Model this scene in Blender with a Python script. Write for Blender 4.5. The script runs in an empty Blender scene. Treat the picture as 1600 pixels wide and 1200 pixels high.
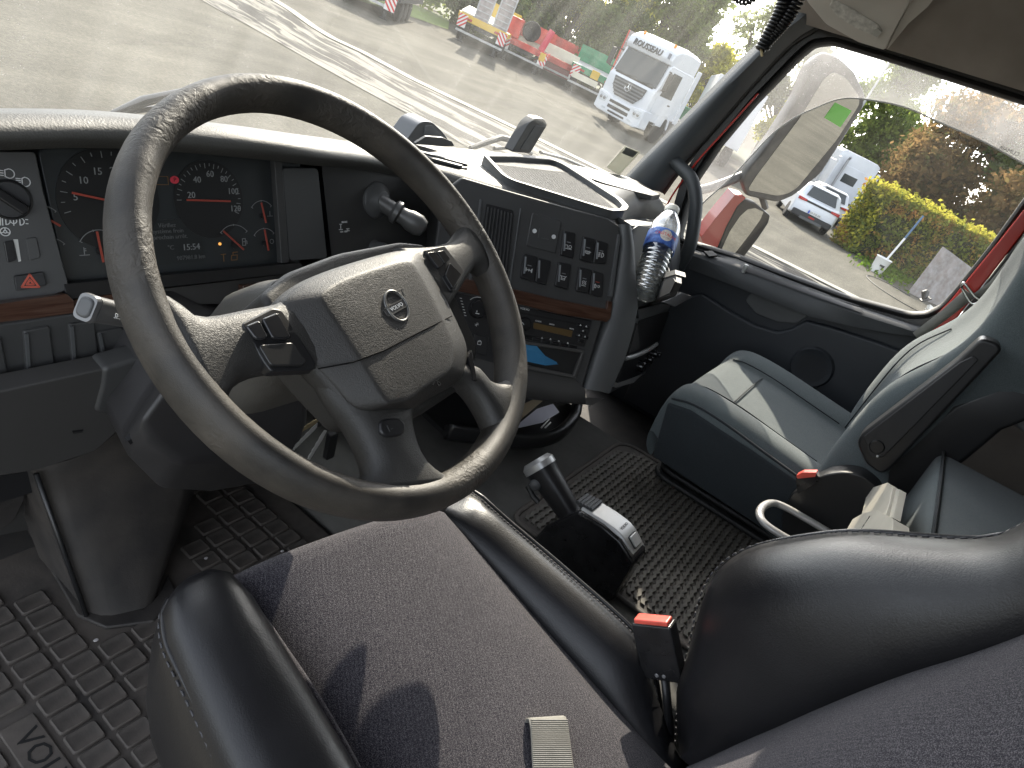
import bpy, bmesh, math, random
from mathutils import Vector, Matrix
from math import sin, cos, pi, radians, hypot, atan2

random.seed(11)
SC = bpy.context.scene
COL = SC.collection

# ------------------------------------------------------------------ camera
F_PX, PITCH, AZ, ROLL = 1060.0, radians(26.7), radians(26.0), radians(20.3)
EYE = Vector((-1.15, 0.0, 0.84))           # phone held in the open driver's door
_h = Vector((cos(AZ), sin(AZ), 0))
FWD = _h * cos(PITCH) + Vector((0, 0, -sin(PITCH)))
_r0 = Vector((sin(AZ), -cos(AZ), 0))
_u0 = _r0.cross(FWD)
CU = _r0 * cos(ROLL) + _u0 * sin(ROLL)
CV = -_r0 * sin(ROLL) + _u0 * cos(ROLL)
cam_d = bpy.data.cameras.new('camera')
cam_d.sensor_width = 36.0
cam_d.lens = F_PX / 1600 * 36.0
cam_d.clip_start = 0.02
cam_d.clip_end = 3000
cam = bpy.data.objects.new('camera', cam_d)
COL.objects.link(cam)
cam.matrix_world = Matrix(((CU.x, CV.x, -FWD.x, EYE.x), (CU.y, CV.y, -FWD.y, EYE.y),
                           (CU.z, CV.z, -FWD.z, EYE.z), (0, 0, 0, 1)))
SC.camera = cam

# ------------------------------------------------------------------ light
SUN_AZ, SUN_EL = radians(57), radians(31)    # azimuth to the right of the cab's nose
w = bpy.data.worlds.new('World')
SC.world = w
w.use_nodes = True
nt = w.node_tree
sky = nt.nodes.new('ShaderNodeTexSky')
sky.sky_type = 'NISHITA'
sky.sun_disc = False
sky.sun_elevation = SUN_EL
sky.sun_rotation = SUN_AZ
sky.air_density = 1.0
sky.dust_density = 1.6
sky.ozone_density = 1.0
bg = nt.nodes['Background']
hs = nt.nodes.new('ShaderNodeHueSaturation')      # thin white autumn haze
hs.inputs['Saturation'].default_value = .32
nt.links.new(sky.outputs[0], hs.inputs['Color'])
nt.links.new(hs.outputs[0], bg.inputs[0])
bg.inputs[1].default_value = 0.15
sd = bpy.data.lights.new('sun', 'SUN')
sd.energy = 2.5
sd.angle = radians(0.5)
sd.color = (1.0, 0.90, 0.75)
so = bpy.data.objects.new('sun', sd)
COL.objects.link(so)
sdir = Vector((sin(SUN_AZ) * cos(SUN_EL), cos(SUN_AZ) * cos(SUN_EL), sin(SUN_EL)))
so.rotation_euler = sdir.to_track_quat('Z', 'Y').to_euler()
so.location = (20, 20, 30)
vs = SC.view_settings
vs.view_transform = 'Standard'
vs.look = 'None'
vs.exposure = 2.12
vs.gamma = 1.0
vs.use_curve_mapping = False
cy = SC.cycles
cy.max_bounces = 9
cy.diffuse_bounces = 5
cy.glossy_bounces = 4
cy.transmission_bounces = 8
cy.transparent_max_bounces = 24
cy.caustics_reflective = False
cy.caustics_refractive = False
cy.sample_clamp_indirect = 6.0
cy.use_denoising = True

# ------------------------------------------------------------------ materials
def hexc(s):
    s = s.lstrip('#')
    o = []
    for i in (0, 2, 4):
        c = int(s[i:i + 2], 16) / 255
        o.append(c / 12.92 if c <= .04045 else ((c + .055) / 1.055) ** 2.4)
    return tuple(o)

MATS = {}
def mat(name, col, rough=.5, metal=0., bump=(), var=(), spec=.5, coat=0., emit=0., wear=(), sheen=0., rvar=0.):
    """bump: (scale, strength[, distance]) layers; var: (scale, amount[, colour]); wear: (scale, colour, threshold, rough)"""
    if name in MATS:
        return MATS[name]
    m = bpy.data.materials.new(name)
    m.use_nodes = True
    t = m.node_tree
    b = t.nodes['Principled BSDF']
    N, L = t.nodes.new, t.links.new
    tc = N('ShaderNodeTexCoord')
    co = tc.outputs['Object']
    b.inputs['Roughness'].default_value = rough
    b.inputs['Metallic'].default_value = metal
    b.inputs['Specular IOR Level'].default_value = spec
    b.inputs['Coat Weight'].default_value = coat
    b.inputs['Coat Roughness'].default_value = .08
    if sheen:
        b.inputs['Sheen Weight'].default_value = sheen
    col = tuple(col) + (1,)
    b.inputs['Base Color'].default_value = col
    last = None
    if var:
        for (sc_, am, *c2) in (var if isinstance(var[0], tuple) else (var,)):
            n = N('ShaderNodeTexNoise')
            n.inputs['Scale'].default_value = sc_
            n.inputs['Detail'].default_value = 5
            L(co, n.inputs['Vector'])
            r = N('ShaderNodeMapRange')
            r.inputs['From Min'].default_value = .32
            r.inputs['From Max'].default_value = .68
            L(n.outputs['Fac'], r.inputs['Value'])
            mx = N('ShaderNodeMix')
            mx.data_type = 'RGBA'
            if last is None:
                mx.inputs['A'].default_value = tuple(x * (1 - am) for x in col[:3]) + (1,)
                base2 = tuple(min(1, x * (1 + am)) for x in col[:3]) + (1,)
                mx.inputs['B'].default_value = (tuple(c2[0]) + (1,)) if c2 else base2
            else:
                L(last, mx.inputs['A'])
                mx.inputs['B'].default_value = (tuple(c2[0]) + (1,)) if c2 else col
                ml = N('ShaderNodeMath'); ml.operation = 'MULTIPLY'
                ml.inputs[1].default_value = am
                L(r.outputs[0], ml.inputs[0])
                L(ml.outputs[0], mx.inputs['Factor'])
                last = mx.outputs['Result']
                continue
            L(r.outputs[0], mx.inputs['Factor'])
            last = mx.outputs['Result']
            if rvar:
                rr = N('ShaderNodeMapRange')
                rr.inputs['To Min'].default_value = rough - rvar
                rr.inputs['To Max'].default_value = rough + rvar
                L(r.outputs[0], rr.inputs['Value'])
                L(rr.outputs[0], b.inputs['Roughness'])
    if wear:
        sc_, wc, th, wr = wear
        n = N('ShaderNodeTexNoise')
        n.inputs['Scale'].default_value = sc_
        n.inputs['Detail'].default_value = 8
        n.inputs['Roughness'].default_value = .65
        L(co, n.inputs['Vector'])
        r = N('ShaderNodeMapRange')
        r.inputs['From Min'].default_value = th
        r.inputs['From Max'].default_value = th + .12
        L(n.outputs['Fac'], r.inputs['Value'])
        mx = N('ShaderNodeMix'); mx.data_type = 'RGBA'
        if last is not None:
            L(last, mx.inputs['A'])
        else:
            mx.inputs['A'].default_value = col
        mx.inputs['B'].default_value = tuple(wc) + (1,)
        L(r.outputs[0], mx.inputs['Factor'])
        last = mx.outputs['Result']
    if last is not None:
        L(last, b.inputs['Base Color'])
    prev = None
    for (sc_, st, *d) in (bump if (bump and isinstance(bump[0], tuple)) else ((bump,) if bump else ())):
        n = N('ShaderNodeTexNoise')
        n.inputs['Scale'].default_value = sc_
        n.inputs['Detail'].default_value = 3
        L(co, n.inputs['Vector'])
        bp = N('ShaderNodeBump')
        bp.inputs['Strength'].default_value = st
        bp.inputs['Distance'].default_value = d[0] if d else .002
        L(n.outputs['Fac'], bp.inputs['Height'])
        if prev is not None:
            L(prev, bp.inputs['Normal'])
        prev = bp.outputs[0]
    if prev is not None:
        L(prev, b.inputs['Normal'])
    if emit:
        b.inputs['Emission Color'].default_value = col
        b.inputs['Emission Strength'].default_value = emit
    MATS[name] = m
    return m

def leather_mat(name, col, rough, vscale, strength, dist, var=None, dirt=None, rv=.08):
    """cellular (voronoi) grain, as on moulded airbag covers and vinyl"""
    m = mat(name, col, rough, var=var or (6, .2), rvar=rv)
    t = m.node_tree
    N, L = t.nodes.new, t.links.new
    b = t.nodes['Principled BSDF']
    tc = N('ShaderNodeTexCoord')
    n0 = N('ShaderNodeTexNoise'); n0.inputs['Scale'].default_value = vscale * .5
    L(tc.outputs['Object'], n0.inputs['Vector'])
    mxv = N('ShaderNodeMix'); mxv.data_type = 'RGBA'; mxv.inputs['Factor'].default_value = .008
    L(tc.outputs['Object'], mxv.inputs['A']); L(n0.outputs['Color'], mxv.inputs['B'])
    v = N('ShaderNodeTexVoronoi'); v.feature = 'DISTANCE_TO_EDGE'
    v.inputs['Scale'].default_value = vscale
    L(mxv.outputs['Result'], v.inputs['Vector'])
    r = N('ShaderNodeMapRange'); r.inputs['From Max'].default_value = .22
    L(v.outputs['Distance'], r.inputs['Value'])
    bp = N('ShaderNodeBump'); bp.inputs['Strength'].default_value = strength
    bp.inputs['Distance'].default_value = dist
    L(r.outputs[0], bp.inputs['Height'])
    n2 = N('ShaderNodeTexNoise'); n2.inputs['Scale'].default_value = 14; n2.inputs['Detail'].default_value = 6
    L(tc.outputs['Object'], n2.inputs['Vector'])
    bp2 = N('ShaderNodeBump'); bp2.inputs['Strength'].default_value = .15; bp2.inputs['Distance'].default_value = .003
    L(n2.outputs['Fac'], bp2.inputs['Height']); L(bp2.outputs[0], bp.inputs['Normal'])
    L(bp.outputs[0], b.inputs['Normal'])
    return m

def thin_mat(name, col, rough=.5, transl=.45):
    m = bpy.data.materials.new(name); m.use_nodes = True; t = m.node_tree; t.nodes.clear()
    out = t.nodes.new('ShaderNodeOutputMaterial'); d = t.nodes.new('ShaderNodeBsdfDiffuse'); l = t.nodes.new('ShaderNodeBsdfTranslucent'); x = t.nodes.new('ShaderNodeMixShader')
    d.inputs[0].default_value = tuple(col) + (1,); l.inputs[0].default_value = tuple(col) + (1,); x.inputs[0].default_value = transl
    t.links.new(d.outputs[0], x.inputs[1]); t.links.new(l.outputs[0], x.inputs[2]); t.links.new(x.outputs[0], out.inputs[0])
    MATS[name] = m
    return m

def glass_mat(name, tint=(1, 1, 1), gloss=.06, dust=.03, dust_scale=6., streak=False, dust_col=(.8, .79, .74)):
    m = bpy.data.materials.new(name)
    m.use_nodes = True
    t = m.node_tree
    t.nodes.clear()
    N, L = t.nodes.new, t.links.new
    out = N('ShaderNodeOutputMaterial')
    tr = N('ShaderNodeBsdfTransparent'); tr.inputs[0].default_value = tuple(tint) + (1,)
    gl = N('ShaderNodeBsdfGlossy'); gl.inputs['Roughness'].default_value = .01
    lw = N('ShaderNodeLayerWeight'); lw.inputs[0].default_value = .35
    mu = N('ShaderNodeMath'); mu.operation = 'MULTIPLY'; mu.inputs[1].default_value = gloss * 4
    L(lw.outputs['Fresnel'], mu.inputs[0])
    mu2 = N('ShaderNodeMath'); mu2.operation = 'MINIMUM'; mu2.inputs[1].default_value = .6
    L(mu.outputs[0], mu2.inputs[0])
    m1 = N('ShaderNodeMixShader')
    L(mu2.outputs[0], m1.inputs[0]); L(tr.outputs[0], m1.inputs[1]); L(gl.outputs[0], m1.inputs[2])
    di = N('ShaderNodeBsdfDiffuse'); di.inputs[0].default_value = tuple(dust_col) + (1,)
    tl = N('ShaderNodeBsdfTranslucent'); tl.inputs[0].default_value = tuple(dust_col) + (1,)
    dm = N('ShaderNodeMixShader'); dm.inputs[0].default_value = .6
    L(di.outputs[0], dm.inputs[1]); L(tl.outputs[0], dm.inputs[2])
    tc = N('ShaderNodeTexCoord')
    mp = N('ShaderNodeMapping')
    if streak:
        mp.inputs['Scale'].default_value = (6.0, 1, .5)
        mp.inputs['Rotation'].default_value = (0, .3, 0)
    L(tc.outputs['Object'], mp.inputs[0])
    n = N('ShaderNodeTexNoise'); n.inputs['Scale'].default_value = dust_scale; n.inputs['Detail'].default_value = 8
    L(mp.outputs[0], n.inputs['Vector'])
    r = N('ShaderNodeMapRange'); r.inputs['From Min'].default_value = .25; r.inputs['From Max'].default_value = .8
    r.inputs['To Min'].default_value = dust * .35; r.inputs['To Max'].default_value = dust * 1.9
    L(n.outputs['Fac'], r.inputs['Value'])
    # fine specks
    v = N('ShaderNodeTexVoronoi'); v.inputs['Scale'].default_value = 130
    L(tc.outputs['Object'], v.inputs['Vector'])
    lt = N('ShaderNodeMath'); lt.operation = 'LESS_THAN'; lt.inputs[1].default_value = .10
    L(v.outputs['Distance'], lt.inputs[0])
    v2 = N('ShaderNodeMath'); v2.operation = 'MULTIPLY'; v2.inputs[1].default_value = min(.3, dust * 3)
    L(lt.outputs[0], v2.inputs[0])
    ad = N('ShaderNodeMath'); ad.operation = 'ADD'
    L(r.outputs[0], ad.inputs[0]); L(v2.outputs[0], ad.inputs[1])
    m2 = N('ShaderNodeMixShader')
    L(ad.outputs[0], m2.inputs[0]); L(m1.outputs[0], m2.inputs[1]); L(dm.outputs[0], m2.inputs[2])
    L(m2.outputs[0], out.inputs[0])
    MATS[name] = m
    return m

# ------------------------------------------------------------------ mesh builder
def V3(*a):
    return Vector(a)

class M:
    def __init__(s):
        s.v, s.f = [], []
    def add(s, vs_, fs):
        o = len(s.v)
        s.v += [Vector(p) for p in vs_]
        s.f += [tuple(i + o for i in f) for f in fs]
        return s
    def box(s, c, d, ax=None):
        ax = ax or (V3(1, 0, 0), V3(0, 1, 0), V3(0, 0, 1))
        c = Vector(c)
        p = []
        for k in (-1, 1):
            for j in (-1, 1):
                for i in (-1, 1):
                    p.append(c + ax[0] * (i * d[0] / 2) + ax[1] * (j * d[1] / 2) + ax[2] * (k * d[2] / 2))
        return s.add(p, [(0, 2, 3, 1), (4, 5, 7, 6), (0, 1, 5, 4), (2, 6, 7, 3), (0, 4, 6, 2), (1, 3, 7, 5)])
    def bx(s, x0, x1, y0, y1, z0, z1):
        return s.box(((x0 + x1) / 2, (y0 + y1) / 2, (z0 + z1) / 2), (x1 - x0, y1 - y0, z1 - z0))
    def prism(s, loop, off):
        n = len(loop)
        a = [Vector(p) for p in loop]
        off = Vector(off)
        # orient
        nrm = Vector()
        for i in range(n):
            p, q = a[i], a[(i + 1) % n]
            nrm += p.cross(q)
        if nrm.dot(off) < 0:
            a.reverse()
        b = [p + off for p in a]
        fs = [tuple(range(n - 1, -1, -1)), tuple(range(n, 2 * n))]
        fs += [(i, (i + 1) % n, n + (i + 1) % n, n + i) for i in range(n)]
        return s.add(a + b, fs)
    def poly(s, loop):
        return s.add(loop, [tuple(range(len(loop)))])
    def loft(s, secs, closed=True, caps=True):
        n = len(secs[0])
        pts = [p for q in secs for p in q]
        fs = []
        for k in range(len(secs) - 1):
            for i in range(n if closed else n - 1):
                j = (i + 1) % n
                fs.append((k * n + i, k * n + j, (k + 1) * n + j, (k + 1) * n + i))
        if caps and closed:
            fs.append(tuple(range(n - 1, -1, -1)))
            m0 = (len(secs) - 1) * n
            fs.append(tuple(range(m0, m0 + n)))
        return s.add(pts, fs)
    def grid(s, rows):
        return s.loft(rows, closed=False, caps=False)
    def tube(s, pts, r, n=10, closed=False, caps=True, flat=1.0, up=None):
        pts = [Vector(p) for p in pts]
        k = len(pts)
        secs = []
        ref = up or V3(0, 0, 1)
        prevx = None
        for i, p in enumerate(pts):
            a = pts[(i - 1) % k] if (closed or i > 0) else p
            b = pts[(i + 1) % k] if (closed or i < k - 1) else p
            t = (b - a).normalized()
            x = (prevx - t * prevx.dot(t)) if prevx is not None else t.cross(ref)
            if x.length < 1e-6:
                x = t.cross(V3(1, .2, .1))
            x.normalize()
            y = t.cross(x)
            prevx = x
            rr = r[i] if isinstance(r, (list, tuple)) else r
            secs.append([p + x * (rr * cos(2 * pi * j / n)) + y * (rr * flat * sin(2 * pi * j / n)) for j in range(n)])
        if closed:
            secs.append(secs[0])
        return s.loft(secs, True, caps and not closed)
    def lathe(s, o, axis, prof, n=24, xref=None):
        o = Vector(o); ax = Vector(axis).normalized()
        x = ax.orthogonal().normalized() if xref is None else Vector(xref)
        y = ax.cross(x)
        secs = [[o + ax * h + x * (r * cos(2 * pi * i / n)) + y * (r * sin(2 * pi * i / n)) for i in range(n)] for r, h in prof]
        return s.loft(secs)
    def ball(s, c, r, n=10):
        c = Vector(c)
        rr = r if isinstance(r, (tuple, list)) else (r, r, r)
        secs = []
        for k in range(1, n):
            th = pi * k / n
            secs.append([c + V3(rr[0] * sin(th) * cos(2 * pi * i / (2 * n)), rr[1] * sin(th) * sin(2 * pi * i / (2 * n)), -rr[2] * cos(th)) for i in range(2 * n)])
        return s.loft(secs)

def chain_loc(o):
    l = Vector()
    while o is not None:
        l += o.location
        o = o.parent
    return l

def put(name, m, material, parent=None, smooth=35, bevel=0., seg=2, sub=0, kind=None):
    me = bpy.data.meshes.new(name)
    off = chain_loc(parent) if parent is not None else Vector()
    me.from_pydata([tuple(p - off) for p in m.v], [], m.f)
    me.validate()
    if isinstance(material, (list, tuple)):
        for q in material:
            me.materials.append(q)
    else:
        me.materials.append(material)
    bm = bmesh.new(); bm.from_mesh(me)
    bmesh.ops.recalc_face_normals(bm, faces=bm.faces)
    bm.to_mesh(me); bm.free()
    if smooth:
        for p in me.polygons:
            p.use_smooth = True
        if smooth < 170 and not bevel and not sub:
            me.set_sharp_from_angle(angle=radians(smooth))
    o = bpy.data.objects.new(name, me)
    COL.objects.link(o)
    if parent is not None:
        o.parent = parent
    if bevel:
        b = o.modifiers.new('bevel', 'BEVEL')
        b.width = bevel; b.segments = seg; b.limit_method = 'ANGLE'; b.angle_limit = radians(32)
        b.harden_normals = False
        if smooth:
            wn = o.modifiers.new('wn', 'WEIGHTED_NORMAL'); wn.keep_sharp = False
    if sub:
        q = o.modifiers.new('sub', 'SUBSURF'); q.levels = sub; q.render_levels = sub
    if kind:
        o['kind'] = kind
    return o

def tag(o, label, cat, group=None):
    o['label'] = label; o['category'] = cat
    if group: o['group'] = group
    return o

def thing(name, label, cat, loc=(0, 0, 0), group=None):
    o = bpy.data.objects.new(name, None)
    o.empty_display_size = .1
    COL.objects.link(o)
    o.location = loc
    return tag(o, label, cat, group)

def dup(o, parent=None):
    c = o.copy(); COL.objects.link(c)
    if parent is not None: c.parent = parent
    for ch in list(o.children): dup(ch, c)
    return c

class Frame:
    """a working plane: origin, in-plane u and v, outward n"""
    def __init__(s, o, u, v):
        s.o = Vector(o); s.u = Vector(u).normalized()
        v = Vector(v); s.v = (v - s.u * v.dot(s.u)).normalized()
        s.n = s.u.cross(s.v)
        if s.n.dot(EYE - s.o) < 0:
            s.n = -s.n
    def P(s, u, v, h=0.):
        return s.o + s.u * u + s.v * v + s.n * h
    def px(s, x, y, h=0.):
        """where the sight line through photo pixel (x, y) meets this plane, as (u, v)"""
        d = FWD * F_PX + CU * (x - 800) - CV * (y - 600)
        k = (s.o + s.n * h - EYE).dot(s.n) / d.dot(s.n)
        q = EYE + d * k - s.o
        return (q.dot(s.u), q.dot(s.v))
    def loop(s, pts, h=0., r=0., seg=4):
        """traced outline -> list of uv, corners rounded by r"""
        q = [s.px(*p, h) for p in pts]
        return rounded(q, r, seg) if r else q
    def plate(s, m, uv, h0, h1):
        m.prism([s.P(a, b, h0) for a, b in uv], s.n * (h1 - h0))
        return m
    def at(s, x, y, h=0.):
        return s.P(*s.px(x, y, h), h)

def rounded(q, r, seg=4):
    out = []
    n = len(q)
    rs = r if isinstance(r, (list, tuple)) else [r] * n
    for i in range(n):
        p0, p1, p2 = Vector(q[i - 1]), Vector(q[i]), Vector(q[(i + 1) % n])
        a, b = p0 - p1, p2 - p1
        if rs[i] <= 0 or a.length < 1e-9 or b.length < 1e-9:
            out.append(tuple(p1)); continue
        d = min(rs[i], a.length * .45, b.length * .45)
        s0, s1 = p1 + a.normalized() * d, p1 + b.normalized() * d
        for k in range(seg + 1):
            t = k / seg
            out.append(tuple(s0 * (1 - t) ** 2 + p1 * (2 * t * (1 - t)) + s1 * t * t))
    return out

def smooth_path(pts, n=6, closed=False):
    """Catmull-Rom through points"""
    pts = [Vector(p) for p in pts]
    k = len(pts)
    out = []
    rng = range(k if closed else k - 1)
    for i in rng:
        p1, p2 = pts[i], pts[(i + 1) % k]
        p0 = pts[i - 1] if (i > 0 or closed) else p1 * 2 - p2
        p3 = pts[(i + 2) % k] if (i + 2 < k or closed) else p2 * 2 - p1
        for j in range(n):
            t = j / n
            out.append(.5 * ((2 * p1) + (p2 - p0) * t + (2 * p0 - 5 * p1 + 4 * p2 - p3) * t * t + (3 * p1 - p0 - 3 * p2 + p3) * t ** 3))
    if not closed:
        out.append(pts[-1])
    return out

def text_mesh(s, size, frame_o, ux, uy, ext=.0004, align='CENTER'):
    """flat lettering as mesh geometry lying at frame_o, reading along ux"""
    cu = bpy.data.curves.new('lettering', 'FONT')
    cu.body = s; cu.size = size; cu.align_x = align; cu.align_y = 'CENTER'
    cu.extrude = ext; cu.resolution_u = 2
    ob = bpy.data.objects.new('lettering_tmp', cu)
    COL.objects.link(ob)
    dg = bpy.context.evaluated_depsgraph_get()
    me = bpy.data.meshes.new_from_object(ob.evaluated_get(dg))
    ux = Vector(ux).normalized(); uy = Vector(uy); uy = (uy - ux * uy.dot(ux)).normalized(); uz = ux.cross(uy)
    m = M()
    m.add([Vector(frame_o) + ux * v.co.x + uy * v.co.y + uz * v.co.z for v in me.vertices], [tuple(p.vertices) for p in me.polygons])
    bpy.data.objects.remove(ob); bpy.data.meshes.remove(me); bpy.data.curves.remove(cu)
    return m

# planes the cab is laid out on
X = V3(1, 0, 0); Y = V3(0, 1, 0); Z = V3(0, 0, 1)
def H(z): return Frame((0, 0, z), X, Y)                 # horizontal
def LX(x): return Frame((x, 0, 0), -Y, Z)               # fore-and-aft upright plane
def FY(y): return Frame((0, y, 0), X, Z)                # crosswise upright plane
GROUND = -1.56
_a, _t = radians(42), radians(25)
_aw = V3(sin(_a), cos(_a), 0)
STACK = Frame((.194, .57, .55), (cos(_a), -sin(_a), 0), Z * cos(_t) + _aw * sin(_t))
CLUS = Frame((-.6, .86, .45), X, (0, sin(radians(18)), cos(radians(18))))
WC = V3(-.637, .456, .551)
WHEEL = Frame(WC, X, (0, .7826, .6226))
DOOR = LX(1.04)
ROOF = Frame((.97, .3, 1.075), -Y, (-.77, 0, .64))

# shared surfaces
P_DARK = mat('dash_plastic', (.046, .0445, .043), .58, bump=((900, .25, .0006), (60, .08, .002)), var=(4, .12), rvar=.06)
P_TOP = mat('dash_top_pad', (.062, .062, .058), .55, bump=((420, .5, .0012), (90, .12, .002)), var=(5, .12), rvar=.08)
P_FACE = mat('dash_face_plastic', (.045, .0455, .0455), .52, bump=((900, .2, .0006),), var=(5, .1), rvar=.05)
P_BLACK = mat('black_plastic', (.014, .014, .015), .4, bump=((600, .15, .0005),))
P_GLOSS = mat('gloss_black_plastic', (.017, .017, .018), .18, var=(30, .3))
P_GREY = mat('grey_trim_plastic', (.075, .078, .08), .5, bump=((800, .2, .0005),), var=(6, .1))
P_DOOR = mat('door_card_plastic', (.022, .026, .032), .55, bump=((800, .25, .0006),), var=(3, .15), rvar=.06)
RUBBER = mat('black_rubber', (.018, .018, .018), .6, bump=((300, .2, .001),))
CHROME = mat('bright_metal', (.75, .75, .74), .2, metal=1.)
SILVER = mat('silver_paint_plastic', (.45, .45, .44), .35, metal=.5, bump=((900, .1, .0004),))
WHITE_PRINT = mat('white_print', (.62, .63, .63), .5)
RED_PAINT = mat('red_body_paint', (.42, .018, .012), .25, coat=.6, var=(3, .1))
LEATHER = leather_mat('black_leather', (.010, .010, .0115), .36, 330, .11, .0007, rv=.07)
VINYL = leather_mat('wheel_vinyl', (.031, .030, .028), .54, 420, .25, .0010, rv=.08)
AIRBAG = leather_mat('airbag_vinyl', (.028, .0265, .0245), .54, 400, .24, .0008, rv=.06)
# ------------------------------------------------------------------ the cab shell
CARPET = mat('engine_cover_carpet', (.075, .073, .068), .9, bump=((700, .5, .002), (40, .1, .003)), var=((9, .22), (60, .25, (.11, .105, .095))))
FLOORM = mat('cab_floor_rubber', (.03, .029, .028), .8, bump=((300, .3, .001),), var=((8, .3), (25, .5, (.055, .047, .04))))
LINING = mat('roof_lining_fabric', (.30, .265, .235), .9, bump=((900, .4, .0008),), var=(7, .12))
BEIGE = mat('roof_console_plastic', (.60, .565, .515), .55, bump=((900, .2, .0005),), var=(6, .08))
FRAME_DK = mat('pillar_trim', (.048, .054, .060), .5, bump=((700, .3, .0008),), var=(4, .12))

put('cab_floor', M().bx(-1.1, -.272, -1.3, 1.25, -.32, -.2).bx(-1.1, .85, .97, 1.25, -.2, -.19)
    .bx(.432, 1.1, -1.3, 1.25, -.32, -.2), FLOORM, kind='structure')
# engine cover: rounded top edges, carpeted
sec = rounded([(-.275, -.3), (-.262, 0), (.425, 0), (.44, -.3)], .03)
put('engine_cover_floor', M().loft([[V3(x, y, z) for x, z in sec] for y in (-1.3, .2, .7, 1.05)]), CARPET, smooth=50, kind='structure')
fw_ = M()
fw_.bx(-1.1, 1.1, 1.13, 1.25, -.32, .34)
put('cab_front_wall', fw_, P_DARK, kind='structure')
put('cab_rear_wall', M().bx(-1.1, 1.1, -1.36, -1.28, -.32, 1.6), LINING, kind='structure')
rw = M()
rw.bx(-1.12, -1.06, -1.3, -.36, -.32, 1.6)
rw.bx(1.07, 1.13, -1.3, -.14, -.32, 1.6)
put('cab_side_wall', rw, LINING, kind='structure')
put('cab_roof', M().bx(-1.12, 1.12, -1.36, .55, 1.52, 1.6).prism([V3(-1.12, .55, 1.52), V3(-1.12, .55, 1.6), V3(-1.12, .74, 1.36), V3(-1.12, .71, 1.30)], (2.24, 0, 0)), LINING, kind='structure')
# over-door panels (slanting shelves above both doors)
rl = M()
ROOF.plate(rl, [(-.34, 0), (1.6, 0), (1.6, .62), (-.34, .62)], -.02, 0)
put('roof_side_lining', rl, LINING, kind='structure')
put('roof_side_wall', M().bx(-1.1, -1.04, -1.3, .75, 1.2, 1.55), LINING, kind='structure')
FL = mat('sill_black', (.02, .02, .021), .5)
put('door_header', M().bx(1.0, 1.09, -1.2, .66, 1.085, 1.13), FL, kind='structure')

# windscreen
def ws(x, z):
    y0 = 1.065 - .165 * abs(x / 1.0) ** 3.0
    return V3(x, y0 - (z - .5) * .49, z)
GLASS_WS = glass_mat('windscreen_glass', (.97, .985, .975), .035, .07, 3.0, streak=True)
rows = [[ws(-.985 + 1.97 * i / 28, .50 + .74 * k / 10) for i in range(29)] for k in range(11)]
wsc = thing('windscreen', 'dusty windscreen seen from inside above the dashboard', 'windscreen', (0, 1.0, .5))
put('glass', M().grid(rows), GLASS_WS, wsc, smooth=180)
edge = M()
edge.tube([ws(.985, .5 + .74 * k / 10) for k in range(11)], .012, 8)
edge.tube([ws(-.985, .5 + .74 * k / 10) for k in range(11)], .012, 8)
edge.tube([ws(-.985 + 1.97 * i / 28, .5) for i in range(29)], .012, 8)
edge.tube([ws(-.985 + 1.97 * i / 28, 1.24) for i in range(29)], .03, 8)
put('rubber_seal', edge, RUBBER, wsc, smooth=180)
# sticker in the lower right corner of the glass: pale slip with a dark block
STK = Frame(ws(.80, .60), ws(.86, .60) - ws(.80, .60), ws(.80, .66) - ws(.80, .60))
st = thing('windscreen_sticker', 'pale paper sticker with a dark grey block in the lower right corner of the windscreen', 'sticker', tuple(STK.at(970, 250)))
q = STK.loop([(977, 229), (1001, 238), (968, 274), (948, 262)], .004)
put('slip', STK.plate(M(), q, .002, .003), thin_mat('sticker_film', (.55, .55, .50)), st)
q = STK.loop([(979, 231), (997, 239), (989, 247), (972, 240)], .006)
put('dark_block', STK.plate(M(), q, .0032, .004), thin_mat('sticker_grey', (.27, .28, .27)), st)

# ---- right A pillar: bands of trim, seal, red door edge and black window frame
def edgep(fr, pts, n=5):
    return smooth_path([fr.at(*p) for p in pts], n)
pil = thing('a_pillar', 'dark grey moulded pillar between windscreen and passenger window', 'pillar', (.99, .8, .5))
Lw = edgep(LX(.955), [(975, 290), (1015, 247), (1090, 172), (1150, 112), (1195, 68), (1240, 20), (1290, -40)])
Lm = edgep(LX(.945), [(1005, 294), (1050, 236), (1120, 155), (1175, 98), (1222, 52), (1262, 20), (1305, -20)])
Lt = edgep(LX(1.0), [(1034, 300), (1062, 262), (1127, 187), (1182, 124), (1238, 66), (1278, 40), (1320, 10)])
Lb = [p + V3(.03, -.002, -.01) for p in Lt]
put('trim', M().grid([[a + V3(.03, .03, 0) for a in Lw], Lw, [(a * .5 + b * .5) + V3(-.004, .0, 0) for a, b in zip(Lw, Lm)], Lm, [(a * .45 + b * .55) + V3(-.006, 0, 0) for a, b in zip(Lm, Lt)], Lt, Lb]), FRAME_DK, pil, smooth=60)
put('screw_cap', M().lathe(LX(.965).at(1048, 252), (-1, -.5, .1), [(.0, -.002), (.009, -.002), (.010, .003), (.008, .005), (0, .005)], 16), P_DARK, pil, smooth=40)
Lr = edgep(LX(1.015), [(1046, 318), (1078, 270), (1138, 200), (1192, 137), (1245, 76), (1285, 50), (1325, 24)])
put('door_seal', M().tube([p + V3(.012, .012, .0) for p in Lt], .016, 8), RUBBER, pil, smooth=180)
lf = M()
lw_ = [ws(-.97, .5 + .74 * k / 8) + V3(0, -.03, 0) for k in range(9)]
lf.tube(lw_, .05, 8)
put('a_pillar', lf, FRAME_DK); o = bpy.data.objects['a_pillar.001']; tag(o, 'driver side windscreen pillar beyond the left of the view', 'pillar')

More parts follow.
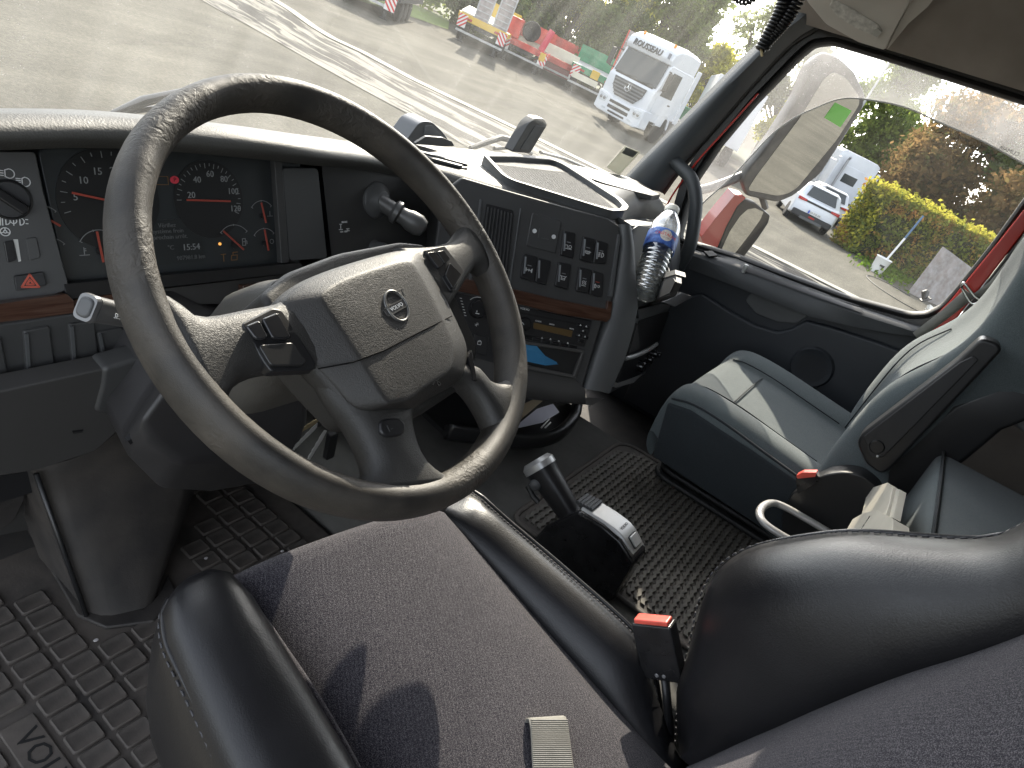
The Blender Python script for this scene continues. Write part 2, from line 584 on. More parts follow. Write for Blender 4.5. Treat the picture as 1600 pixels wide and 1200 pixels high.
# ---- passenger door
door = thing('passenger_door', 'dark blue grey passenger door with large window, ledge and round speaker', 'door', (1.04, .25, -.1))
glass_px = [(1062, 371), (1069, 345), (1088, 283), (1125, 228), (1180, 162), (1250, 90), (1272, 72), (1300, 69), (1400, 99), (1500, 131), (1640, 176), (1655, 190),
            (1640, 262), (1600, 310), (1547, 384), (1490, 455), (1470, 477), (1447, 488), (1422, 489), (1320, 461), (1235, 430), (1150, 398)]
gl = rounded([DOOR.px(*p) for p in glass_px], .012, 3)
cx = sum(a for a, b in gl) / len(gl); cyy = sum(b for a, b in gl) / len(gl)
def off_loop(q, d):
    n = len(q); out = []
    for i in range(n):
        a, b, c = Vector(q[i - 1]), Vector(q[i]), Vector(q[(i + 1) % n])
        t = (c - a)
        if t.length < 1e-9: out.append(tuple(b)); continue
        t.normalize(); nn = Vector((t.y, -t.x))
        out.append(tuple(b + nn * d))
    return out
area = sum(gl[i - 1][0] * gl[i][1] - gl[i][0] * gl[i - 1][1] for i in range(len(gl)))
sg = 1 if area > 0 else -1
g1, g2 = off_loop(gl, sg * .016), off_loop(gl, sg * .042)
GLASS_SIDE = glass_mat('side_window_glass', (.97, .985, .98), .025, .020, 5.0)
put('window_glass', M().poly([DOOR.P(a, b, -.012) for a, b in gl]), GLASS_SIDE, door, smooth=0)
fr = M()
fr.loft([[DOOR.P(a, b, -.03) for a, b in gl], [DOOR.P(a, b, .004) for a, b in gl], [DOOR.P(a, b, .010) for a, b in off_loop(gl, sg * .006)], [DOOR.P(a, b, .004) for a, b in g1]], True, False)
put('window_rubber', fr, RUBBER, door, smooth=60)
fr = M()
fr.loft([[DOOR.P(a, b, .004) for a, b in g1], [DOOR.P(a, b, .02) for a, b in g1], [DOOR.P(a, b, .022) for a, b in g2], [DOOR.P(a, b, -.04) for a, b in g2]], True, False)
put('window_frame', fr, P_BLACK, door, smooth=40)
# painted door edge showing as a thin red line along the pillar
put('painted_edge', M().tube(edgep(LX(1.012), [(1036, 332), (1054, 300), (1088, 254), (1134, 203), (1185, 146)]), .003, 6), RED_PAINT, door, smooth=180)
card = [DOOR.px(*p) for p in [(1058, 386), (1150, 410), (1320, 470), (1450, 508)]] + [(.30, .10), (.30, -.2), (-.80, -.2), (-.78, .38)]
put('door_card', DOOR.plate(M(), card, -.04, 0), P_DOOR, door, smooth=0, bevel=.006)
low = DOOR.loop([(1040, 470), (1098, 458), (1140, 485), (1180, 507), (1216, 518), (1236, 513), (1260, 500), (1300, 510), (1376, 535), (1440, 560)], .02) + [(.28, -.18), (-.62, -.18)]
put('lower_panel', DOOR.plate(M(), low, .002, .026), P_DOOR, door, smooth=35, bevel=.010, seg=3)
pk = DOOR.loop([(1165, 470), (1172, 459), (1186, 456), (1225, 474), (1263, 493), (1245, 505), (1215, 503), (1182, 490)], .004, .008)
put('pull_pocket', DOOR.plate(M(), pk, .001, .007), P_GREY, door, bevel=.004)
# ledge under the window: top slopes down into the cab
la, lb = [(1080, 386), (1150, 404), (1235, 438), (1320, 470), (1420, 502), (1452, 508)], [(1078, 398), (1150, 424), (1250, 460), (1340, 491), (1424, 517), (1440, 520)]
lc = [(1076, 420), (1150, 448), (1263, 494), (1330, 510), (1391, 521), (1430, 526)]
A_ = [DOOR.at(x, y, .012) for x, y in la]; B_ = [DOOR.at(x, y, .05) for x, y in lb]; C_ = [DOOR.at(x, y, .045) for x, y in lc]
D_ = [p + DOOR.n * -.06 for p in C_]
put('window_ledge', M().grid([[p + DOOR.n * -.03 for p in A_], A_, [a * .3 + b * .7 + Z * .004 for a, b in zip(A_, B_)], B_, C_, D_]), mat('ledge_plastic', (.042, .045, .048), .45, bump=((800, .3, .0007),), var=(6, .12)), door, smooth=50)
LED = Frame(A_[2], A_[3] - A_[2], (B_[2] - A_[2]))
def ledge(t, f, lift=.0022):
    i = min(int(t), len(A_) - 2); q = t - i
    a = A_[i].lerp(A_[i + 1], q); b = B_[i].lerp(B_[i + 1], q); m_ = a * .3 + b * .7 + Z * .004
    p = a.lerp(m_, f / .7) if f < .7 else m_.lerp(b, (f - .7) / .3)
    return p + Z * lift + DOOR.n * lift * .6
sl = M()
sl.grid([[ledge(1.15 + 2.0 * k / 12, f) for k in range(13)] for f in (.42, .62, .86)])
put('ledge_slot', sl, P_BLACK, door, smooth=180)
for k in range(6):
    t0_ = 1.3 + k * .5
    put('demister_slit', M().grid([[ledge(min(4.9, t0_ + .38 * q / 4), f) for q in range(5)] for f in (.14, .22)]), P_BLACK, door, smooth=180)
sw = M(); LED.plate(sw, LED.loop([(1100, 393), (1113, 392), (1122, 399), (1108, 401)], .006, .002), .0, .007)
put('switch', sw, P_BLACK, door, bevel=.002)
kn = LED.at(1163, 421, .01)
put('lock_knob', M().lathe(kn - Z * .01, Z, [(0, 0), (.006, 0), (.006, .012), (.008, .018), (.006, .026), (0, .027)], 14), SILVER, door, smooth=50)
spc = DOOR.P(*DOOR.px(1268, 574, .03), .028)
sp = put('speaker_grille', M().lathe(spc, DOOR.n, [(.0, .004), (.046, .005), (.052, .007), (.058, .008), (.062, .004), (.064, -.002), (0, -.002)], 40), P_DOOR, door, smooth=40)
hm = M()
for i in range(-9, 10):
    for j in range(-9, 10):
        a, b = (i + (j % 2) * .5) * .0048, j * .0042
        if hypot(a, b) < .044:
            c = spc + DOOR.u * a + DOOR.v * b + DOOR.n * .006
            hm.add([c + DOOR.u * (.0017 * cos(k * pi / 3)) + DOOR.v * (.0017 * sin(k * pi / 3)) for k in range(6)] + [c + DOOR.n * .0006], [(k, (k + 1) % 6, 6) for k in range(6)])
put('grille_dots', hm, P_BLACK, sp, smooth=0, kind='stuff')
# grab handle on the pillar
gh = smooth_path([LX(.985).at(1050, 250), LX(.965).at(1066, 264), LX(.945).at(1081, 282), LX(.935).at(1087, 312), LX(.935).at(1085, 345), LX(.938).at(1079, 380), LX(.945).at(1068, 405), LX(.96).at(1054, 425), LX(.99).at(1040, 440)], 6)
tag(put('grab_handle', M().tube(gh, .0205, 14), mat('handle_rubber', (.03, .034, .037), .5, bump=((600, .3, .0006),)), smooth=180), 'curved black grab handle on the pillar beside the water bottle', 'grab handle')

# red B pillar behind the window, with its dark inner trim
bp_ = thing('b_pillar', 'red painted door pillar with dark inner trim behind the passenger window', 'pillar', (1.05, -.15, 0))
LBP = LX(1.012)
put('painted_post', LBP.plate(M(), LBP.loop([(1440, 512), (1458, 497), (1485, 470), (1560, 378), (1612, 312), (1680, 225), (1700, 240), (1612, 348), (1490, 504), (1462, 560), (1440, 560)]), -.03, .0), RED_PAINT, bp_, bevel=.004)
put('inner_trim', M().prism([LX(1.0).at(*p) for p in [(1486, 512), (1612, 350), (1700, 245), (1760, 245), (1640, 420), (1500, 600), (1462, 565)]], (.02, 0, 0)), P_BLACK, bp_, bevel=.004)

# ---- roof lamp console over the door
con = thing('roof_console', 'grey beige overhead console with reading lamp above passenger door', 'console', (.85, .4, 1.15))
cp = ROOF.loop([(1244, -30), (1262, 4), (1290, 38), (1340, 66), (1382, 79), (1390, 60), (1412, 20), (1440, -30)], .035, .008)
put('housing', ROOF.plate(M(), cp, .0, .035), BEIGE, con, bevel=.010, seg=3)
wl = ROOF.loop([(1386, 78), (1393, 60), (1416, 16), (1440, -30), (1480, -30), (1450, 10), (1420, 36)], .02, .006)
put('shelf_lip', ROOF.plate(M(), wl, .0, .022), BEIGE, con, bevel=.006)
lm = ROOF.loop([(1296, 8), (1302, -2), (1330, 12), (1372, 38), (1379, 48), (1372, 58), (1340, 44), (1310, 26)], .036, .004)
lp = put('lamp_lens', ROOF.plate(M(), lm, .034, .0395), mat('frosted_lens', (.62, .6, .56), .2, bump=((90, .5, .004),), var=(70, .25)), con, bevel=.003)
rs = ROOF.loop([(1366, 45), (1371, 43), (1378, 50), (1371, 58), (1364, 54)], .0405, .001)
put('lamp_switch', ROOF.plate(M(), rs, .038, .043), mat('pale_switch', (.5, .49, .45), .4), con, bevel=.001)
# curly cable hanging in the corner
def coil(p0, p1, p2, turns, R, r, n=18, taper=.85):
    ax = smooth_path([p0, p1, p2], 40)
    pts = []
    L_ = len(ax)
    for k in range(turns * n + 1):
        t = k / (turns * n) * (L_ - 1)
        i = min(int(t), L_ - 2); f = t - i
        c = ax[i] * (1 - f) + ax[i + 1] * f
        d = (ax[i + 1] - ax[i]).normalized()
        x = d.cross(V3(.3, .8, .1)).normalized(); y = d.cross(x)
        RR = R * (1 - (1 - taper) * k / (turns * n))
        a = 2 * pi * k / n
        pts.append(c + x * (RR * cos(a)) + y * (RR * sin(a)))
    return M().tube(pts, r, 6)
F9 = LX(.62)
cab_m = mat('coiled_cable_black', (.012, .012, .013), .28)
cc = thing('coiled_cable', 'black coiled radio microphone cable hanging by the windscreen pillar', 'cable', tuple(F9.at(1200, 40)))
put('coil', coil(F9.at(1242, -70), F9.at(1224, 10), F9.at(1190, 78), 24, .0155, .0042), cab_m, cc, smooth=180)
put('coil', coil(F9.at(1275, -60), F9.at(1235, 22), F9.at(1199, 66), 22, .0125, .0038), cab_m, cc, smooth=180)
put('plug', M().tube([F9.at(1189, 74), F9.at(1191, 88)], .003, 8), mat('tan_end', (.45, .36, .2), .5), cc)
F8 = LX(.5)
tag(put('curly_cord', coil(F8.at(1145, -12), F8.at(1166, 0), F8.at(1190, -16), 9, .010, .003), cab_m, smooth=180), 'short black curly cord dipping in at the top edge of the windscreen', 'cord')

# ---- wiper and washer parts outside the glass
wp = thing('wiper', 'black windscreen wiper lying low behind the steering wheel', 'wiper', (-.6, 1.02, .57))
FW2 = FY(1.09)
put('blade', M().tube([FW2.at(176, 177), FW2.at(225, 158), FW2.at(290, 143)], [.006, .012, .009], 8, flat=.6), P_BLACK, wp)
put('arm', M().tube([FW2.at(100, 190), FW2.at(225, 171), FW2.at(300, 163)], .0045, 6), P_BLACK, wp)
wp = thing('wiper', 'black wiper with bent arm beyond the passenger side of the dashboard', 'wiper', (.4, 1.05, .56))
FW3 = FY(1.10)
put('blade', M().tube([FW3.at(845, 238), FW3.at(880, 247), FW3.at(930, 268), FW3.at(985, 298)], .008, 8, flat=.6), P_BLACK, wp)
put('arm', M().tube([FW3.at(735, 232), FW3.at(762, 222), FW3.at(782, 215), FW3.at(800, 219), FW3.at(830, 240)], [.007, .008, .009, .009, .006], 8), P_BLACK, wp)
put('linkage', M().tube([FW3.at(772, 232), FW3.at(800, 230)], .006, 8), P_BLACK, wp)
# ------------------------------------------------------------------ the yard outside (its surface falls away a little beside the cab)
_T = radians(5.3)
OD = V3(cos(AZ), sin(AZ), 0)                              # along the yard, away from the cab
_or = V3(sin(AZ), -cos(AZ), 0)
OR = _or * cos(_T) - Z * sin(_T)                          # across the yard, to the right
OZ = Z * cos(_T) + _or * sin(_T)
OO = V3(EYE.x, EYE.y, EYE.z) - OZ * 2.4
def out(s, t, h=0.):
    return OO + OR * s + OD * t + OZ * h
OUTROT = Matrix((OR, OD, OZ)).transposed()
def place(root, s, t, yaw=0., h=0.):
    root.rotation_mode = 'QUATERNION'
    root.rotation_quaternion = (OUTROT @ Matrix.Rotation(yaw, 3, 'Z')).to_quaternion()
    root.location = out(s, t, h)
    return root
def opx(x, y, h=0.):
    d = FWD * F_PX + CU * (x - 800) - CV * (y - 600)
    k = -(2.4 - h) / d.dot(OZ)
    p = d * k
    return p.dot(OR), p.dot(OD)

def asphalt():
    m = bpy.data.materials.new('yard_asphalt'); m.use_nodes = True; t = m.node_tree; N, L = t.nodes.new, t.links.new; b = t.nodes['Principled BSDF']
    tc = N('ShaderNodeTexCoord'); co = tc.outputs['Object']
    def noise(sc_, det=5, rough=.55, vec=None):
        n = N('ShaderNodeTexNoise'); n.inputs['Scale'].default_value = sc_; n.inputs['Detail'].default_value = det; n.inputs['Roughness'].default_value = rough
        L(vec or co, n.inputs['Vector']); return n.outputs['Fac']
    def ramp(f, a, c0, c, c1):
        r = N('ShaderNodeValToRGB'); r.color_ramp.elements[0].position = a; r.color_ramp.elements[0].color = c0 + (1,); r.color_ramp.elements[1].position = c; r.color_ramp.elements[1].color = c1 + (1,)
        L(f, r.inputs[0]); return r.outputs[0]
    base = ramp(noise(.35), .35, (.092, .087, .074), .68, (.138, .130, .110))
    speck = ramp(noise(22, 3, .7), .42, (.62, .62, .62), .62, (1.25, 1.24, 1.2))
    mp = N('ShaderNodeMapping'); mp.inputs['Rotation'].default_value = (0, 0, AZ - pi / 2 + .35); mp.inputs['Scale'].default_value = (.25, 2.2, 1); L(co, mp.inputs[0])
    streak = ramp(noise(.8, 6, .6, mp.outputs[0]), .36, (.80, .80, .79), .66, (1.12, 1.12, 1.10))
    m1 = N('ShaderNodeMix'); m1.data_type = 'RGBA'; m1.blend_type = 'MULTIPLY'; m1.inputs['Factor'].default_value = .55; L(base, m1.inputs['A']); L(speck, m1.inputs['B'])
    m2 = N('ShaderNodeMix'); m2.data_type = 'RGBA'; m2.blend_type = 'MULTIPLY'; m2.inputs['Factor'].default_value = .8; L(m1.outputs['Result'], m2.inputs['A']); L(streak, m2.inputs['B'])
    st = ramp(noise(.12, 6, .65), .56, (1, 1, 1), .64, (.80, .80, .80))
    m3 = N('ShaderNodeMix'); m3.data_type = 'RGBA'; m3.blend_type = 'MULTIPLY'; m3.inputs['Factor'].default_value = .7; L(m2.outputs['Result'], m3.inputs['A']); L(st, m3.inputs['B'])
    L(m3.outputs['Result'], b.inputs['Base Color'])
    b.inputs['Roughness'].default_value = .9; b.inputs['Specular IOR Level'].default_value = .06
    bp = N('ShaderNodeBump'); bp.inputs['Strength'].default_value = .6; bp.inputs['Distance'].default_value = .012
    L(noise(45, 4, .7), bp.inputs['Height']); L(bp.outputs[0], b.inputs['Normal'])
    return m
YARD = asphalt()
put('yard_ground', M().poly([out(-900, -300), out(900, -300), out(900, 1500), out(-900, 1500)]), YARD, kind='structure', smooth=0)

# shallow concrete gutter with running water
def wet_mat():
    m = bpy.data.materials.new('wet_gutter'); m.use_nodes = True; t = m.node_tree; N, L = t.nodes.new, t.links.new; b = t.nodes['Principled BSDF']
    tc = N('ShaderNodeTexCoord'); uv = tc.outputs['UV']
    mp = N('ShaderNodeMapping'); mp.inputs['Scale'].default_value = (.8, 6, 1); L(uv, mp.inputs[0])
    n = N('ShaderNodeTexNoise'); n.inputs['Scale'].default_value = 1.3; n.inputs['Detail'].default_value = 6; n.inputs['Roughness'].default_value = .6; n.inputs['Distortion'].default_value = .8
    L(mp.outputs[0], n.inputs['Vector'])
    r = N('ShaderNodeMapRange'); r.inputs['From Min'].default_value = .47; r.inputs['From Max'].default_value = .55; L(n.outputs['Fac'], r.inputs['Value'])
    mx = N('ShaderNodeMix'); mx.data_type = 'RGBA'; mx.inputs['A'].default_value = (.004, .004, .005, 1); mx.inputs['B'].default_value = (.22, .21, .18, 1); L(r.outputs[0], mx.inputs['Factor'])
    L(mx.outputs['Result'], b.inputs['Base Color'])
    r2 = N('ShaderNodeMapRange'); r2.inputs['To Min'].default_value = .75; r2.inputs['To Max'].default_value = .8; L(r.outputs[0], r2.inputs['Value']); L(r2.outputs[0], b.inputs['Roughness'])
    n2 = N('ShaderNodeTexNoise'); n2.inputs['Scale'].default_value = 9; n2.inputs['Detail'].default_value = 5; L(mp.outputs[0], n2.inputs['Vector'])
    bp = N('ShaderNodeBump'); bp.inputs['Strength'].default_value = .8; bp.inputs['Distance'].default_value = .06; b.inputs['Specular IOR Level'].default_value = .08; L(n2.outputs['Fac'], bp.inputs['Height']); L(bp.outputs[0], b.inputs['Normal'])
    return m
def strip(name, near, far, h, material, nlen=40, uvs=True):
    a = resample_([out(*p, h) for p in near], nlen); c = resample_([out(*p, h) for p in far], nlen)
    vs_ = a + c
    me = bpy.data.meshes.new(name)
    me.from_pydata([tuple(v) for v in vs_], [], [(i, i + 1, nlen + i + 1, nlen + i) for i in range(nlen - 1)])
    uvl = me.uv_layers.new()
    L_ = [0]
    for p, q in zip(a[:-1], a[1:]): L_.append(L_[-1] + (q - p).length)
    for pol in me.polygons:
        for li in pol.loop_indices:
            vi = me.loops[li].vertex_index
            uvl.data[li].uv = (L_[vi % nlen] * .5, 0 if vi < nlen else 1)
    me.materials.append(material)
    o = bpy.data.objects.new(name, me); COL.objects.link(o); o['kind'] = 'structure'
    return o
def resample_(p, n):
    ds = [0]
    for a, b in zip(p[:-1], p[1:]): ds.append(ds[-1] + (b - a).length)
    o = []
    for k in range(n):
        s = ds[-1] * k / (n - 1); i = 0
        while i < len(ds) - 2 and ds[i + 1] < s: i += 1
        f = (s - ds[i]) / max(1e-9, ds[i + 1] - ds[i]); o.append(p[i] * (1 - f) + p[i + 1] * f)
    return o
nr = [opx(*p) for p in [(312, 0), (400, 47), (500, 104), (604, 161), (640, 180), (700, 214), (760, 246)]]
fr_ = [opx(*p) for p in [(445, 14), (500, 54), (557, 80), (646, 128), (760, 182), (800, 201), (880, 240)]]
nr = [(nr[0][0] - 6, nr[0][1] + 3.5)] + nr + [(nr[-1][0] + 12, nr[-1][1] - 1.5)]
fr_ = [(fr_[0][0] - 8, fr_[0][1] + 4.5)] + fr_ + [(fr_[-1][0] + 12, fr_[-1][1] - 1.0)]
strip('gutter', nr, fr_, .012, wet_mat())
ed = [(s, t + .0) for s, t in fr_]; ed2 = [(s + .05, t + .42) for s, t in fr_]
strip('gutter_kerb', ed, ed2, .03, mat('pale_concrete', (.24, .23, .19), .8, var=((3, .2), (30, .2)), bump=((60, .3, .01),)))
# grass verge far away
strip('grass_verge', [opx(x, y) for x, y in ((560, 2), (640, 26), (700, 47))], [(s * 1.12, t * 1.12) for s, t in [opx(x, y) for x, y in ((560, -4), (640, 14), (700, 36))]], .03, mat('verge_grass', (.10, .15, .02), .9, var=((1.2, .3), (20, .3))))
strip('earth_bank', [(-60, 60), (-20, 52), (0, 50), (30, 50), (60, 50)], [(-70, 90), (-20, 80), (0, 78), (30, 75), (90, 80)], .05, mat('bank_grass', (.05, .06, .02), .95, var=((1, .4),)))
# ------------------------------------------------------------------ dashboard
dash = thing('dashboard', 'dark grey truck dashboard with instrument cluster, wood strip and angled switch stack', 'dashboard', (0, .8, -.1))

def pl(name, fr, pts, h0, h1, material, parent, r=.003, bevel=.0015, seg=2, smooth=35, ht=None):
    q = fr.loop(pts, h1 if ht is None else ht, r)
    return put(name, fr.plate(M(), q, h0, h1), material, parent, smooth=smooth, bevel=bevel, seg=seg)

def strokes(m, fr, c, s, segs, wd, h, e=.0004):
    """thin printed strokes: segs are polylines in icon units around c"""
    for pts in segs:
        for a, b in zip(pts[:-1], pts[1:]):
            a = Vector((c[0] + a[0] * s, c[1] + a[1] * s)); b = Vector((c[0] + b[0] * s, c[1] + b[1] * s))
            d = b - a
            if d.length < 1e-7: continue
            d.normalize(); nn = Vector((-d.y, d.x)) * wd / 2
            a2, b2 = a - d * wd * .3, b + d * wd * .3
            fr.plate(m, [tuple(a2 + nn), tuple(b2 + nn), tuple(b2 - nn), tuple(a2 - nn)], h, h + e)
    return m
def arc(r, a0, a1, n=14, c=(0, 0)):
    return [(c[0] + r * cos(radians(a0 + (a1 - a0) * k / n)), c[1] + r * sin(radians(a0 + (a1 - a0) * k / n))) for k in range(n + 1)]
def ftext(s, size, fr, uv, h, material, parent, name='lettering', align='CENTER', rot=0.):
    ux = fr.u * cos(rot) + fr.v * sin(rot); uy = fr.v * cos(rot) - fr.u * sin(rot)
    # reading direction must run to the viewer's right
    return put(name, text_mesh(s, size, fr.P(uv[0], uv[1], h), ux, uy, .0003, align), material, parent, smooth=0)

# top pad: rim curve, rolled nose and top running to the windscreen
rim = [(-1.07, .69, .60), (-.95, .735, .60), (-.837, .771, .60), (-.698, .797, .60), (-.544, .785, .60), (-.42, .79, .592), (-.287, .826, .576), (-.17, .848, .560), (-.08, .845, .550), (-.027, .79, .549), (.061, .704, .549), (.13, .643, .549), (.178, .590, .549), (.205, .572, .547), (.250, .566, .542)]
rimS = smooth_path(rim, 5)
base_x = [-1.04, -.93, -.82, -.69, -.54, -.42, -.29, -.17, -.06, .04, .22, .40, .52, .60, .68]
baseS = smooth_path([ws(x, .525) + V3(0, -.012, .012 - .042 * max(0, min(1, (-.1 - x) / .3))) for x in base_x], 5)
rows = [[], [], [], [], [], [], [], [], [], []]
for i, (r_, b_) in enumerate(zip(rimS, baseS)):
    d = (b_ - r_); d.z = 0; L_ = d.length; d.normalize()
    t = i / (len(rimS) - 1)
    rn = rimS[min(i + 1, len(rimS) - 1)] - rimS[max(i - 1, 0)]
    rn.z = 0; rn.normalize(); inw = V3(-rn.y, rn.x, 0)     # forward of the rim
    if t > .93: inw = (inw + d).normalized()
    drop = .030
    rows[0].append(r_ + inw * .05 - Z * (drop + .01))
    rows[1].append(r_ + inw * .012 - Z * drop)
    rows[2].append(r_ + inw * .002 - Z * (drop * .6))
    rows[3].append(r_ - inw * .002 - Z * .012)
    rows[4].append(r_ + inw * .006 - Z * .003)
    rows[5].append(r_ + inw * .022 + Z * .003)
    lo_f = max(0., 1 - t / .55)
    rows[6].append(r_ + d * min(.06, L_ * .4) + Z * (.004 - .010 * lo_f))
    rows[7].append(r_ * .4 + b_ * .6 + Z * (.002 - .006 * lo_f))
    rows[8].append(b_)
    rows[9].append(b_ + V3(0, .03, -.05))
put('top_pad', M().grid(rows), P_TOP, dash, smooth=180)

# passenger end of the dash top: rounded mound running down to the pillar
PM = mat('dash_end_plastic', (.05, .052, .052), .45, bump=((500, .4, .001),), var=(5, .12))
er = smooth_path([V3(.24, .575, .540), V3(.40, .64, .543), V3(.60, .70, .545), V3(.80, .735, .54), V3(.93, .745, .525), V3(1.02, .75, .49)], 5)
eb = smooth_path([ws(x, .525) + V3(0, -.012, .012) for x in (.64, .70, .78, .86, .93, 1.0)], 5)
rr_ = [[], [], [], [], [], [], []]
for r_, b_ in zip(er, eb):
    d = b_ - r_; d.z = 0; d.normalize()
    rr_[0].append(r_ - Z * .40 + d * .10); rr_[1].append(r_ - Z * .14 + d * .02); rr_[2].append(r_ - Z * .05 - d * .01)
    rr_[3].append(r_ - Z * .015 + d * .002); rr_[4].append(r_ + d * .03 + Z * .004); rr_[5].append(r_ * .4 + b_ * .6 + Z * .006); rr_[6].append(b_ - Z * .004)
put('passenger_pad', M().grid(rr_), PM, dash, smooth=180)
H55 = H(.556)
put('cover_panel', H(.548).plate(M(), H(.548).loop([(917, 275), (950, 274), (987, 281), (1033, 303), (1020, 305), (985, 296), (945, 285)], .004, .006), -.012, .0025), PM, dash, bevel=.003)

# defroster outlet behind the wheel with two pale slats
H56 = H(.553)
vt = pl('demister_outlet', H56, [(618, 219), (640, 225), (666, 232), (700, 242), (712, 249), (731, 264), (716, 263), (652, 247), (636, 237)], -.004, .0022, P_BLACK, dash, r=.004, bevel=0, ht=0)
for a in ([(648, 238), (728, 259), (730, 262), (652, 241)], [(654, 245), (722, 263), (718, 264), (653, 247)]):
    pl('slat', H56, a, .002, .007, P_GREY, vt, r=.0, bevel=.001, ht=0)
# storage tray on top
tray = thing('storage_tray', 'open grey rimmed storage tray set into the top of the dashboard', 'tray', tuple(H(.55).at(870, 285)))
HT = H(.567)
o_px = [(755, 240), (800, 241), (858, 246), (872, 250), (884, 256), (972, 312), (981, 322), (977, 328), (955, 329), (800, 281), (786, 273)]
to = HT.loop(o_px, 0, .014)
ti = off_loop(to, -.008 if sum(to[i - 1][0] * to[i][1] - to[i][0] * to[i - 1][1] for i in range(len(to))) > 0 else .008)
ti = [tuple(Vector(p)) for p in ti]
ce = Vector((sum(p[0] for p in to) / len(to), sum(p[1] for p in to) / len(to)))
ti2 = [tuple(ce + (Vector(p) - ce) * .975) for p in ti]
tr_ = M()
tr_.loft([[V3(a, b, .546) for a, b in to], [V3(a, b, .565) for a, b in to], [V3(a, b, .5675) for a, b in off_loop(to, -.002)], [V3(a, b, .5675) for a, b in ti], [V3(a, b, .565) for a, b in ti2], [V3(a, b, .5525) for a, b in ti2]], True, False)
put('rim', tr_, P_GREY, tray, smooth=40)
put('floor_mat', M().poly([V3(a, b, .5535) for a, b in ti]), mat('ribbed_tray_mat', (.05, .05, .05), .7, bump=((1400, .8, .001),)), tray, smooth=0)
rb = M()
for k in range(46):
    t = k / 45
    a = Vector(HT.px(772 + 118 * t, 244 + 12 * t)); b = Vector(HT.px(800 + 172 * t, 278 + 47 * t))
    a, b = a + (b - a) * .12, b + (a - b) * .10
    rb.tube([V3(a.x, a.y, .5538), V3(b.x, b.y, .5538)], .0011, 4)
put('rib', rb, mat('ribbed_tray_mat', (.05, .05, .05), .7), tray, smooth=0, kind='stuff')
put('latch', M().tube([V3(*HT.px(866, 296), .554), V3(*HT.px(878, 298), .558), V3(*HT.px(890, 303), .554)], .004, 8), P_BLACK, tray)
# upright things on the dash top
F95 = FY(.99)
db = thing('toll_badge', 'upright dark grey rounded box standing on the dashboard by the windscreen', 'device', tuple(F95.at(810, 236)))
bx_ = F95.loop([(796, 236), (822, 192), (833, 183), (847, 184), (852, 193), (825, 238)], 0, .008)
put('body', F95.plate(M(), bx_, -.02, .008), mat('badge_grey', (.065, .065, .064), .5, bump=((700, .2, .0005),)), db, bevel=.004, seg=3)
put('front_face', F95.plate(M(), F95.loop([(812, 233), (836, 196), (847, 197), (824, 235)], .008, .004), .007, .0095), P_GREY, db, bevel=.001)
F97 = FY(.965)
sn = thing('sensor_pod', 'small clear fronted sensor pod behind the steering wheel rim on the dashboard', 'sensor', tuple(F97.at(670, 222)))
put('hood', F97.plate(M(), F97.loop([(631, 225), (653, 194), (664, 189), (676, 191), (690, 204), (709, 229)], 0, .008), -.05, 0), mat('pod_grey', (.11, .115, .12), .35, coat=.4), sn, bevel=.008, seg=3)
put('clear_front', F97.plate(M(), F97.loop([(662, 214), (664, 196), (675, 196), (698, 220)], .001, .004), 0, .002), mat('pod_lens', (.20, .21, .22), .08, coat=.6), sn, bevel=.001)
put('sensor_base', F97.plate(M(), F97.loop([(646, 223), (664, 212), (690, 214), (704, 220), (708, 227), (690, 228)], .052, .003), .05, .056), P_GREY, sn, bevel=.002)

# ---- instrument cluster
cl = put('cluster_face', CLUS.plate(M(), CLUS.loop([(58, 232), (470, 225), (470, 412), (104, 442)], 0, .01), -.02, 0), mat('cluster_black', (.030, .034, .036), .35, var=(5, .15)), dash, bevel=.002)
lens_m = mat('cluster_print', (.24, .25, .25), .5)
red_n = mat('needle_red', (.33, .06, .04), .4)
def gauge(name, c_px, r_px, a0, a1, ticks, labels, needle, dial=True, lw=.0009):
    c = CLUS.px(*c_px)
    e = CLUS.px(c_px[0] + r_px, c_px[1])
    R = hypot(e[0] - c[0], e[1] - c[1])
    dm = M()
    if dial:
        CLUS.plate(dm, [(c[0] + R * 1.12 * cos(2 * pi * k / 40), c[1] + R * 1.12 * sin(2 * pi * k / 40)) for k in range(40)], .0, .0015)
    else:
        CLUS.plate(dm, [(c[0] + R * .2 * cos(2 * pi * k / 16), c[1] + R * .2 * sin(2 * pi * k / 16)) for k in range(16)], .0, .003)
    g = put(name, dm, mat('dial_black', (.016, .017, .018), .4), dash, smooth=0)
    sm = M()
    if not dial:
        strokes(sm, CLUS, c, R, [arc(1, a0, a1)], lw, .0016)
    for k in range(ticks + 1):
        a = radians(a0 + (a1 - a0) * k / ticks)
        l0 = .90 if k % 2 == 0 else .96
        strokes(sm, CLUS, c, R, [[(l0 * cos(a), l0 * sin(a)), (1.03 * cos(a), 1.03 * sin(a))]], lw, .0016)
    put('scale', sm, lens_m, g, smooth=0)
    for s_, px_ in labels:
        ftext(s_, .0125, CLUS, CLUS.px(*px_), .0018, lens_m, g, 'numeral')
    n0, n1 = CLUS.px(*needle[0]), CLUS.px(*needle[1])
    nm = M(); strokes(nm, CLUS, (0, 0), 1, [[n0, n1]], .0026, .005, .0012)
    put('needle', nm, red_n, g, smooth=0)
    return g
gauge('rev_counter', (172, 312), 68, 195, 20, 14, [('5', (117, 308)), ('10', (129, 282)), ('15', (151, 268)), ('20', (178, 267))], ((110, 301), (172, 314)))
gauge('speedometer', (327, 312), 46, 180, -24, 24, [('20', (298, 305)), ('40', (307, 281)), ('60', (327, 272)), ('80', (349, 280)), ('100', (363, 299)), ('120', (367, 326))], ((289, 312), (356, 314)))
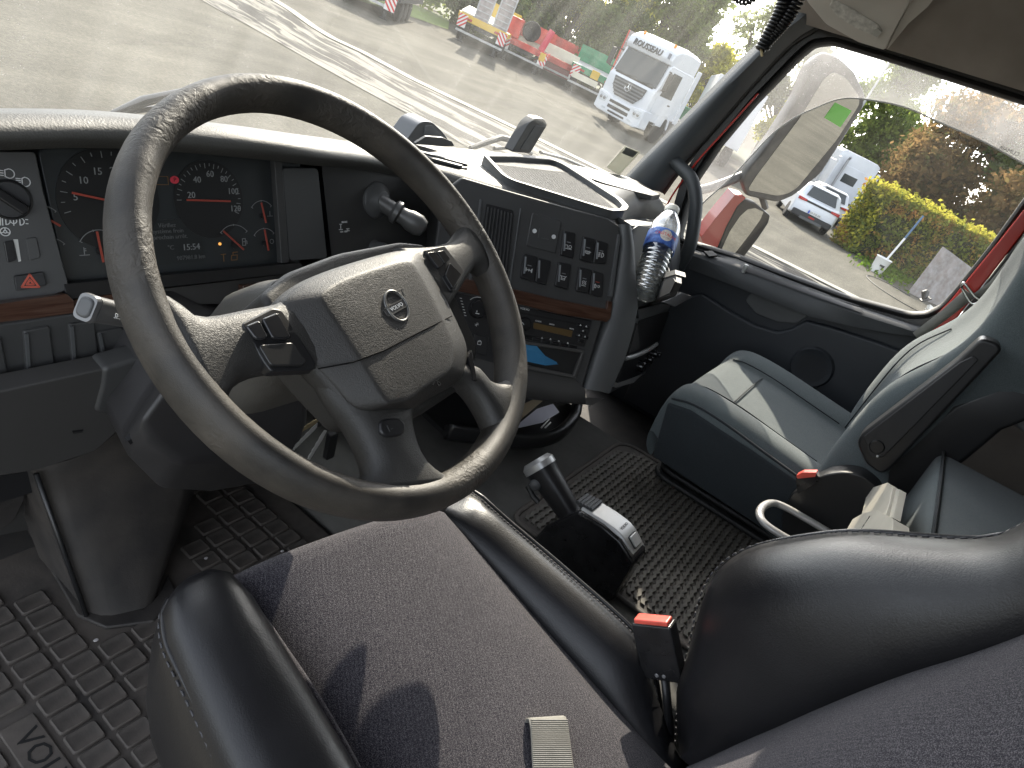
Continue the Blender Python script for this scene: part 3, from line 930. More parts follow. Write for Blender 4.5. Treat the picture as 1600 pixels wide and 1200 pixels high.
gauge('temperature_gauge', (156, 392), 33, 150, 55, 2, [], ((148, 362), (158, 408)), False)
gauge('fuel_gauge', (366, 382), 26, 140, 40, 2, [], ((346, 361), (377, 389)), False)
gauge('pressure_gauge', (409, 337), 19, 145, 40, 2, [], ((405, 317), (412, 347)), False)
gauge('pressure_gauge', (413, 380), 19, 145, 40, 2, [], ((410, 359), (416, 390)), False)
gauge('small_gauge', (70, 345), 24, 95, 40, 2, [], ((76, 344), (90, 352)), False)
gauge('small_gauge', (82, 395), 24, 95, 35, 2, [], ((70, 392), (74, 400)), False)
ds = pl('display', CLUS, [(222, 345), (314, 340), (318, 408), (226, 416)], .0, .0012, mat('display_dark', (.028, .031, .032), .3), dash, r=.002, bevel=0)
dim = mat('display_text', (.11, .115, .115), .5)
for s_, p_, z_ in (('Vérifiez', (260, 352), .0085), ('système frein', (262, 361), .0085), ('prochain arrêt.', (266, 370), .0085), ('°C', (266, 387), .009), ('15:54', (298, 386), .0125), ('907981.8 km', (298, 402), .0085)):
    ftext(s_, z_, CLUS, CLUS.px(*p_), .0016, dim if z_ < .012 else lens_m, ds)
pm = M(); c_ = CLUS.px(272, 281)
CLUS.plate(pm, [(c_[0] + .0062 * cos(k * pi / 10), c_[1] + .0052 * sin(k * pi / 10)) for k in range(20)], .0004, .0018)
wl_ = put('warning_lamp', pm, mat('warning_red', (.45, .04, .06), .4, emit=.03), dash, smooth=0)
ftext('P', .008, CLUS, c_, .002, mat('warning_dark', (.1, .01, .01), .5), wl_)
am = M(); c_ = CLUS.px(252, 282); strokes(am, CLUS, c_, .009, [[(-1, -.6), (1, -.6), (1, .6), (-1, .6), (-1, -.6)]], .0008, .0012)
amb = mat('amber_print', (.20, .11, .04), .5)
put('warning_lamp', am, amb, dash, smooth=0)
am = M(); c_ = CLUS.px(358, 402); strokes(am, CLUS, c_, .009, [[(-1.6, .6), (-.7, .6)], [(-1.15, .6), (-1.15, -.6)], [(.3, -.5), (1.4, -.5), (1.5, .3), (.4, .3), (.3, -.5)], [(.7, .3), (.7, .8), (1.6, .8)]], .0012, .0012)
put('warning_lamp', am, amb, dash, smooth=0)
am = M(); c_ = CLUS.px(343, 381); CLUS.plate(am, [(c_[0] + .0022 * cos(k * pi / 6), c_[1] + .0022 * sin(k * pi / 6)) for k in range(12)], .0004, .0018)
put('warning_lamp', am, mat('amber_lamp', (.8, .35, .08), .4, emit=.3), dash, smooth=0)
ic = M()
c_ = CLUS.px(381, 378); strokes(ic, CLUS, c_, .0052, [[(-.6, -1), (-.6, 1), (.4, 1), (.4, -1), (-.6, -1)], [(-.6, .1), (.4, .1)], [(.4, .5), (.9, .2), (.9, -.6)]], .0012, .001)
c_ = CLUS.px(131, 394); strokes(ic, CLUS, c_, .006, [[(0, -.5), (0, 1)], [(0, .7), (.4, .7)], [(0, .3), (.4, .3)], [(-1, -.6), (1, -.6)]], .001, .001)
c_ = CLUS.px(424, 377); strokes(ic, CLUS, c_, .0035, [arc(1, 0, 360, 12)], .0008, .001)
c_ = CLUS.px(421, 334); strokes(ic, CLUS, c_, .005, [[(0, -.6), (0, .8)], [(-1, -.7), (1, -.7)]], .0008, .001)
put('gauge_icon', ic, lens_m, dash, smooth=0, kind='stuff')
# left switch panel beside the cluster
LP = Frame(CLUS.P(*CLUS.px(60, 340), .012), (1, -.25, 0), CLUS.v)
lpn = pl('light_switch_panel', LP, [(-120, 236), (55, 237), (68, 300), (87, 370), (109, 452), (80, 462), (0, 478), (-100, 492)], -.02, .004, P_FACE, dash, r=.004, bevel=.002)
kc = LP.at(14, 312, .004)
put('knob_ring', M().lathe(kc, LP.n, [(0, 0), (.0230, 0), (.0226, .003), (.0205, .004), (.0198, .001), (0, .001)], 36), P_BLACK, lpn, smooth=40)
kb = M()
kk = LP.px(14, 312, .02)
kb.prism([LP.P(kk[0] + a * cos(-.62) - b * sin(-.62), kk[1] + a * sin(-.62) + b * cos(-.62), .006) for a, b in rounded([(-.019, -.0055), (.0195, -.006), (.022, 0), (.0195, .006), (-.019, .0055)], .003)], LP.n * .016)
put('light_knob', kb, P_GLOSS, lpn, bevel=.003, seg=3)
pi_ = M()
for (px_, sgm) in (((12, 271), [arc(1, -90, 90, 8, (.2, 0)), [(.2, 1), (-.5, .7), (-.5, -.7), (.2, -1)], [(-.8, .5), (-1.4, .5)], [(-.8, 0), (-1.4, 0)], [(-.8, -.5), (-1.4, -.5)]]),
                   ((37, 284), [arc(1, -90, 90, 8, (.2, 0)), [(.2, 1), (-.3, .7), (-.3, -.7), (.2, -1)], [(-.6, .6), (-1.4, .6)], [(-.6, .2), (-1.4, .2)], [(-.6, -.2), (-1.4, -.2)], [(-.6, -.6), (-1.4, -.6)]]),
                   ((36, 316), [arc(.55, 0, 360, 10)] + [[(.8 * cos(k * pi / 4), .8 * sin(k * pi / 4)), (1.2 * cos(k * pi / 4), 1.2 * sin(k * pi / 4))] for k in range(8)]),
                   ((8, 345), [[(-.9, -1), (-.9, 1)], [(-.5, -1), (-.5, 1)], arc(.8, -90, 90, 8, (.1, 0)), [(.1, -.8), (.1, .8)]]),
                   ((21, 345), [arc(.6, 0, 360, 10), [(0, -1), (0, 1)]]),
                   ((31, 346), [arc(.8, -90, 90, 8, (0, 0)), [(0, -.8), (0, .8)], [(1.1, .5), (1.5, .5)], [(1.1, -.4), (1.5, -.4)]]),
                   ((8, 362), [arc(.9, 0, 360, 14), arc(.3, 0, 360, 8), [(0, .4), (0, .9)], [(-.8, -.3), (-.2, -.1)], [(.8, -.3), (.2, -.1)]])):
    strokes(pi_, LP, LP.px(*px_, .004), .0052, sgm, .0010, .0044)
put('switch_icon', pi_, WHITE_PRINT, lpn, smooth=0, kind='stuff')
tw = pl('thumb_wheel', LP, [(6, 378), (20, 376), (26, 406), (12, 411)], .003, .009, P_GLOSS, lpn, r=.002, bevel=.002)
pl('dimmer_wedge', LP, [(21, 374), (28, 374), (33, 408), (29, 409)], .003, .0055, mat('pale_print', (.5, .5, .48), .5), lpn, r=0, bevel=0)
pl('blank_switch', LP, [(40, 373), (57, 370), (64, 402), (46, 408)], .003, .006, P_FACE, lpn, r=.003, bevel=.0015)
hz = pl('hazard_button', LP, [(22, 432), (68, 425), (73, 445), (26, 455)], .003, .010, P_BLACK, lpn, r=.002, bevel=.002)
hm = M(); strokes(hm, LP, LP.px(47, 440, .010), .0085, [[(-1, -.75), (1, -.75), (0, 1), (-1, -.75)], [(-.4, -.4), (.4, -.4), (0, .3), (-.4, -.4)]], .0022, .0102)
put('hazard_triangle', hm, mat('hazard_red', (.42, .07, .04), .4), hz, smooth=0)
# blank panel and parking-brake panel right of the cluster
pl('bezel_post', CLUS, [(428, 236), (440, 236), (452, 410), (440, 412)], .0, .012, P_FACE, dash, r=.002, bevel=.003)
pl('blank_panel', CLUS, [(441, 262), (497, 262), (512, 404), (452, 408)], .0, .010, mat('blank_panel_grey', (.062, .064, .065), .55, bump=((900, .2, .0005),)), dash, r=.008, bevel=.002)
put('brake_panel', M().grid([[CLUS.at(500, 236, -.0), CLUS.at(520, 420, 0)], [CLUS.at(575, 250, .02), CLUS.at(575, 430, .012)], [CLUS.at(640, 262, .012), CLUS.at(640, 452, 0)], [CLUS.at(735, 285, -.03), CLUS.at(718, 470, -.02)]]), P_FACE, dash, smooth=60)
bi = M()
BP = CLUS
for px_, sgm in (((532, 354), [[(0, -.8), (0, .8)], [(-.8, -1), (.8, -1)], [(-.5, .8), (.5, .8)]]), ((543, 357), [[(-.7, -.1), (.7, -.1)], [(-.8, -.8), (.8, -.8)], [(0, -.1), (0, -.8)]])):
    strokes(bi, BP, BP.px(*px_, .022), .005, sgm, .0012, .0225)
bt = put('brake_icon', bi, WHITE_PRINT, dash, smooth=0, kind='stuff')
ftext('BRAKE', .0045, BP, BP.px(538, 347, .022), .0226, WHITE_PRINT, dash)
ftext('ON  OFF', .0045, BP, BP.px(537, 362, .022), .0226, WHITE_PRINT, dash)
pb = put('parking_brake_mount', M().lathe(CLUS.at(583, 312, .008), CLUS.n, [(0, .03), (.016, .028), (.026, .016), (.030, .015), (.033, .012), (.034, 0), (0, -.02)], 28), P_GREY, dash, smooth=40)
b0, b1 = CLUS.at(588, 312, .022), CLUS.at(645, 347, .075)
bd = (b1 - b0).normalized()
put('parking_brake_lever', M().lathe(b0, bd, [(.0, 0), (.0150, 0), (.0150, .033), (.0215, .038), (.022, .046), (.0155, .050), (.016, .060), (.0195, .070), (.0205, .088), (.015, .100), (.0, .104)], 22), mat('lever_grey', (.085, .086, .085), .35, bump=((900, .2, .0005),)), dash, smooth=45)
put('small_knob', M().lathe(CLUS.at(584, 388, .012), CLUS.n, [(0, .03), (.011, .030), (.013, .026), (.0145, .004), (.017, 0), (0, 0)], 22), P_GREY, dash, smooth=40)

# ---- wood strips
def wood_mat():
    m = bpy.data.materials.new('walnut_strip'); m.use_nodes = True
    t = m.node_tree; N, L = t.nodes.new, t.links.new; b = t.nodes['Principled BSDF']
    tc = N('ShaderNodeTexCoord'); mp = N('ShaderNodeMapping'); mp.inputs['Scale'].default_value = (3, 3, 60)
    L(tc.outputs['Object'], mp.inputs[0])
    n = N('ShaderNodeTexNoise'); n.inputs['Scale'].default_value = 5; n.inputs['Detail'].default_value = 7; n.inputs['Distortion'].default_value = .6
    L(mp.outputs[0], n.inputs['Vector'])
    cr = N('ShaderNodeValToRGB')
    cr.color_ramp.elements[0].position = .33; cr.color_ramp.elements[0].color = (.035, .012, .006, 1)
    cr.color_ramp.elements[1].position = .68; cr.color_ramp.elements[1].color = (.085, .046, .031, 1)
    L(n.outputs['Fac'], cr.inputs[0]); L(cr.outputs[0], b.inputs['Base Color'])
    b.inputs['Roughness'].default_value = .28; b.inputs['Coat Weight'].default_value = .5; b.inputs['Coat Roughness'].default_value = .1
    return m
WOOD = wood_mat()
LPW = Frame(LP.P(0, 0, 0), (1, -.06, 0), CLUS.v)
pl('wood_strip', LPW, [(-110, 492), (0, 475), (104, 459), (116, 470), (116, 489), (0, 506), (-110, 524)], -.01, .014, WOOD, dash, r=.002, bevel=.004, seg=3)
pl('wood_strip', LPW, [(108, 470), (180, 459), (200, 462), (190, 472), (118, 486)], -.02, .004, WOOD, dash, r=.002, bevel=.003)
pl('wood_strip', CLUS, [(380, 446), (440, 437), (530, 424), (530, 436), (440, 449), (380, 458)], -.02, .018, WOOD, dash, r=.002, bevel=.003)
pl('under_cluster_ledge', CLUS, [(100, 444), (470, 411), (480, 424), (250, 450), (105, 468)], -.01, .02, P_BLACK, dash, r=.002, bevel=.004)
pl('lower_ledge', CLUS, [(105, 468), (300, 446), (480, 424), (560, 424), (560, 470), (480, 470), (180, 480), (120, 484)], -.02, .006, P_DARK, dash, r=.002, bevel=.003)
# lower panel left with blank switch plates
LW_ = Frame((-.7, .80, .3), (1, .02, 0), (0, .05, 1))
pl('switch_row_panel', LW_, [(-150, 528), (0, 508), (116, 491), (240, 470), (300, 480), (300, 550), (180, 572), (0, 608), (-150, 630)], -.03, .0, P_FACE, dash, r=.004, bevel=.003)
for q_ in ([(-34, 531), (2, 526), (13, 586), (-28, 594)], [(37, 518), (78, 510), (86, 570), (42, 584)], [(108, 507), (148, 502), (154, 556), (113, 566)], [(152, 520), (192, 512), (198, 552), (160, 560)]):
    s_ = pl('blank_switch', LW_, q_, -.002, .0045, P_FACE, dash, r=.004, bevel=.002)
    a, b, c, d = [Vector(LW_.px(*p, .0045)) for p in q_]
    e = M(); strokes(e, LW_, (0, 0), 1, [[tuple(a + (c - a) * .06), tuple(d + (b - d) * .06)]], .0035, .0045, .003)
    put('blank_ridge', e, P_GREY, s_, smooth=0)
kp = [[], [], [], []]
for px_, (ya, za) in zip(range(0, 8), [(0, 0)] * 8): pass
KN = Frame((-.7, .77, .2), X, (0, -.16, 1))
pl('knee_panel', KN, [(-150, 636), (0, 612), (172, 575), (176, 600), (165, 645), (205, 655), (150, 705), (60, 735), (-160, 770)], -.03, 0, P_DARK, dash, r=.008, bevel=.008, seg=3)
pl('knee_panel_end', KN, [(162, 577), (235, 556), (232, 600), (200, 650), (148, 645), (160, 602)], -.03, .004, P_FACE, dash, r=.008, bevel=.006, seg=3)
put('lower_dash_body', M().bx(-1.05, .3, .90, 1.12, .0, .5).bx(.25, 1.02, .78, 1.1, .12, .46), P_BLACK, dash, smooth=0)
kb_ = [(-160, 770), (-40, 752), (60, 733), (110, 718), (150, 703), (205, 655), (235, 600)]
put('footwell_liner', M().grid([[KN.at(x, y, -.01) for x, y in kb_], [KN.at(x, y, -.05) + V3(0, .06, -.03) for x, y in kb_], [FY(.955).at(x + 10, y + 60) for x, y in kb_], [FY(1.0).at(x + 10, y + 90) for x, y in kb_]]), P_DARK, dash, smooth=180)
nsl = M(); KN.plate(nsl, KN.loop([(112, 673), (130, 671), (128, 675), (114, 677)], .0, .001), -.002, .001)
put('slot', nsl, P_BLACK, dash, smooth=0)

# ---- angled switch stack
st_out = [(722, 276), (800, 299), (900, 327), (950, 340), (968, 352), (971, 372), (958, 470), (942, 500), (911, 606), (880, 602), (795, 578), (690, 556), (672, 440), (690, 300)]
stk = put('switch_stack', STACK.plate(M(), STACK.loop(st_out, 0, .006), -.10, 0), P_FACE, dash, bevel=.006, seg=3)
# right shoulder: pale pillar and side face
ssd = Frame((.214, .560, .50), (.93, .10, 0), Z * cos(_t) + _aw * sin(_t) * .8)
def srf(name, pts3, material, smooth=180):
    return put(name, M().grid(pts3), material, dash, smooth=smooth)
L0 = [STACK.at(x, y, -.004) for x, y in [(968, 350), (970, 385), (962, 440), (956, 475), (946, 510), (928, 560), (912, 607)]]
L1 = [p + STACK.u * .006 + STACK.n * .006 for p in L0]
L2 = [STACK.at(x, y, -.012) for x, y in [(986, 351), (991, 385), (994, 440), (997, 480), (990, 515), (976, 562), (953, 614)]]
L3 = [p + V3(.03, .09, 0) for p in L2]
srf('stack_shoulder', [[p - STACK.n * .03 for p in L0], L0, L1, [a * .5 + b * .5 + STACK.n * .007 for a, b in zip(L1, L2)], L2, L3], P_GREY, 60)
# vents
def fin_vent(px, n):
    a = STACK.loop(px, .002, .006)
    fr_ = put('vent', STACK.plate(M(), a, -.001, .002), P_BLACK, dash, bevel=.001)
    p = [Vector(STACK.px(*q, .002)) for q in px]
    for k in range(n):
        t = (k + .8) / (n + .6)
        u0 = p[0] + (p[1] - p[0]) * t; u1 = p[3] + (p[2] - p[3]) * t
        e = M(); strokes(e, STACK, (0, 0), 1, [[tuple(u0 + (u1 - u0) * .05), tuple(u1 + (u0 - u1) * .04)]], .0022, .001, .006)
        put('fin', e, P_FACE, fr_, smooth=0)
fin_vent([(759, 317), (803, 329), (792, 447), (742, 433)], 8)
pl('vent_border', STACK, [(750, 311), (754, 312), (737, 440), (733, 440)], -.001, .003, P_GREY, dash, r=0, bevel=.001)
pl('vent_border', STACK, [(813, 325), (815, 326), (797, 452), (794, 452)], -.001, .003, P_GREY, dash, r=0, bevel=.001)
# switches: (corners, icon strokes)
ICONS = {
    'trailer': [[(-1.4, -.7), (1.4, -.7)], [(-1.2, -.4), (-1.2, .5), (-.3, .5), (-.3, -.4)], arc(.55, 0, 360, 10, (.7, .1))],
    'beacon': [[(-.5, -.6), (-.5, .3), (.5, .3), (.5, -.6), (-.5, -.6)], [(-.9, -.5), (-.8, .5)], [(.9, -.5), (.8, .5)], [(-1.3, .2), (-.9, 0)], [(1.3, .2), (.9, 0)], [(0, -.6), (0, .3)]],
    'fog': [arc(.8, -90, 90, 8, (.3, 0)), [(.3, -.8), (.3, .8)], [(-.2, .6), (-1.2, .4)], [(-.2, 0), (-1.2, -.2)], [(-.2, -.5), (-1.2, -.7)], [(-.7, .8), (-.7, -.9)]],
    'diff': [[(-1.2, .7), (-1.2, -.7)], [(1.2, .7), (1.2, -.7)], [(-.9, .5), (-.9, -.5)], [(.9, .5), (.9, -.5)], [(-1.2, 0), (-.4, 0)], [(1.2, 0), (.4, 0)], [(0, .35), (.35, 0), (0, -.35), (-.35, 0), (0, .35)]],
    'cab': [[(-1.2, .8), (-.8, .4)], [(1.2, .8), (.8, .4)], [(-.8, .6), (.8, .6)], [(-.7, .4), (-.7, -.6), (.7, -.6), (.7, .4)], [(-.7, -.1), (.7, -.1)]],
    'heat': [[(-.8, -1), (.9, -1)]] + [[(x, -.6), (x + .25, -.2), (x - .1, .3), (x + .2, .8)] for x in (-.6, 0, .6)],
    'mirror': [[(-1.1, -.7), (-1.3, 0), (-.8, .7), (-.3, .2), (-.4, -.6), (-1.1, -.7)], [(-.9, -.4), (-.8, .4)], [(.2, .3), (.9, .4), (1.1, -.1)], [(.2, -.1), (.8, -.3)]],
}
def switch(px, icon=None, lamp=(.25, .25, .25), red=False):
    s = pl('rocker_switch', STACK, px, -.002, .006, P_BLACK, dash, r=.004, bevel=.0025)
    a, b, c, d = [Vector(STACK.px(*q, .006)) for q in px]
    e = M(); strokes(e, STACK, (0, 0), 1, [[tuple(a + (c - a) * .13), tuple(d + (b - d) * .22)]], .0030, .0055, .003)
    put('switch_ridge', e, mat('ridge_grey', (.20, .21, .22), .4), s, smooth=0)
    if icon:
        ce_ = a * .2 + b * .2 + c * .3 + d * .3
        m_ = M(); strokes(m_, STACK, tuple(ce_), .0058, ICONS[icon], .0010, .0062)
        put('switch_icon', m_, WHITE_PRINT, s, smooth=0)
        m_ = M(); l_ = a * .29 + b * .29 + c * .21 + d * .21
        strokes(m_, STACK, tuple(l_), .004, [[(-1, 0), (1, 0)]], .0016, .0062)
        put('indicator', m_, mat('lamp_red', (.3, .05, .03), .4) if red else mat('lamp_grey', (.2, .2, .21), .4), s, smooth=0)
    return s
lg = pl('blank_plate', STACK, [(832, 332), (878, 345), (868, 396), (822, 384)], -.001, .003, P_FACE, dash, r=.005, bevel=.002)
for q_ in ((835, 361), (865, 370)):
    put('plate_screw', M().lathe(STACK.at(*q_, .003), STACK.n, [(0, 0), (.0045, 0), (.0045, .0015), (.002, .0017), (0, .0008)], 12), WHITE_PRINT, lg, smooth=40)
e = M(); strokes(e, STACK, (0, 0), 1, [[STACK.px(846, 372, .003), STACK.px(857, 374, .003)], [STACK.px(843, 357, .003), STACK.px(841, 371, .003)]], .0012, .003)
put('plate_line', e, P_GREY, lg, smooth=0)
switch([(881, 360), (900, 364), (896, 404), (876, 399)], 'trailer')
switch([(912, 369), (931, 374), (925, 411), (906, 406)], 'beacon')
switch([(932, 375), (951, 380), (947, 413), (927, 411)], 'fog')
switch([(819, 396), (840, 401), (835, 441), (813, 434)], 'diff')
switch([(841, 402), (862, 408), (854, 446), (836, 441)], None)
switch([(873, 409), (893, 413), (888, 453), (867, 447)], 'cab')
switch([(905, 417), (926, 422), (920, 459), (900, 455)], 'heat')
switch([(926, 422), (944, 428), (941, 465), (921, 460)], 'mirror', red=True)
pl('stack_edge_trim', STACK, [(966, 366), (970, 367), (957, 464), (951, 463)], -.001, .005, P_GREY, dash, r=.001, bevel=.0015)
wd_ = pl('wood_strip', STACK, [(650, 415), (720, 434), (796, 450), (870, 468), (948, 483), (950, 470), (957, 472), (954, 497), (948, 503), (870, 490), (798, 472), (720, 456), (645, 436)], -.001, .008, WOOD, dash, r=.001, bevel=.003, seg=3)
# radio and shelf (lower half)
rd = thing('radio', 'black car radio with amber display and round knob below the wood strip', 'radio', tuple(STACK.at(865, 515)))
pl('body', STACK, [(796, 476), (926, 501), (914, 542), (792, 518)], -.02, .004, P_BLACK, rd, r=.003, bevel=.002)
pl('display', STACK, [(834, 504), (895, 517), (893, 527), (833, 513)], .003, .0046, mat('amber_lcd', (.095, .062, .026), .3), rd, r=.001, bevel=0)
put('volume_knob', M().lathe(STACK.at(818, 506, .004), STACK.n, [(0, .014), (.012, .013), (.0135, .010), (.014, 0), (0, 0)], 24), P_GLOSS, rd, smooth=40)
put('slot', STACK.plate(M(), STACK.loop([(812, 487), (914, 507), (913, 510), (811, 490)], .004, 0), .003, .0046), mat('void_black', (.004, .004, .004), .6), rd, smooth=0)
for k in range(6):
    x_, y_ = 820 + k * 14, 524 + k * 3.0
    pl('button', STACK, [(x_, y_), (x_ + 12, y_ + 2.5), (x_ + 11, y_ + 7.5), (x_ - 1, y_ + 5)], .003, .0065, P_GLOSS, rd, r=.001, bevel=.001)
for (x_, y_) in ((903, 505), (913, 508), (908, 515), (902, 521), (912, 524), (905, 529)):
    pl('button', STACK, [(x_, y_), (x_ + 8, y_ + 2), (x_ + 7, y_ + 7), (x_ - 1, y_ + 5)], .003, .0065, P_GLOSS, rd, r=.001, bevel=.001)
rp = M()
for (x_, y_) in ((847, 528), (860, 530), (873, 533), (887, 536), (907, 508), (916, 510), (911, 517), (905, 524), (914, 526)):
    strokes(rp, STACK, STACK.px(x_, y_, .0065), .0016, [[(-1, -.6), (1, -.6), (0, 1), (-1, -.6)]], .0009, .0066)
strokes(rp, STACK, STACK.px(818, 506, .018), .006, [[(-.5, .4), (.2, -.3)]], .001, .0182)
put('button_print', rp, WHITE_PRINT, rd, smooth=0, kind='stuff')
rot_ = 0.
ftext('VOLVO', .0062, STACK, STACK.px(820, 483, .004), .0045, WHITE_PRINT, rd)
for s_, p_ in (('CD/RDS', (841, 502)), ('AM/FM', (862, 507)), ('MUTE', (893, 514))):
    ftext(s_, .004, STACK, STACK.px(*p_, .004), .0044, WHITE_PRINT, rd)
# open shelf under the radio
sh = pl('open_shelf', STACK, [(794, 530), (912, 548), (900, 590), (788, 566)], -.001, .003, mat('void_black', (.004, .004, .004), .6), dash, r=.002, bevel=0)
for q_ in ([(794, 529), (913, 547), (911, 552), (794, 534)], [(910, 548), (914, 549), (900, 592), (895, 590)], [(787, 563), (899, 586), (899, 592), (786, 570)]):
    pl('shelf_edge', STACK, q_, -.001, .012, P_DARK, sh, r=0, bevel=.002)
pp_ = STACK
pap = M()
pq = [(812, 536), (838, 540), (852, 556), (876, 569), (852, 571), (824, 565), (813, 556)]
pap.prism([pp_.at(*p, .006 + .004 * sin(i * 1.7)) for i, p in enumerate(pq)], pp_.n * -.0006)
tag(put('blue_paper', pap, mat('blue_paper', (.025, .15, .30), .6, bump=((40, .4, .004),), var=(12, .15)), smooth=0), 'bright blue paper lying in the open shelf under the radio', 'paper')
# climate controls left of the radio
cc_ = pl('climate_panel', STACK, [(690, 452), (796, 476), (788, 575), (690, 552)], -.001, .002, P_BLACK, dash, r=.003, bevel=.001)
put('dial', M().lathe(STACK.at(746, 483, .002), STACK.n, [(0, .014), (.016, .013), (.018, .010), (.019, 0), (0, 0)], 28), P_GLOSS, cc_, smooth=40)
e = M(); strokes(e, STACK, STACK.px(746, 483, .002), .024, [arc(1, 60, 140, 10)], .0014, .0026)
strokes(e, STACK, STACK.px(746, 489, .016), .006, [[(-.6, -.2), (.6, -.2)], [(-.3, .2), (-.3, .7)]], .0014, .0162)
for k in range(7):
    strokes(e, STACK, STACK.px(720 + k * 1.2, 466 + k * 4.5, .003), .003, [[(-.6, 0), (.6, 0)]], .0012, .0026)
strokes(e, STACK, STACK.px(745, 507, .003), .004, [[(-1, 0), (1, 0)], [(0, -1), (0, 1)], [(-.7, -.7), (.7, .7)]], .0008, .0026)
strokes(e, STACK, STACK.px(749, 536, .006), .006, [[(-.6, -.5), (-.6, .5), (.6, .5), (.6, -.5), (-.6, -.5)], arc(.4, 0, 180, 8, (0, .5))], .0010, .0062)
put('climate_print', e, WHITE_PRINT, cc_, smooth=0, kind='stuff')
pl('push_button', STACK, [(742, 522), (764, 527), (760, 556), (738, 551)], .001, .006, P_BLACK, cc_, r=.002, bevel=.002)
pl('push_button', STACK, [(722, 518), (738, 521), (734, 550), (718, 546)], .001, .006, P_BLACK, cc_, r=.002, bevel=.002)
# lower apron of the stack
AP = Frame(STACK.at(850, 588), STACK.u, Z * .98 + _aw * .2)
put('stack_apron', M().grid([[STACK.at(x, y, .002) for x, y in [(690, 545), (790, 572), (898, 592), (914, 608)]],
                             [STACK.at(x, y, .008) for x, y in [(690, 575), (790, 595), (890, 612), (915, 612)]],
                             [STACK.at(x, y, -.004) for x, y in [(690, 600), (795, 615), (880, 627), (915, 631)]],
                             [STACK.at(x, y, -.05) for x, y in [(690, 606), (795, 620), (882, 630), (925, 633)]],
                             [STACK.at(x, y, -.15) for x, y in [(690, 596), (795, 610), (882, 620), (945, 622)]]]), P_DARK, dash, smooth=60)
# ---- passenger side of the stack: bottle holder, pocket, knob panel
SIDE = Frame((.30, .555, .40), (1, .10, 0), (0, .20, 1))
pl('side_face', SIDE, [(984, 352), (1000, 352), (1062, 352), (1064, 420), (1050, 468), (1026, 540), (1008, 584), (950, 616), (945, 600), (975, 560), (996, 480), (990, 410)], -.10, .0, P_GREY, dash, r=.006, bevel=.004)
pl('holder_recess', SIDE, [(986, 360), (998, 352), (1020, 356), (1048, 380), (1052, 430), (1020, 460), (998, 463)], -.001, .0035, mat('recess_grey', (.03, .031, .032), .5), dash, r=.006, bevel=.001)
hl = thing('cup_holder', 'pale edged grey cup holder folded out of the stack, holding the bottle', 'cup holder', tuple(SIDE.at(1020, 460, .03)))
hd = M()
HF = Frame(SIDE.at(1030, 452, .075), (.9, .35, 0), (0, .1, 1))
hq = HF.loop([(1012, 478), (1024, 446), (1032, 433), (1052, 427), (1060, 430), (1060, 442), (1050, 462), (1020, 474)], 0, .004)
put('front_plate', HF.plate(M(), hq, -.006, .004), P_DARK, hl, bevel=.003, seg=3)
hq = HF.loop([(1020, 471), (1027, 448), (1035, 440), (1053, 435), (1056, 440), (1047, 458)], .005, .004)
put('inset', HF.plate(M(), hq, .003, .006), P_BLACK, hl, bevel=.002)
put('top_rim', HF.plate(M(), HF.loop([(1022, 441), (1032, 429), (1060, 423), (1061, 430), (1034, 437), (1026, 447)], 0, .003), -.012, .006), mat('rim_pale', (.22, .21, .19), .45), hl, bevel=.003)
put('cup_floor', M().prism([SIDE.at(*p) for p in [(996, 462), (1018, 470), (1050, 455), (1030, 448)]], SIDE.n * .07), P_DARK, hl, bevel=.002)
put('wire_arm', M().tube([HF.at(1041, 398, -.03), HF.at(1046, 427, -.005)], .0015, 6), P_GREY, hl)
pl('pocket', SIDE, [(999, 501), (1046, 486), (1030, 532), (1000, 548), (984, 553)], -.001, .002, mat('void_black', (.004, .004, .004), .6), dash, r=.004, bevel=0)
pl('pocket_lip', SIDE, [(997, 484), (1048, 469), (1045, 482), (999, 498)], -.001, .012, P_GREY, dash, r=.003, bevel=.004)
pl('pocket_body', SIDE, [(983, 553), (996, 505), (1000, 545)], -.001, .006, P_DARK, dash, r=.001, bevel=.002)
hb = smooth_path([SIDE.at(978, 560, .02), SIDE.at(995, 555, .028), SIDE.at(1010, 548, .028), SIDE.at(1026, 538, .02)], 6)
put('pocket_handle', M().tube(hb, .0062, 10), SILVER, dash, smooth=180)
kpn = pl('heater_panel', SIDE, [(974, 566), (1026, 543), (1024, 560), (1004, 584), (965, 600)], -.001, .008, P_BLACK, dash, r=.003, bevel=.003)
for (x_, y_, r_) in ((997, 571, .017), (1010, 560, .012), (1018, 551, .012), (1023, 552, .009)):
    put('control_knob', M().lathe(SIDE.at(x_, y_, .008), SIDE.n, [(0, .022), (r_ * .85, .021), (r_, .017), (r_ * 1.05, 0), (0, 0)], 18), P_GLOSS, kpn, smooth=40)
ft = M(); strokes(ft, SIDE, SIDE.px(972, 582, .008), .006, [[(-.8, .3), (.2, .5)], [(-.8, -.3), (.2, -.1)]], .0012, .0082)
put('knob_print', ft, P_GREY, kpn, smooth=0, kind='stuff')
pl('side_bottom_trim', SIDE, [(962, 600), (1004, 585), (990, 598), (962, 606)], -.001, .009, SILVER, dash, r=.002, bevel=.002)

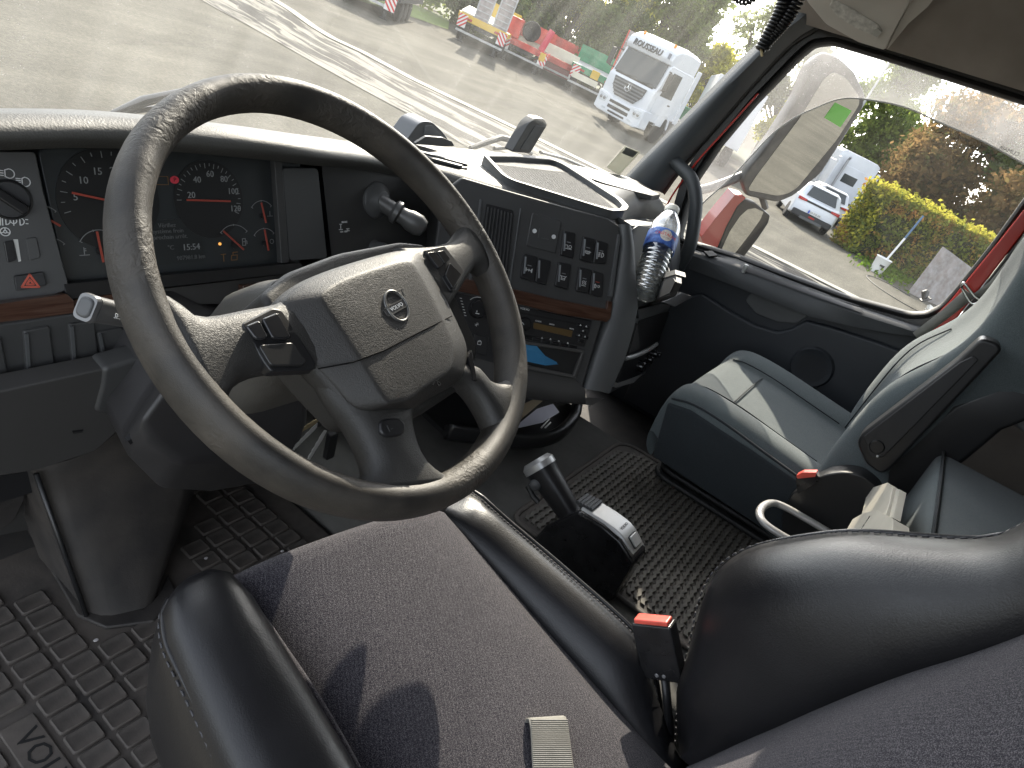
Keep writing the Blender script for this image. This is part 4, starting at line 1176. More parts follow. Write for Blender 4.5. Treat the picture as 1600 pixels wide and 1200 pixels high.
# ---- low open tray under the stack with papers
lt = thing('low_tray', 'low black open tray with rounded lip at the foot of the switch stack', 'tray', tuple(H(.06).at(830, 670)))
rimp = smooth_path([H(.075).at(900, 622), H(.085).at(899, 638), H(.075).at(893, 656), H(.065).at(868, 678), H(.06).at(830, 687), H(.06).at(780, 684), H(.06).at(700, 672)], 6)
put('front_lip', M().loft([[p + Z * .018 + X * .0, p + V3(.010, -.012, .008), p + V3(.006, -.010, -.02), p + V3(0, .004, -.028), p + V3(0, .012, .005)] for p in rimp]), P_BLACK, lt, smooth=180)
put('tray_floor', M().prism([V3(p.x, p.y + .004, .052) for p in rimp] + [V3(-.05, .78, .052), V3(.30, .72, .052)], (0, 0, -.012)), P_BLACK, lt, smooth=0)
put('tray_wall', M().prism([V3(-.08, .80, .03), V3(.30, .80, .03), V3(.30, .80, .30), V3(-.08, .80, .30)], (0, .01, 0)), P_BLACK, lt, smooth=0)
HP = H(.066)
tag(put('paper', M().prism([HP.at(*p) + Z * k for p, k in (((770, 684), .0), ((810, 660), .004), ((846, 632), .012), ((836, 628), .012), ((800, 640), .002), ((765, 660), 0))], (0, 0, -.0007)), mat('kraft_paper', (.36, .29, .19), .8)), 'tan slip of paper in the low tray under the stack', 'paper')
tag(put('paper', M().prism([H(.075).at(*p) + Z * k for p, k in (((803, 668), .0), ((838, 641), .004), ((862, 636), .010), ((873, 646), .004), ((848, 660), .0), ((812, 668), 0))], (0, 0, -.0007)), mat('white_paper', (.62, .61, .68), .7)), 'white folded paper in the low tray, topmost', 'paper')
pn = thing('pen', 'two thin pens lying in the low tray beside the white paper', 'pen', tuple(H(.08).at(850, 665)))
for a, b in (((846, 668), (858, 655)), ((852, 668), (860, 660))):
    put('barrel', M().tube([H(.078).at(*a), H(.078).at(*b)], .0022, 8), SILVER, pn)

# ---- water bottle leaning in the holder
bot = thing('water_bottle', 'clear plastic water bottle with blue label and white cap leaning in the cup holder', 'bottle', (.304, .475, .405))
B0, B1 = V3(.304, .475, .405), V3(.462, .548, .588)
bax = (B1 - B0); BL = bax.length; bax.normalize()
def pet(nm='clear_pet'):
    m = bpy.data.materials.new(nm); m.use_nodes = True; t = m.node_tree; t.nodes.clear()
    N, L = t.nodes.new, t.links.new
    out = N('ShaderNodeOutputMaterial'); tr = N('ShaderNodeBsdfTransparent'); tr.inputs[0].default_value = (.90, .93, .94, 1)
    g = N('ShaderNodeBsdfGlossy'); g.inputs['Roughness'].default_value = .04
    lw = N('ShaderNodeLayerWeight'); lw.inputs[0].default_value = .55
    mr = N('ShaderNodeMapRange'); mr.inputs['To Min'].default_value = .24; mr.inputs['To Max'].default_value = .9
    L(lw.outputs['Facing'], mr.inputs[0])
    mx = N('ShaderNodeMixShader'); L(mr.outputs[0], mx.inputs[0]); L(tr.outputs[0], mx.inputs[1]); L(g.outputs[0], mx.inputs[2])
    tl = N('ShaderNodeBsdfTranslucent'); tl.inputs[0].default_value = (.8, .83, .85, 1); m3 = N('ShaderNodeMixShader'); m3.inputs[0].default_value = .15
    L(mx.outputs[0], m3.inputs[1]); L(tl.outputs[0], m3.inputs[2]); L(m3.outputs[0], out.inputs[0])
    return m
PET = pet()
k_ = BL / .225
prof = [(0, 0), (.024, 0), (.030, .004)]
for i in range(36):
    z_ = .008 + i * .0027
    prof.append(((.0322, .0312, .0288, .0312)[i % 4], z_))
prof += [(.0325, .108), (.0328, .112), (.0328, .152), (.0325, .156), (.0325, .160), (.0318, .168), (.028, .180), (.021, .194), (.0145, .204), (.0130, .207), (.0130, .212)]
prof = [(r * k_ * .98, z * k_) for r, z in prof]
put('body', M().lathe(B0, bax, prof, 40), PET, bot, smooth=180)
wp_ = [(0, .003)] + [(r * .93, z) for r, z in prof if .003 < z < .14 * k_] + [(0, .14 * k_)]
put('water', M().lathe(B0, bax, wp_, 40), pet('water_fill'), bot, smooth=180)
CAPM = mat('cap_white', (.72, .70, .62), .4, bump=((300, .2, .001),))
put('cap', M().lathe(B0 + bax * (.206 * k_), bax, [(0, 0), (.0150 * k_, 0), (.0155 * k_, .002), (.0155 * k_, .013), (.0145 * k_, .015), (0, .015)], 28), CAPM, bot, smooth=40)
def label_mat():
    m = mat('bottle_label', (.02, .07, .42), .4, var=((60, .5, (.12, .25, .65)),), spec=.4)
    return m
lab = put('label', M().lathe(B0 + bax * (.110 * k_), bax, [(.0332 * k_, 0), (.0334 * k_, .001), (.0334 * k_, .040), (.0332 * k_, .041)], 40), label_mat(), bot, smooth=180)
# round pale badge and red name curved round the label
tv = (EYE - (B0 + bax * .13)); tv = (tv - bax * tv.dot(bax)).normalized()
tr_s = tv.cross(bax)
if tr_s.dot(CU) < 0: tr_s = -tr_s
def on_label(u, v, h=.0006):
    R = .0334 * k_ + h
    a = u / R + .18
    return B0 + bax * (.130 * k_ + v) + tv * (R * cos(a)) + tr_s * (R * sin(a))
def curved(m2, scale=1.):
    pass
bm_ = M()
ring = []
for rr in (0, .008, .0145):
    ring.append([on_label(rr * cos(2 * pi * k / 28), rr * sin(2 * pi * k / 28), .0006) for k in range(28)])
bm_.loft(ring, True, False)
put('label_badge', bm_, mat('badge_cream', (.62, .58, .52), .5, var=(200, .25)), lab, smooth=180)
def label_text(s, size, v, col_m, slope=0.):
    t_ = text_mesh(s, size, (0, 0, 0), X, Y, .0)
    m2 = M(); m2.v = [on_label(p.x, p.y + v - p.x * slope, .0011) for p in t_.v]; m2.f = t_.f
    put('label_text', m2, col_m, lab, smooth=0)
label_text('CRISTALINE', .0105, .002, mat('label_red', (.65, .03, .03), .5), .0)
label_text('EAU DE SOURCE', .003, -.006, mat('label_redgrey', (.35, .12, .12), .5))
def side_text(s, size, u, v):
    t_ = text_mesh(s, size, (0, 0, 0), X, Y, .0)
    m2 = M(); m2.v = [on_label(p.x + u, p.y + v, .0011) for p in t_.v]; m2.f = t_.f
    put('label_text', m2, mat('label_pale', (.6, .65, .8), .5), lab, smooth=0)
side_text('50 cl', .006, -.026, .010)
side_text('H2O', .005, -.026, .0)

# ---- steering column, stalks, keys
colm = thing('steering_column', 'dark plastic steering column shroud and pedestal under the wheel', 'steering column', (-.637, .75, -.2))
n_ = WHEEL.n
def csec(d, wx, hy, dy=0.):
    o = WC - n_ * d + WHEEL.v * dy
    return [o + WHEEL.u * a + WHEEL.v * b for a, b in rounded([(-wx, -hy), (wx, -hy), (wx, hy), (-wx, hy)], min(wx, hy) * .7, 6)]
SHB = mat('shroud_dusty', (.070, .067, .060), .55, bump=((500, .4, .001),), var=(7, .25))
put('upper_shroud', M().loft([csec(.045, .080, .040), csec(.07, .088, .050), csec(.12, .092, .062), csec(.20, .078, .062), csec(.24, .066, .05)]), SHB, colm, smooth=60)
# lower housing
KW = mat('column_black', (.030, .029, .030), .5, bump=((600, .3, .0008),), var=(6, .25), rvar=.08)
FH1 = FY(.62)
sec0 = [LXp for LXp in []]
hA = [FY(.70).at(*p) for p in [(255, 580), (330, 560), (470, 600), (470, 690), (432, 752), (330, 770), (250, 765), (205, 720), (188, 690)]]
hB = [p + V3(.02, .16, .05) for p in hA]
hC = [FY(.60).at(*p) for p in [(290, 560), (350, 545), (480, 590), (480, 660), (440, 700), (360, 720), (280, 725), (232, 690), (215, 660)]]
put('lower_housing', M().loft([hC, hA, hB]), KW, colm, bevel=.012, seg=3)
pl('housing_seam', FY(.66), [(200, 690), (300, 600), (303, 603), (204, 695)], -.002, .006, P_BLACK, colm, r=0, bevel=0)
# pedestal down to the floor
pT = [FY(.90).at(*p) for p in [(40, 705), (180, 600), (330, 640), (330, 760)]]
PED = mat('pedestal_dusty', (.021, .019, .0185), .66, bump=((120, .2, .002), (700, .3, .0008)), var=((5, .3), (14, .55, (.060, .052, .045))), rvar=.1)
hz_ = H(-.19)
bL, bR = hz_.at(138, 962), hz_.at(240, 940)
tL, tR = FY(.86).at(58, 735), FY(.83).at(305, 765)
tTL, tTR = FY(.82).at(110, 640), FY(.80).at(330, 690)
def prow(L, R, bulge, n=9, depth=.16):
    out = [L + V3(-.0, depth, .0)]
    for k in range(n):
        t = k / (n - 1)
        p = L * (1 - t) + R * t
        out.append(p + V3(0, -bulge * (1 - (2 * t - 1) ** 4), 0))
    out.append(R + V3(.0, depth, 0))
    return out
rowsP = []
for t in (0, .06, .2, .4, .6, .8, 1):
    rowsP.append(prow(bL.lerp(tL, t), bR.lerp(tR, t), .022 - .012 * t))
rowsP.append(prow(tTL, tTR, .01))
put('pedestal', M().grid(rowsP), PED, colm, smooth=180)
put('pedestal_edge', M().tube([p + V3(-.004, -.006, 0) for p in (bL, bL.lerp(tL, .5), tL)], .004, 6), P_BLACK, colm, smooth=180)
fl_ = [hz_.at(*p) for p in [(20, 790), (50, 790), (145, 945), (170, 962), (225, 955), (245, 935), (262, 900), (275, 930), (240, 975), (165, 985), (120, 965)]]
put('pedestal_foot', M().prism(fl_, (0, 0, .008)), PED, colm, bevel=.003)
# pedal at the far left
pd = thing('pedal', 'worn dark brake pedal at the left edge of the footwell', 'pedal', tuple(H(-.1).at(10, 820)))
fp = FY(.93)
put('pad', fp.plate(M(), fp.loop([(-60, 790), (-10, 760), (25, 752), (40, 770), (20, 812), (-20, 835), (-70, 850)], 0, .012), -.02, .008), PED, pd, bevel=.005, seg=3)
put('arm', M().tube([fp.at(10, 790, -.02), fp.at(60, 700, -.06), fp.at(90, 640, -.1)], .009, 8), P_BLACK, pd)
# left stalk
stl = thing('indicator_stalk', 'grey indicator stalk with square end cap left of the steering wheel', 'stalk', tuple(FY(.62).at(160, 490)))
FS = FY(.57)
s0, s1 = FY(.62).at(330, 520), FY(.55).at(143, 482)
sdv = (s0 - s1).normalized()
sx_ = sdv.cross(Z).normalized(); sz_ = sx_.cross(sdv)
def ssec(p, a, b): return [p + sx_ * u + sz_ * v for u, v in rounded([(-a, -b), (a, -b), (a, b), (-a, b)], .006, 4)]
put('lever', M().loft([ssec(s1, .0085, .0115), ssec(s1 + sdv * .06, .0085, .0105), ssec(s0, .008, .009)]), mat('stalk_grey', (.10, .10, .10), .42, bump=((900, .3, .0006),)), stl, smooth=50)
put('end_cap', M().loft([ssec(s1 - sdv * .003, .0092, .0125), ssec(s1 - sdv * .008, .0086, .0118), ssec(s1 - sdv * .008, .007, .0095)]), mat('stalk_cap', (.15, .15, .15), .3, metal=.3), stl, smooth=30)
put('end_button', M().loft([ssec(s1 - sdv * .006, .0072, .0098), ssec(s1 - sdv * .0105, .0062, .0085)]), P_GREY, stl, bevel=.002)
ftext('SET', .007, Frame(s1 + sdv * .018 - sx_ * .0, sdv, sz_), (0, 0), .0135, WHITE_PRINT, stl)
# keys hanging under the hub
ks = thing('key_bunch', 'bunch of keys hanging from the ignition under the steering wheel hub', 'keys', tuple(FY(.62).at(490, 660)))
FK = FY(.64)
for a, b, wd, mt in (((497, 655), (457, 680), .0045, mat('brass_key', (.42, .34, .2), .35, metal=.3)), ((497, 661), (457, 702), .0045, mat('steel_key', (.55, .55, .53), .35, metal=.3)), ((508, 672), (480, 720), .0045, mat('steel_key', (.55, .55, .53), .35, metal=.3)), ((519, 676), (512, 714), .009, P_BLACK)):
    A2, B2 = Vector(FK.px(*a)), Vector(FK.px(*b))
    d = (B2 - A2).normalized(); nn = Vector((-d.y, d.x)) * wd
    L_ = (B2 - A2).length
    if wd < .006:
        prf = [A2 + nn * .6, A2 - nn * .6]
        for q in range(7):
            prf += [A2 + d * L_ * (.25 + .1 * q) - nn * (.75 if q % 2 else 1.0), A2 + d * L_ * (.30 + .1 * q) - nn * (1.0 if q % 2 else .72)]
        prf += [B2, B2 + nn * .5, A2 + d * L_ * .25 + nn]
        kx = FK.plate(M(), [tuple(p) for p in prf], 0, .002)
    else:
        kx = FK.plate(M(), rounded([tuple(A2 + nn), tuple(A2 - nn), tuple(B2 - nn), tuple(B2 + nn)], .004), -.003, .006)
    put('key' if wd < .006 else 'key_fob', kx, mt, ks, smooth=0)
put('key_head', M().tube([FK.at(520, 650), FK.at(496, 658)], .010, 10), P_BLACK, ks)
# ------------------------------------------------------------------ steering wheel
whl = thing('steering_wheel', 'worn dark vinyl four spoke steering wheel with switch pads and ring emblem', 'steering wheel', tuple(WC))
RC = .2295
def rim_mat():
    m = leather_mat('rim_vinyl', (.022, .0205, .0185), .56, 480, .18, .0010, var=((9, .25), (18, .55, (.085, .073, .058))), rv=.08)
    t = m.node_tree; N, L = t.nodes.new, t.links.new
    b = t.nodes['Principled BSDF']
    # peeling creases, denser in patches
    tc = N('ShaderNodeTexCoord')
    n = N('ShaderNodeTexNoise'); n.inputs['Scale'].default_value = 9
    L(tc.outputs['Object'], n.inputs['Vector'])
    r = N('ShaderNodeMapRange'); r.inputs['From Min'].default_value = .50; r.inputs['From Max'].default_value = .62
    L(n.outputs['Fac'], r.inputs['Value'])
    v = N('ShaderNodeTexNoise'); v.inputs['Scale'].default_value = 110; v.inputs['Detail'].default_value = 4; v.inputs['Distortion'].default_value = 1.2
    L(tc.outputs['Object'], v.inputs['Vector'])
    mu = N('ShaderNodeMath'); mu.operation = 'MULTIPLY'
    L(r.outputs[0], mu.inputs[0]); L(v.outputs['Fac'], mu.inputs[1])
    bp = N('ShaderNodeBump'); bp.inputs['Strength'].default_value = .75; bp.inputs['Distance'].default_value = .003
    L(mu.outputs[0], bp.inputs['Height'])
    old = b.inputs['Normal'].links[0].from_socket
    L(old, bp.inputs['Normal']); L(bp.outputs[0], b.inputs['Normal'])
    return m
RIM = rim_mat()
secs = []
for k in range(96):
    a = 2 * pi * k / 96
    rd_ = WHEEL.u * cos(a) + WHEEL.v * sin(a)
    c = WC + rd_ * RC
    # rim is thicker low down, with slight finger swell
    sw = 1.0 + .06 * max(0, -sin(a))
    secs.append([c + rd_ * (.0166 * sw * cos(q)) + WHEEL.n * (.0238 * sw * sin(q)) for q in [2 * pi * j / 20 for j in range(20)]])
secs.append(secs[0])
put('rim', M().loft(secs, True, False), RIM, whl, smooth=180)

def wplate(name, pts, h0, h1, material, r=.006, bevel=.005, seg=3, parent=whl, sub=0):
    return put(name, WHEEL.plate(M(), WHEEL.loop(pts, (h0 + h1) / 2, r), h0, h1), material, parent, bevel=bevel, seg=seg)
# spokes: rounded bars that flare where they run into the rim
def spoke(upper, lower, h_hub, h_rim, th):
    """upper and lower traced edges from hub to rim, lofted with an oval section"""
    n = 14
    U_ = smooth_path([V3(*WHEEL.px(*p), 0) for p in upper], 8); L_ = smooth_path([V3(*WHEEL.px(*p), 0) for p in lower], 8)
    def res(p, n):
        ds = [0]
        for a, b in zip(p[:-1], p[1:]): ds.append(ds[-1] + (b - a).length)
        out = []
        for k in range(n):
            s = ds[-1] * k / (n - 1); i = 0
            while i < len(ds) - 2 and ds[i + 1] < s: i += 1
            f = (s - ds[i]) / max(1e-9, ds[i + 1] - ds[i])
            out.append(p[i] * (1 - f) + p[i + 1] * f)
        return out
    U_, L_ = res(U_, n), res(L_, n)
    secs = []
    for k, (a, b) in enumerate(zip(U_, L_)):
        t = k / (n - 1)
        h = h_hub * (1 - t) + h_rim * t
        c = (a + b) / 2; hw = (a - b) / 2
        s = []
        for j in range(16):
            q = 2 * pi * j / 16
            cx_ = abs(cos(q)) ** .75 * (1 if cos(q) > 0 else -1); sx = abs(sin(q)) ** .75 * (1 if sin(q) > 0 else -1)
            p = c + hw * cx_
            s.append(WHEEL.P(p.x, p.y, h + th * (1 + .25 * t) * sx))
        secs.append(s)
    return put('spoke', M().loft(secs), VINYL, whl, smooth=180)
spoke([(455, 455), (424, 479), (372, 490), (318, 500), (288, 496), (266, 474), (230, 456)], [(500, 590), (460, 584), (405, 588), (362, 606), (347, 636), (341, 654), (326, 672)], .004, .0, .017)
spoke([(610, 392), (655, 391), (690, 384), (704, 374), (712, 362), (722, 348)], [(690, 490), (706, 466), (722, 440), (734, 424), (744, 424), (760, 436)], .004, .0, .015)
spoke([(480, 570), (505, 620), (545, 672), (566, 712), (573, 740), (563, 758), (546, 778)], [(660, 600), (640, 650), (645, 690), (660, 724), (682, 742), (700, 748), (714, 756)], .0, -.004, .019)
spoke([(700, 570), (737, 577), (755, 597), (775, 601), (786, 592), (798, 572)], [(690, 600), (716, 604), (737, 624), (752, 648), (764, 678), (764, 700), (762, 716)], .0, -.002, .017)
# hub: cover with raised centre field
out_px = [(421, 480), (437, 462), (458, 443), (500, 424), (560, 405), (620, 389), (640, 388), (657, 393), (680, 430), (704, 482), (722, 520), (733, 546), (729, 580), (723, 596), (690, 612), (660, 630), (642, 646), (630, 644), (590, 646), (546, 654), (520, 612), (485, 580), (450, 530)]
oc = [Vector(WHEEL.px(*p, .010)) for p in out_px]
cc0 = sum(oc, Vector((0, 0))) / len(oc)
def ring_(s, h, dx=0, dy=0):
    return [WHEEL.P(cc0.x + (p.x - cc0.x) * s + dx, cc0.y + (p.y - cc0.y) * s + dy, h) for p in oc]
# plateau traced too: a flat raised field right of a sloping left flank
in_px = [(497, 466), (510, 452), (530, 440), (560, 428), (600, 416), (628, 408), (640, 408), (648, 414), (666, 446), (686, 486), (702, 520), (710, 542), (708, 566), (702, 582), (678, 596), (652, 614), (636, 628), (626, 628), (614, 630), (604, 634), (578, 590), (552, 548), (524, 506)]
ic_ = [Vector(WHEEL.px(*p, .034)) for p in in_px]
cover = M()
mid = [(a * .35 + b * .65) for a, b in zip(oc, ic_)]
ctr = sum(ic_, Vector((0, 0))) / len(ic_)
cover.loft([[WHEEL.P(p.x, p.y, -.025) for p in oc], [WHEEL.P(p.x, p.y, .004) for p in oc], [WHEEL.P(*(p + (cc0 - p) * .015), .011) for p in oc], [WHEEL.P(*(p + (cc0 - p) * .05), .014) for p in oc],
            [WHEEL.P(*(a * .88 + b * .12), .0155) for a, b in zip(oc, ic_)], [WHEEL.P(*(a * .10 + b * .90), .0325) for a, b in zip(oc, ic_)], [WHEEL.P(p.x, p.y, .0345) for p in ic_], [WHEEL.P(*(p + (ctr - p) * .07), .0354) for p in ic_],
            [WHEEL.P(*(p + (ctr - p) * .35), .036) for p in ic_], [WHEEL.P(*(p + (ctr - p) * .8), .037) for p in ic_]])
hub = put('airbag_cover', cover, AIRBAG, whl, smooth=180, sub=2)
put('hub_back', WHEEL.plate(M(), WHEEL.loop([(396, 470), (440, 432), (520, 402), (615, 384), (655, 388), (708, 480), (738, 548), (726, 602), (645, 655), (546, 660), (480, 590), (425, 520)], -.02, .01), -.06, -.006), VINYL, whl, bevel=.008, seg=3)
# cover seam: fine groove drawn as a thin dark inlay
def on_cover(x, y, h): return WHEEL.at(x, y, h)
sm_ = M().tube([WHEEL.at(x, y, h) for x, y, h in ((497, 576, .018), (520, 572, .026), (552, 566, .0340), (576, 557, .0360), (600, 548, .0367), (625, 535, .0369), (650, 522, .0369), (676, 509, .0362), (690, 502, .0345), (706, 494, .026))], .0007, 6)
put('cover_seam', sm_, mat('seam_shadow', (.008, .008, .008), .95, spec=.05), whl, smooth=180)
# ring emblem with arrow and bar
ec = Vector(WHEEL.px(620, 478, .037)); er_ = .0160
em = M()
ringp = [WHEEL.P(ec.x + er_ * .92 * cos(q), ec.y + er_ * 1.05 * sin(q), .0368) for q in [2 * pi * k / 40 for k in range(40)]]
em.tube(ringp, .0016, 8, closed=True)
emb = put('emblem_ring', em, mat('emblem_metal', (.17, .17, .165), .38, metal=.7), whl, smooth=180)
e2 = M()
a_, b_ = Vector(WHEEL.px(604, 488, .037)), Vector(WHEEL.px(634, 472, .037))
strokes(e2, WHEEL, (0, 0), 1, [[tuple(a_), tuple(b_)]], .0075, .0364, .0012)
put('emblem_bar', e2, P_DARK, emb, smooth=0)
e3 = M()
nn = Vector((-(b_ - a_).normalized().y, (b_ - a_).normalized().x)) * .0042
strokes(e3, WHEEL, (0, 0), 1, [[tuple(a_ + nn), tuple(b_ + nn)], [tuple(a_ - nn), tuple(b_ - nn)]], .0011, .0368, .0012)
t0 = Vector(WHEEL.px(628, 459, .037))
strokes(e3, WHEEL, (0, 0), 1, [[WHEEL.px(618, 457, .037), WHEEL.px(627, 453, .037), WHEEL.px(631, 462, .037)]], .0016, .0368, .0014)
put('emblem_arrow', e3, mat('emblem_metal', (.38, .38, .37), .3, metal=.9), emb, smooth=0)
ux_ = WHEEL.u * (b_ - a_).x + WHEEL.v * (b_ - a_).y
put('lettering', text_mesh('VOLVO', .0062, WHEEL.P(*((a_ + b_) / 2), .0378), ux_, WHEEL.u * nn.x + WHEEL.v * nn.y, .0002), WHITE_PRINT, emb, smooth=0)
# small airbag mark low on the cover
e4 = M(); strokes(e4, WHEEL, WHEEL.px(683, 597, .036), .006, [[(-1, -.2), (-.2, .3)], [(.2, .2), (1, .5)], arc(.35, 0, 360, 8, (.5, -.3))], .0010, .0335, .0012)
put('cover_mark', e4, P_BLACK, whl, smooth=0)
# switch pads
sp1 = wplate('switch_pad', [(371, 510), (420, 485), (435, 488), (489, 572), (484, 582), (418, 585), (408, 572)], .008, .021, P_BLACK, r=.003, bevel=.002)
wplate('pad_button', [(382, 510), (404, 501), (418, 528), (410, 533), (398, 531)], .021, .026, P_GLOSS, r=.003, bevel=.002, parent=sp1)
wplate('pad_button', [(408, 499), (432, 489), (454, 528), (444, 532), (424, 530)], .021, .026, P_GLOSS, r=.003, bevel=.002, parent=sp1)
wplate('pad_blank', [(402, 540), (456, 536), (477, 565), (472, 572), (422, 573)], .020, .0245, mat('pad_satin', (.022, .022, .022), .3), r=.004, bevel=.002, parent=sp1)
sp2 = wplate('switch_pad', [(658, 394), (690, 387), (700, 400), (722, 428), (706, 458), (700, 458)], .008, .019, P_BLACK, r=.003, bevel=.002)
wplate('pad_button', [(666, 396), (678, 394), (692, 414), (684, 420)], .019, .023, P_GLOSS, r=.002, bevel=.002, parent=sp2)
wplate('pad_button', [(681, 394), (692, 392), (702, 406), (694, 413)], .019, .023, P_GLOSS, r=.002, bevel=.002, parent=sp2)
wplate('pad_button', [(701, 412), (719, 430), (706, 452), (694, 432)], .019, .024, P_GLOSS, r=.002, bevel=.002, parent=sp2)
pb_ = wplate('horn_button', [(590, 660), (600, 655), (622, 655), (630, 662), (631, 676), (622, 683), (600, 684), (591, 677)], .014, .022, P_BLACK, r=.004, bevel=.003)
e5 = M(); strokes(e5, WHEEL, WHEEL.px(609, 669, .022), .004, [[(-.5, -.8), (-.5, .8)], [(.2, -.3), (.8, -.3)]], .0008, .0222)
put('button_print', e5, P_GREY, pb_, smooth=0)
wplate('side_button', [(727, 560), (732, 548), (737, 575), (741, 598), (735, 596)], .008, .018, P_GLOSS, r=.002, bevel=.002)
# ------------------------------------------------------------------ floor mats
MATR = mat('mat_rubber_dusty', (.042, .038, .036), .72, bump=((260, .3, .001),), var=((10, .35), (9, .75, (.105, .088, .074)), (60, .35, (.12, .105, .09))))
dm_ = thing('driver_floor_mat', 'dusty black rubber floor mat of square tiles in the driver footwell', 'floor mat', (-.65, .7, -.2))
put('mat_base', M().bx(-1.02, -.285, .10, 1.12, -.2, -.191), MATR, dm_, smooth=0)
def in_poly(p, poly):
    c = False
    for i in range(len(poly)):
        a, b = poly[i - 1], poly[i]
        if (a[1] > p[1]) != (b[1] > p[1]) and p[0] < (b[0] - a[0]) * (p[1] - a[1]) / (b[1] - a[1]) + a[0]: c = not c
    return c
foot = [(p.x, p.y) for p in [H(-.19).at(*q) for q in [(10, 770), (60, 770), (120, 968), (168, 992), (245, 978), (285, 925), (330, 760)]]]
plain = [(p.x, p.y) for p in [H(-.19).at(*q) for q in [(215, 1075), (262, 1010), (330, 1060), (420, 1260), (330, 1260)]]]
plain2 = [(p.x, p.y) for p in [H(-.19).at(*q) for q in [(-60, 780), (30, 780), (95, 905), (-80, 950)]]]
NM = H(-.185)
nx0, ny0 = NM.px(8, 1131); nx1, ny1 = NM.px(50, 1108); nx2, ny2 = NM.px(112, 1205)
px_, py_ = .052, .0375
tile_me = None
ox = nx1 + .004; oy = .46
k = 0
for i in range(-3, 16):
    for j in range(-2, 19):
        cx_, cy_ = ox + (i + .5) * px_, oy + (j + .5) * py_
        if not (-1.0 < cx_ < -.31 and .40 < cy_ < 1.08): continue
        if in_poly((cx_, cy_), foot) or in_poly((cx_, cy_), plain) or in_poly((cx_, cy_), plain2): continue
        if ox - px_ * 1.02 < cx_ < ox and cy_ < ny1 - .001: continue
        if tile_me is None:
            a, b = px_ / 2 - .0042, py_ / 2 - .0022
            t_ = M(); t_.loft([[V3(x, y, z) + V3(0, 0, -.191) for x, y in rounded([(-a + s, -b + s), (a - s, -b + s), (a - s, b - s), (-a + s, b - s)], .004, 2)] for z, s in ((-.001, 0), (.004, .0005), (.0055, .002), (.0046, .0055))])
            o0 = put('tile', t_, MATR, dm_, smooth=40)
            # shared mesh is centred on its own origin
            for v in o0.data.vertices: v.co -= Vector((0, 0, -.191)) - dm_.location
            tile_me = o0
            o0.location = V3(cx_, cy_, -.191) - dm_.location
        else:
            c = tile_me.copy(); COL.objects.link(c); c.parent = dm_
            c.location = V3(cx_, cy_, -.191 + random.uniform(-.0006, .0004)) - dm_.location
            c.rotation_euler.z = random.uniform(-.02, .02)
        k += 1
npl = put('name_plate', M().bx(ox - px_ + .004, ox - .004, ny1 - .24, ny1 - .004, -.192, -.1865), MATR, dm_, bevel=.002)
put('raised_name', text_mesh('VOLVO', .042, V3(ox - px_ / 2, ny1 - .095, -.1862), -Y, X, .0004), mat('mat_letter', (.006, .006, .006), .7), npl, smooth=0)
crumb = M()
for (x, y) in ((441, 861), (322, 872), (215, 905), (150, 1000)):
    crumb.ball(H(-.184).at(x, y), (.004, .003, .0016), 4)
tag(put('litter', crumb, mat('pale_crumb', (.42, .40, .40), .8), smooth=0), 'few pale crumbs of litter on the driver floor mat', 'litter'); bpy.data.objects['litter']['kind'] = 'stuff'

tm = thing('tunnel_mat', 'black ribbed woven mat on the engine cover between the seats', 'floor mat', (.15, 0, 0))
TM = mat('tunnel_mat_rubber', (.085, .080, .070), .7, bump=((400, .3, .001),), var=((7, .3), (30, .45, (.13, .12, .10))))
tq = rounded([(-.12, -.9), (.408, -.9), (.408, .40), (-.12, .40)], [.01, .01, .06, .03], 6)
put('mat_base', M().prism([V3(a, b, .0005) for a, b in tq], (0, 0, .005)), MATR, tm, bevel=.002)
rimp = [V3(a, b, .0065) for a, b in tq]
put('mat_rim', M().tube(rimp, .006, 8, closed=True, flat=.6), MATR, tm, smooth=180)
ribs = M()
yy = .378; row = 0
while yy > -.42:
    x0, x1 = -.10, .39
    if yy > .33:
        x1 -= (yy - .33) * .9
    n = int((x1 - x0) / .0092)
    top, bot = [], []
    for q in range(n + 1):
        x = x0 + (x1 - x0) * q / n
        o1 = .0068 if q % 2 else .0030
        o2 = .0030 if q % 2 else .0068
        top.append((x, yy + o1)); bot.append((x, yy - o2))
    for q in range(n):
        vs_ = []
        for z in (.0055, .0098):
            s = .0 if z < .006 else .0006
            vs_ += [V3(top[q][0], top[q][1] - s, z), V3(top[q + 1][0], top[q + 1][1] - s, z), V3(bot[q + 1][0], bot[q + 1][1] + s, z), V3(bot[q][0], bot[q][1] + s, z)]
        fs = [(4, 7, 6, 5), (0, 1, 5, 4), (2, 3, 7, 6)]
        if q == 0: fs.append((3, 0, 4, 7))
        if q == n - 1: fs.append((1, 2, 6, 5))
        ribs.add(vs_, fs)
    yy -= .0152; row += 1
put('rib', ribs, TM, tm, smooth=0, kind='stuff')

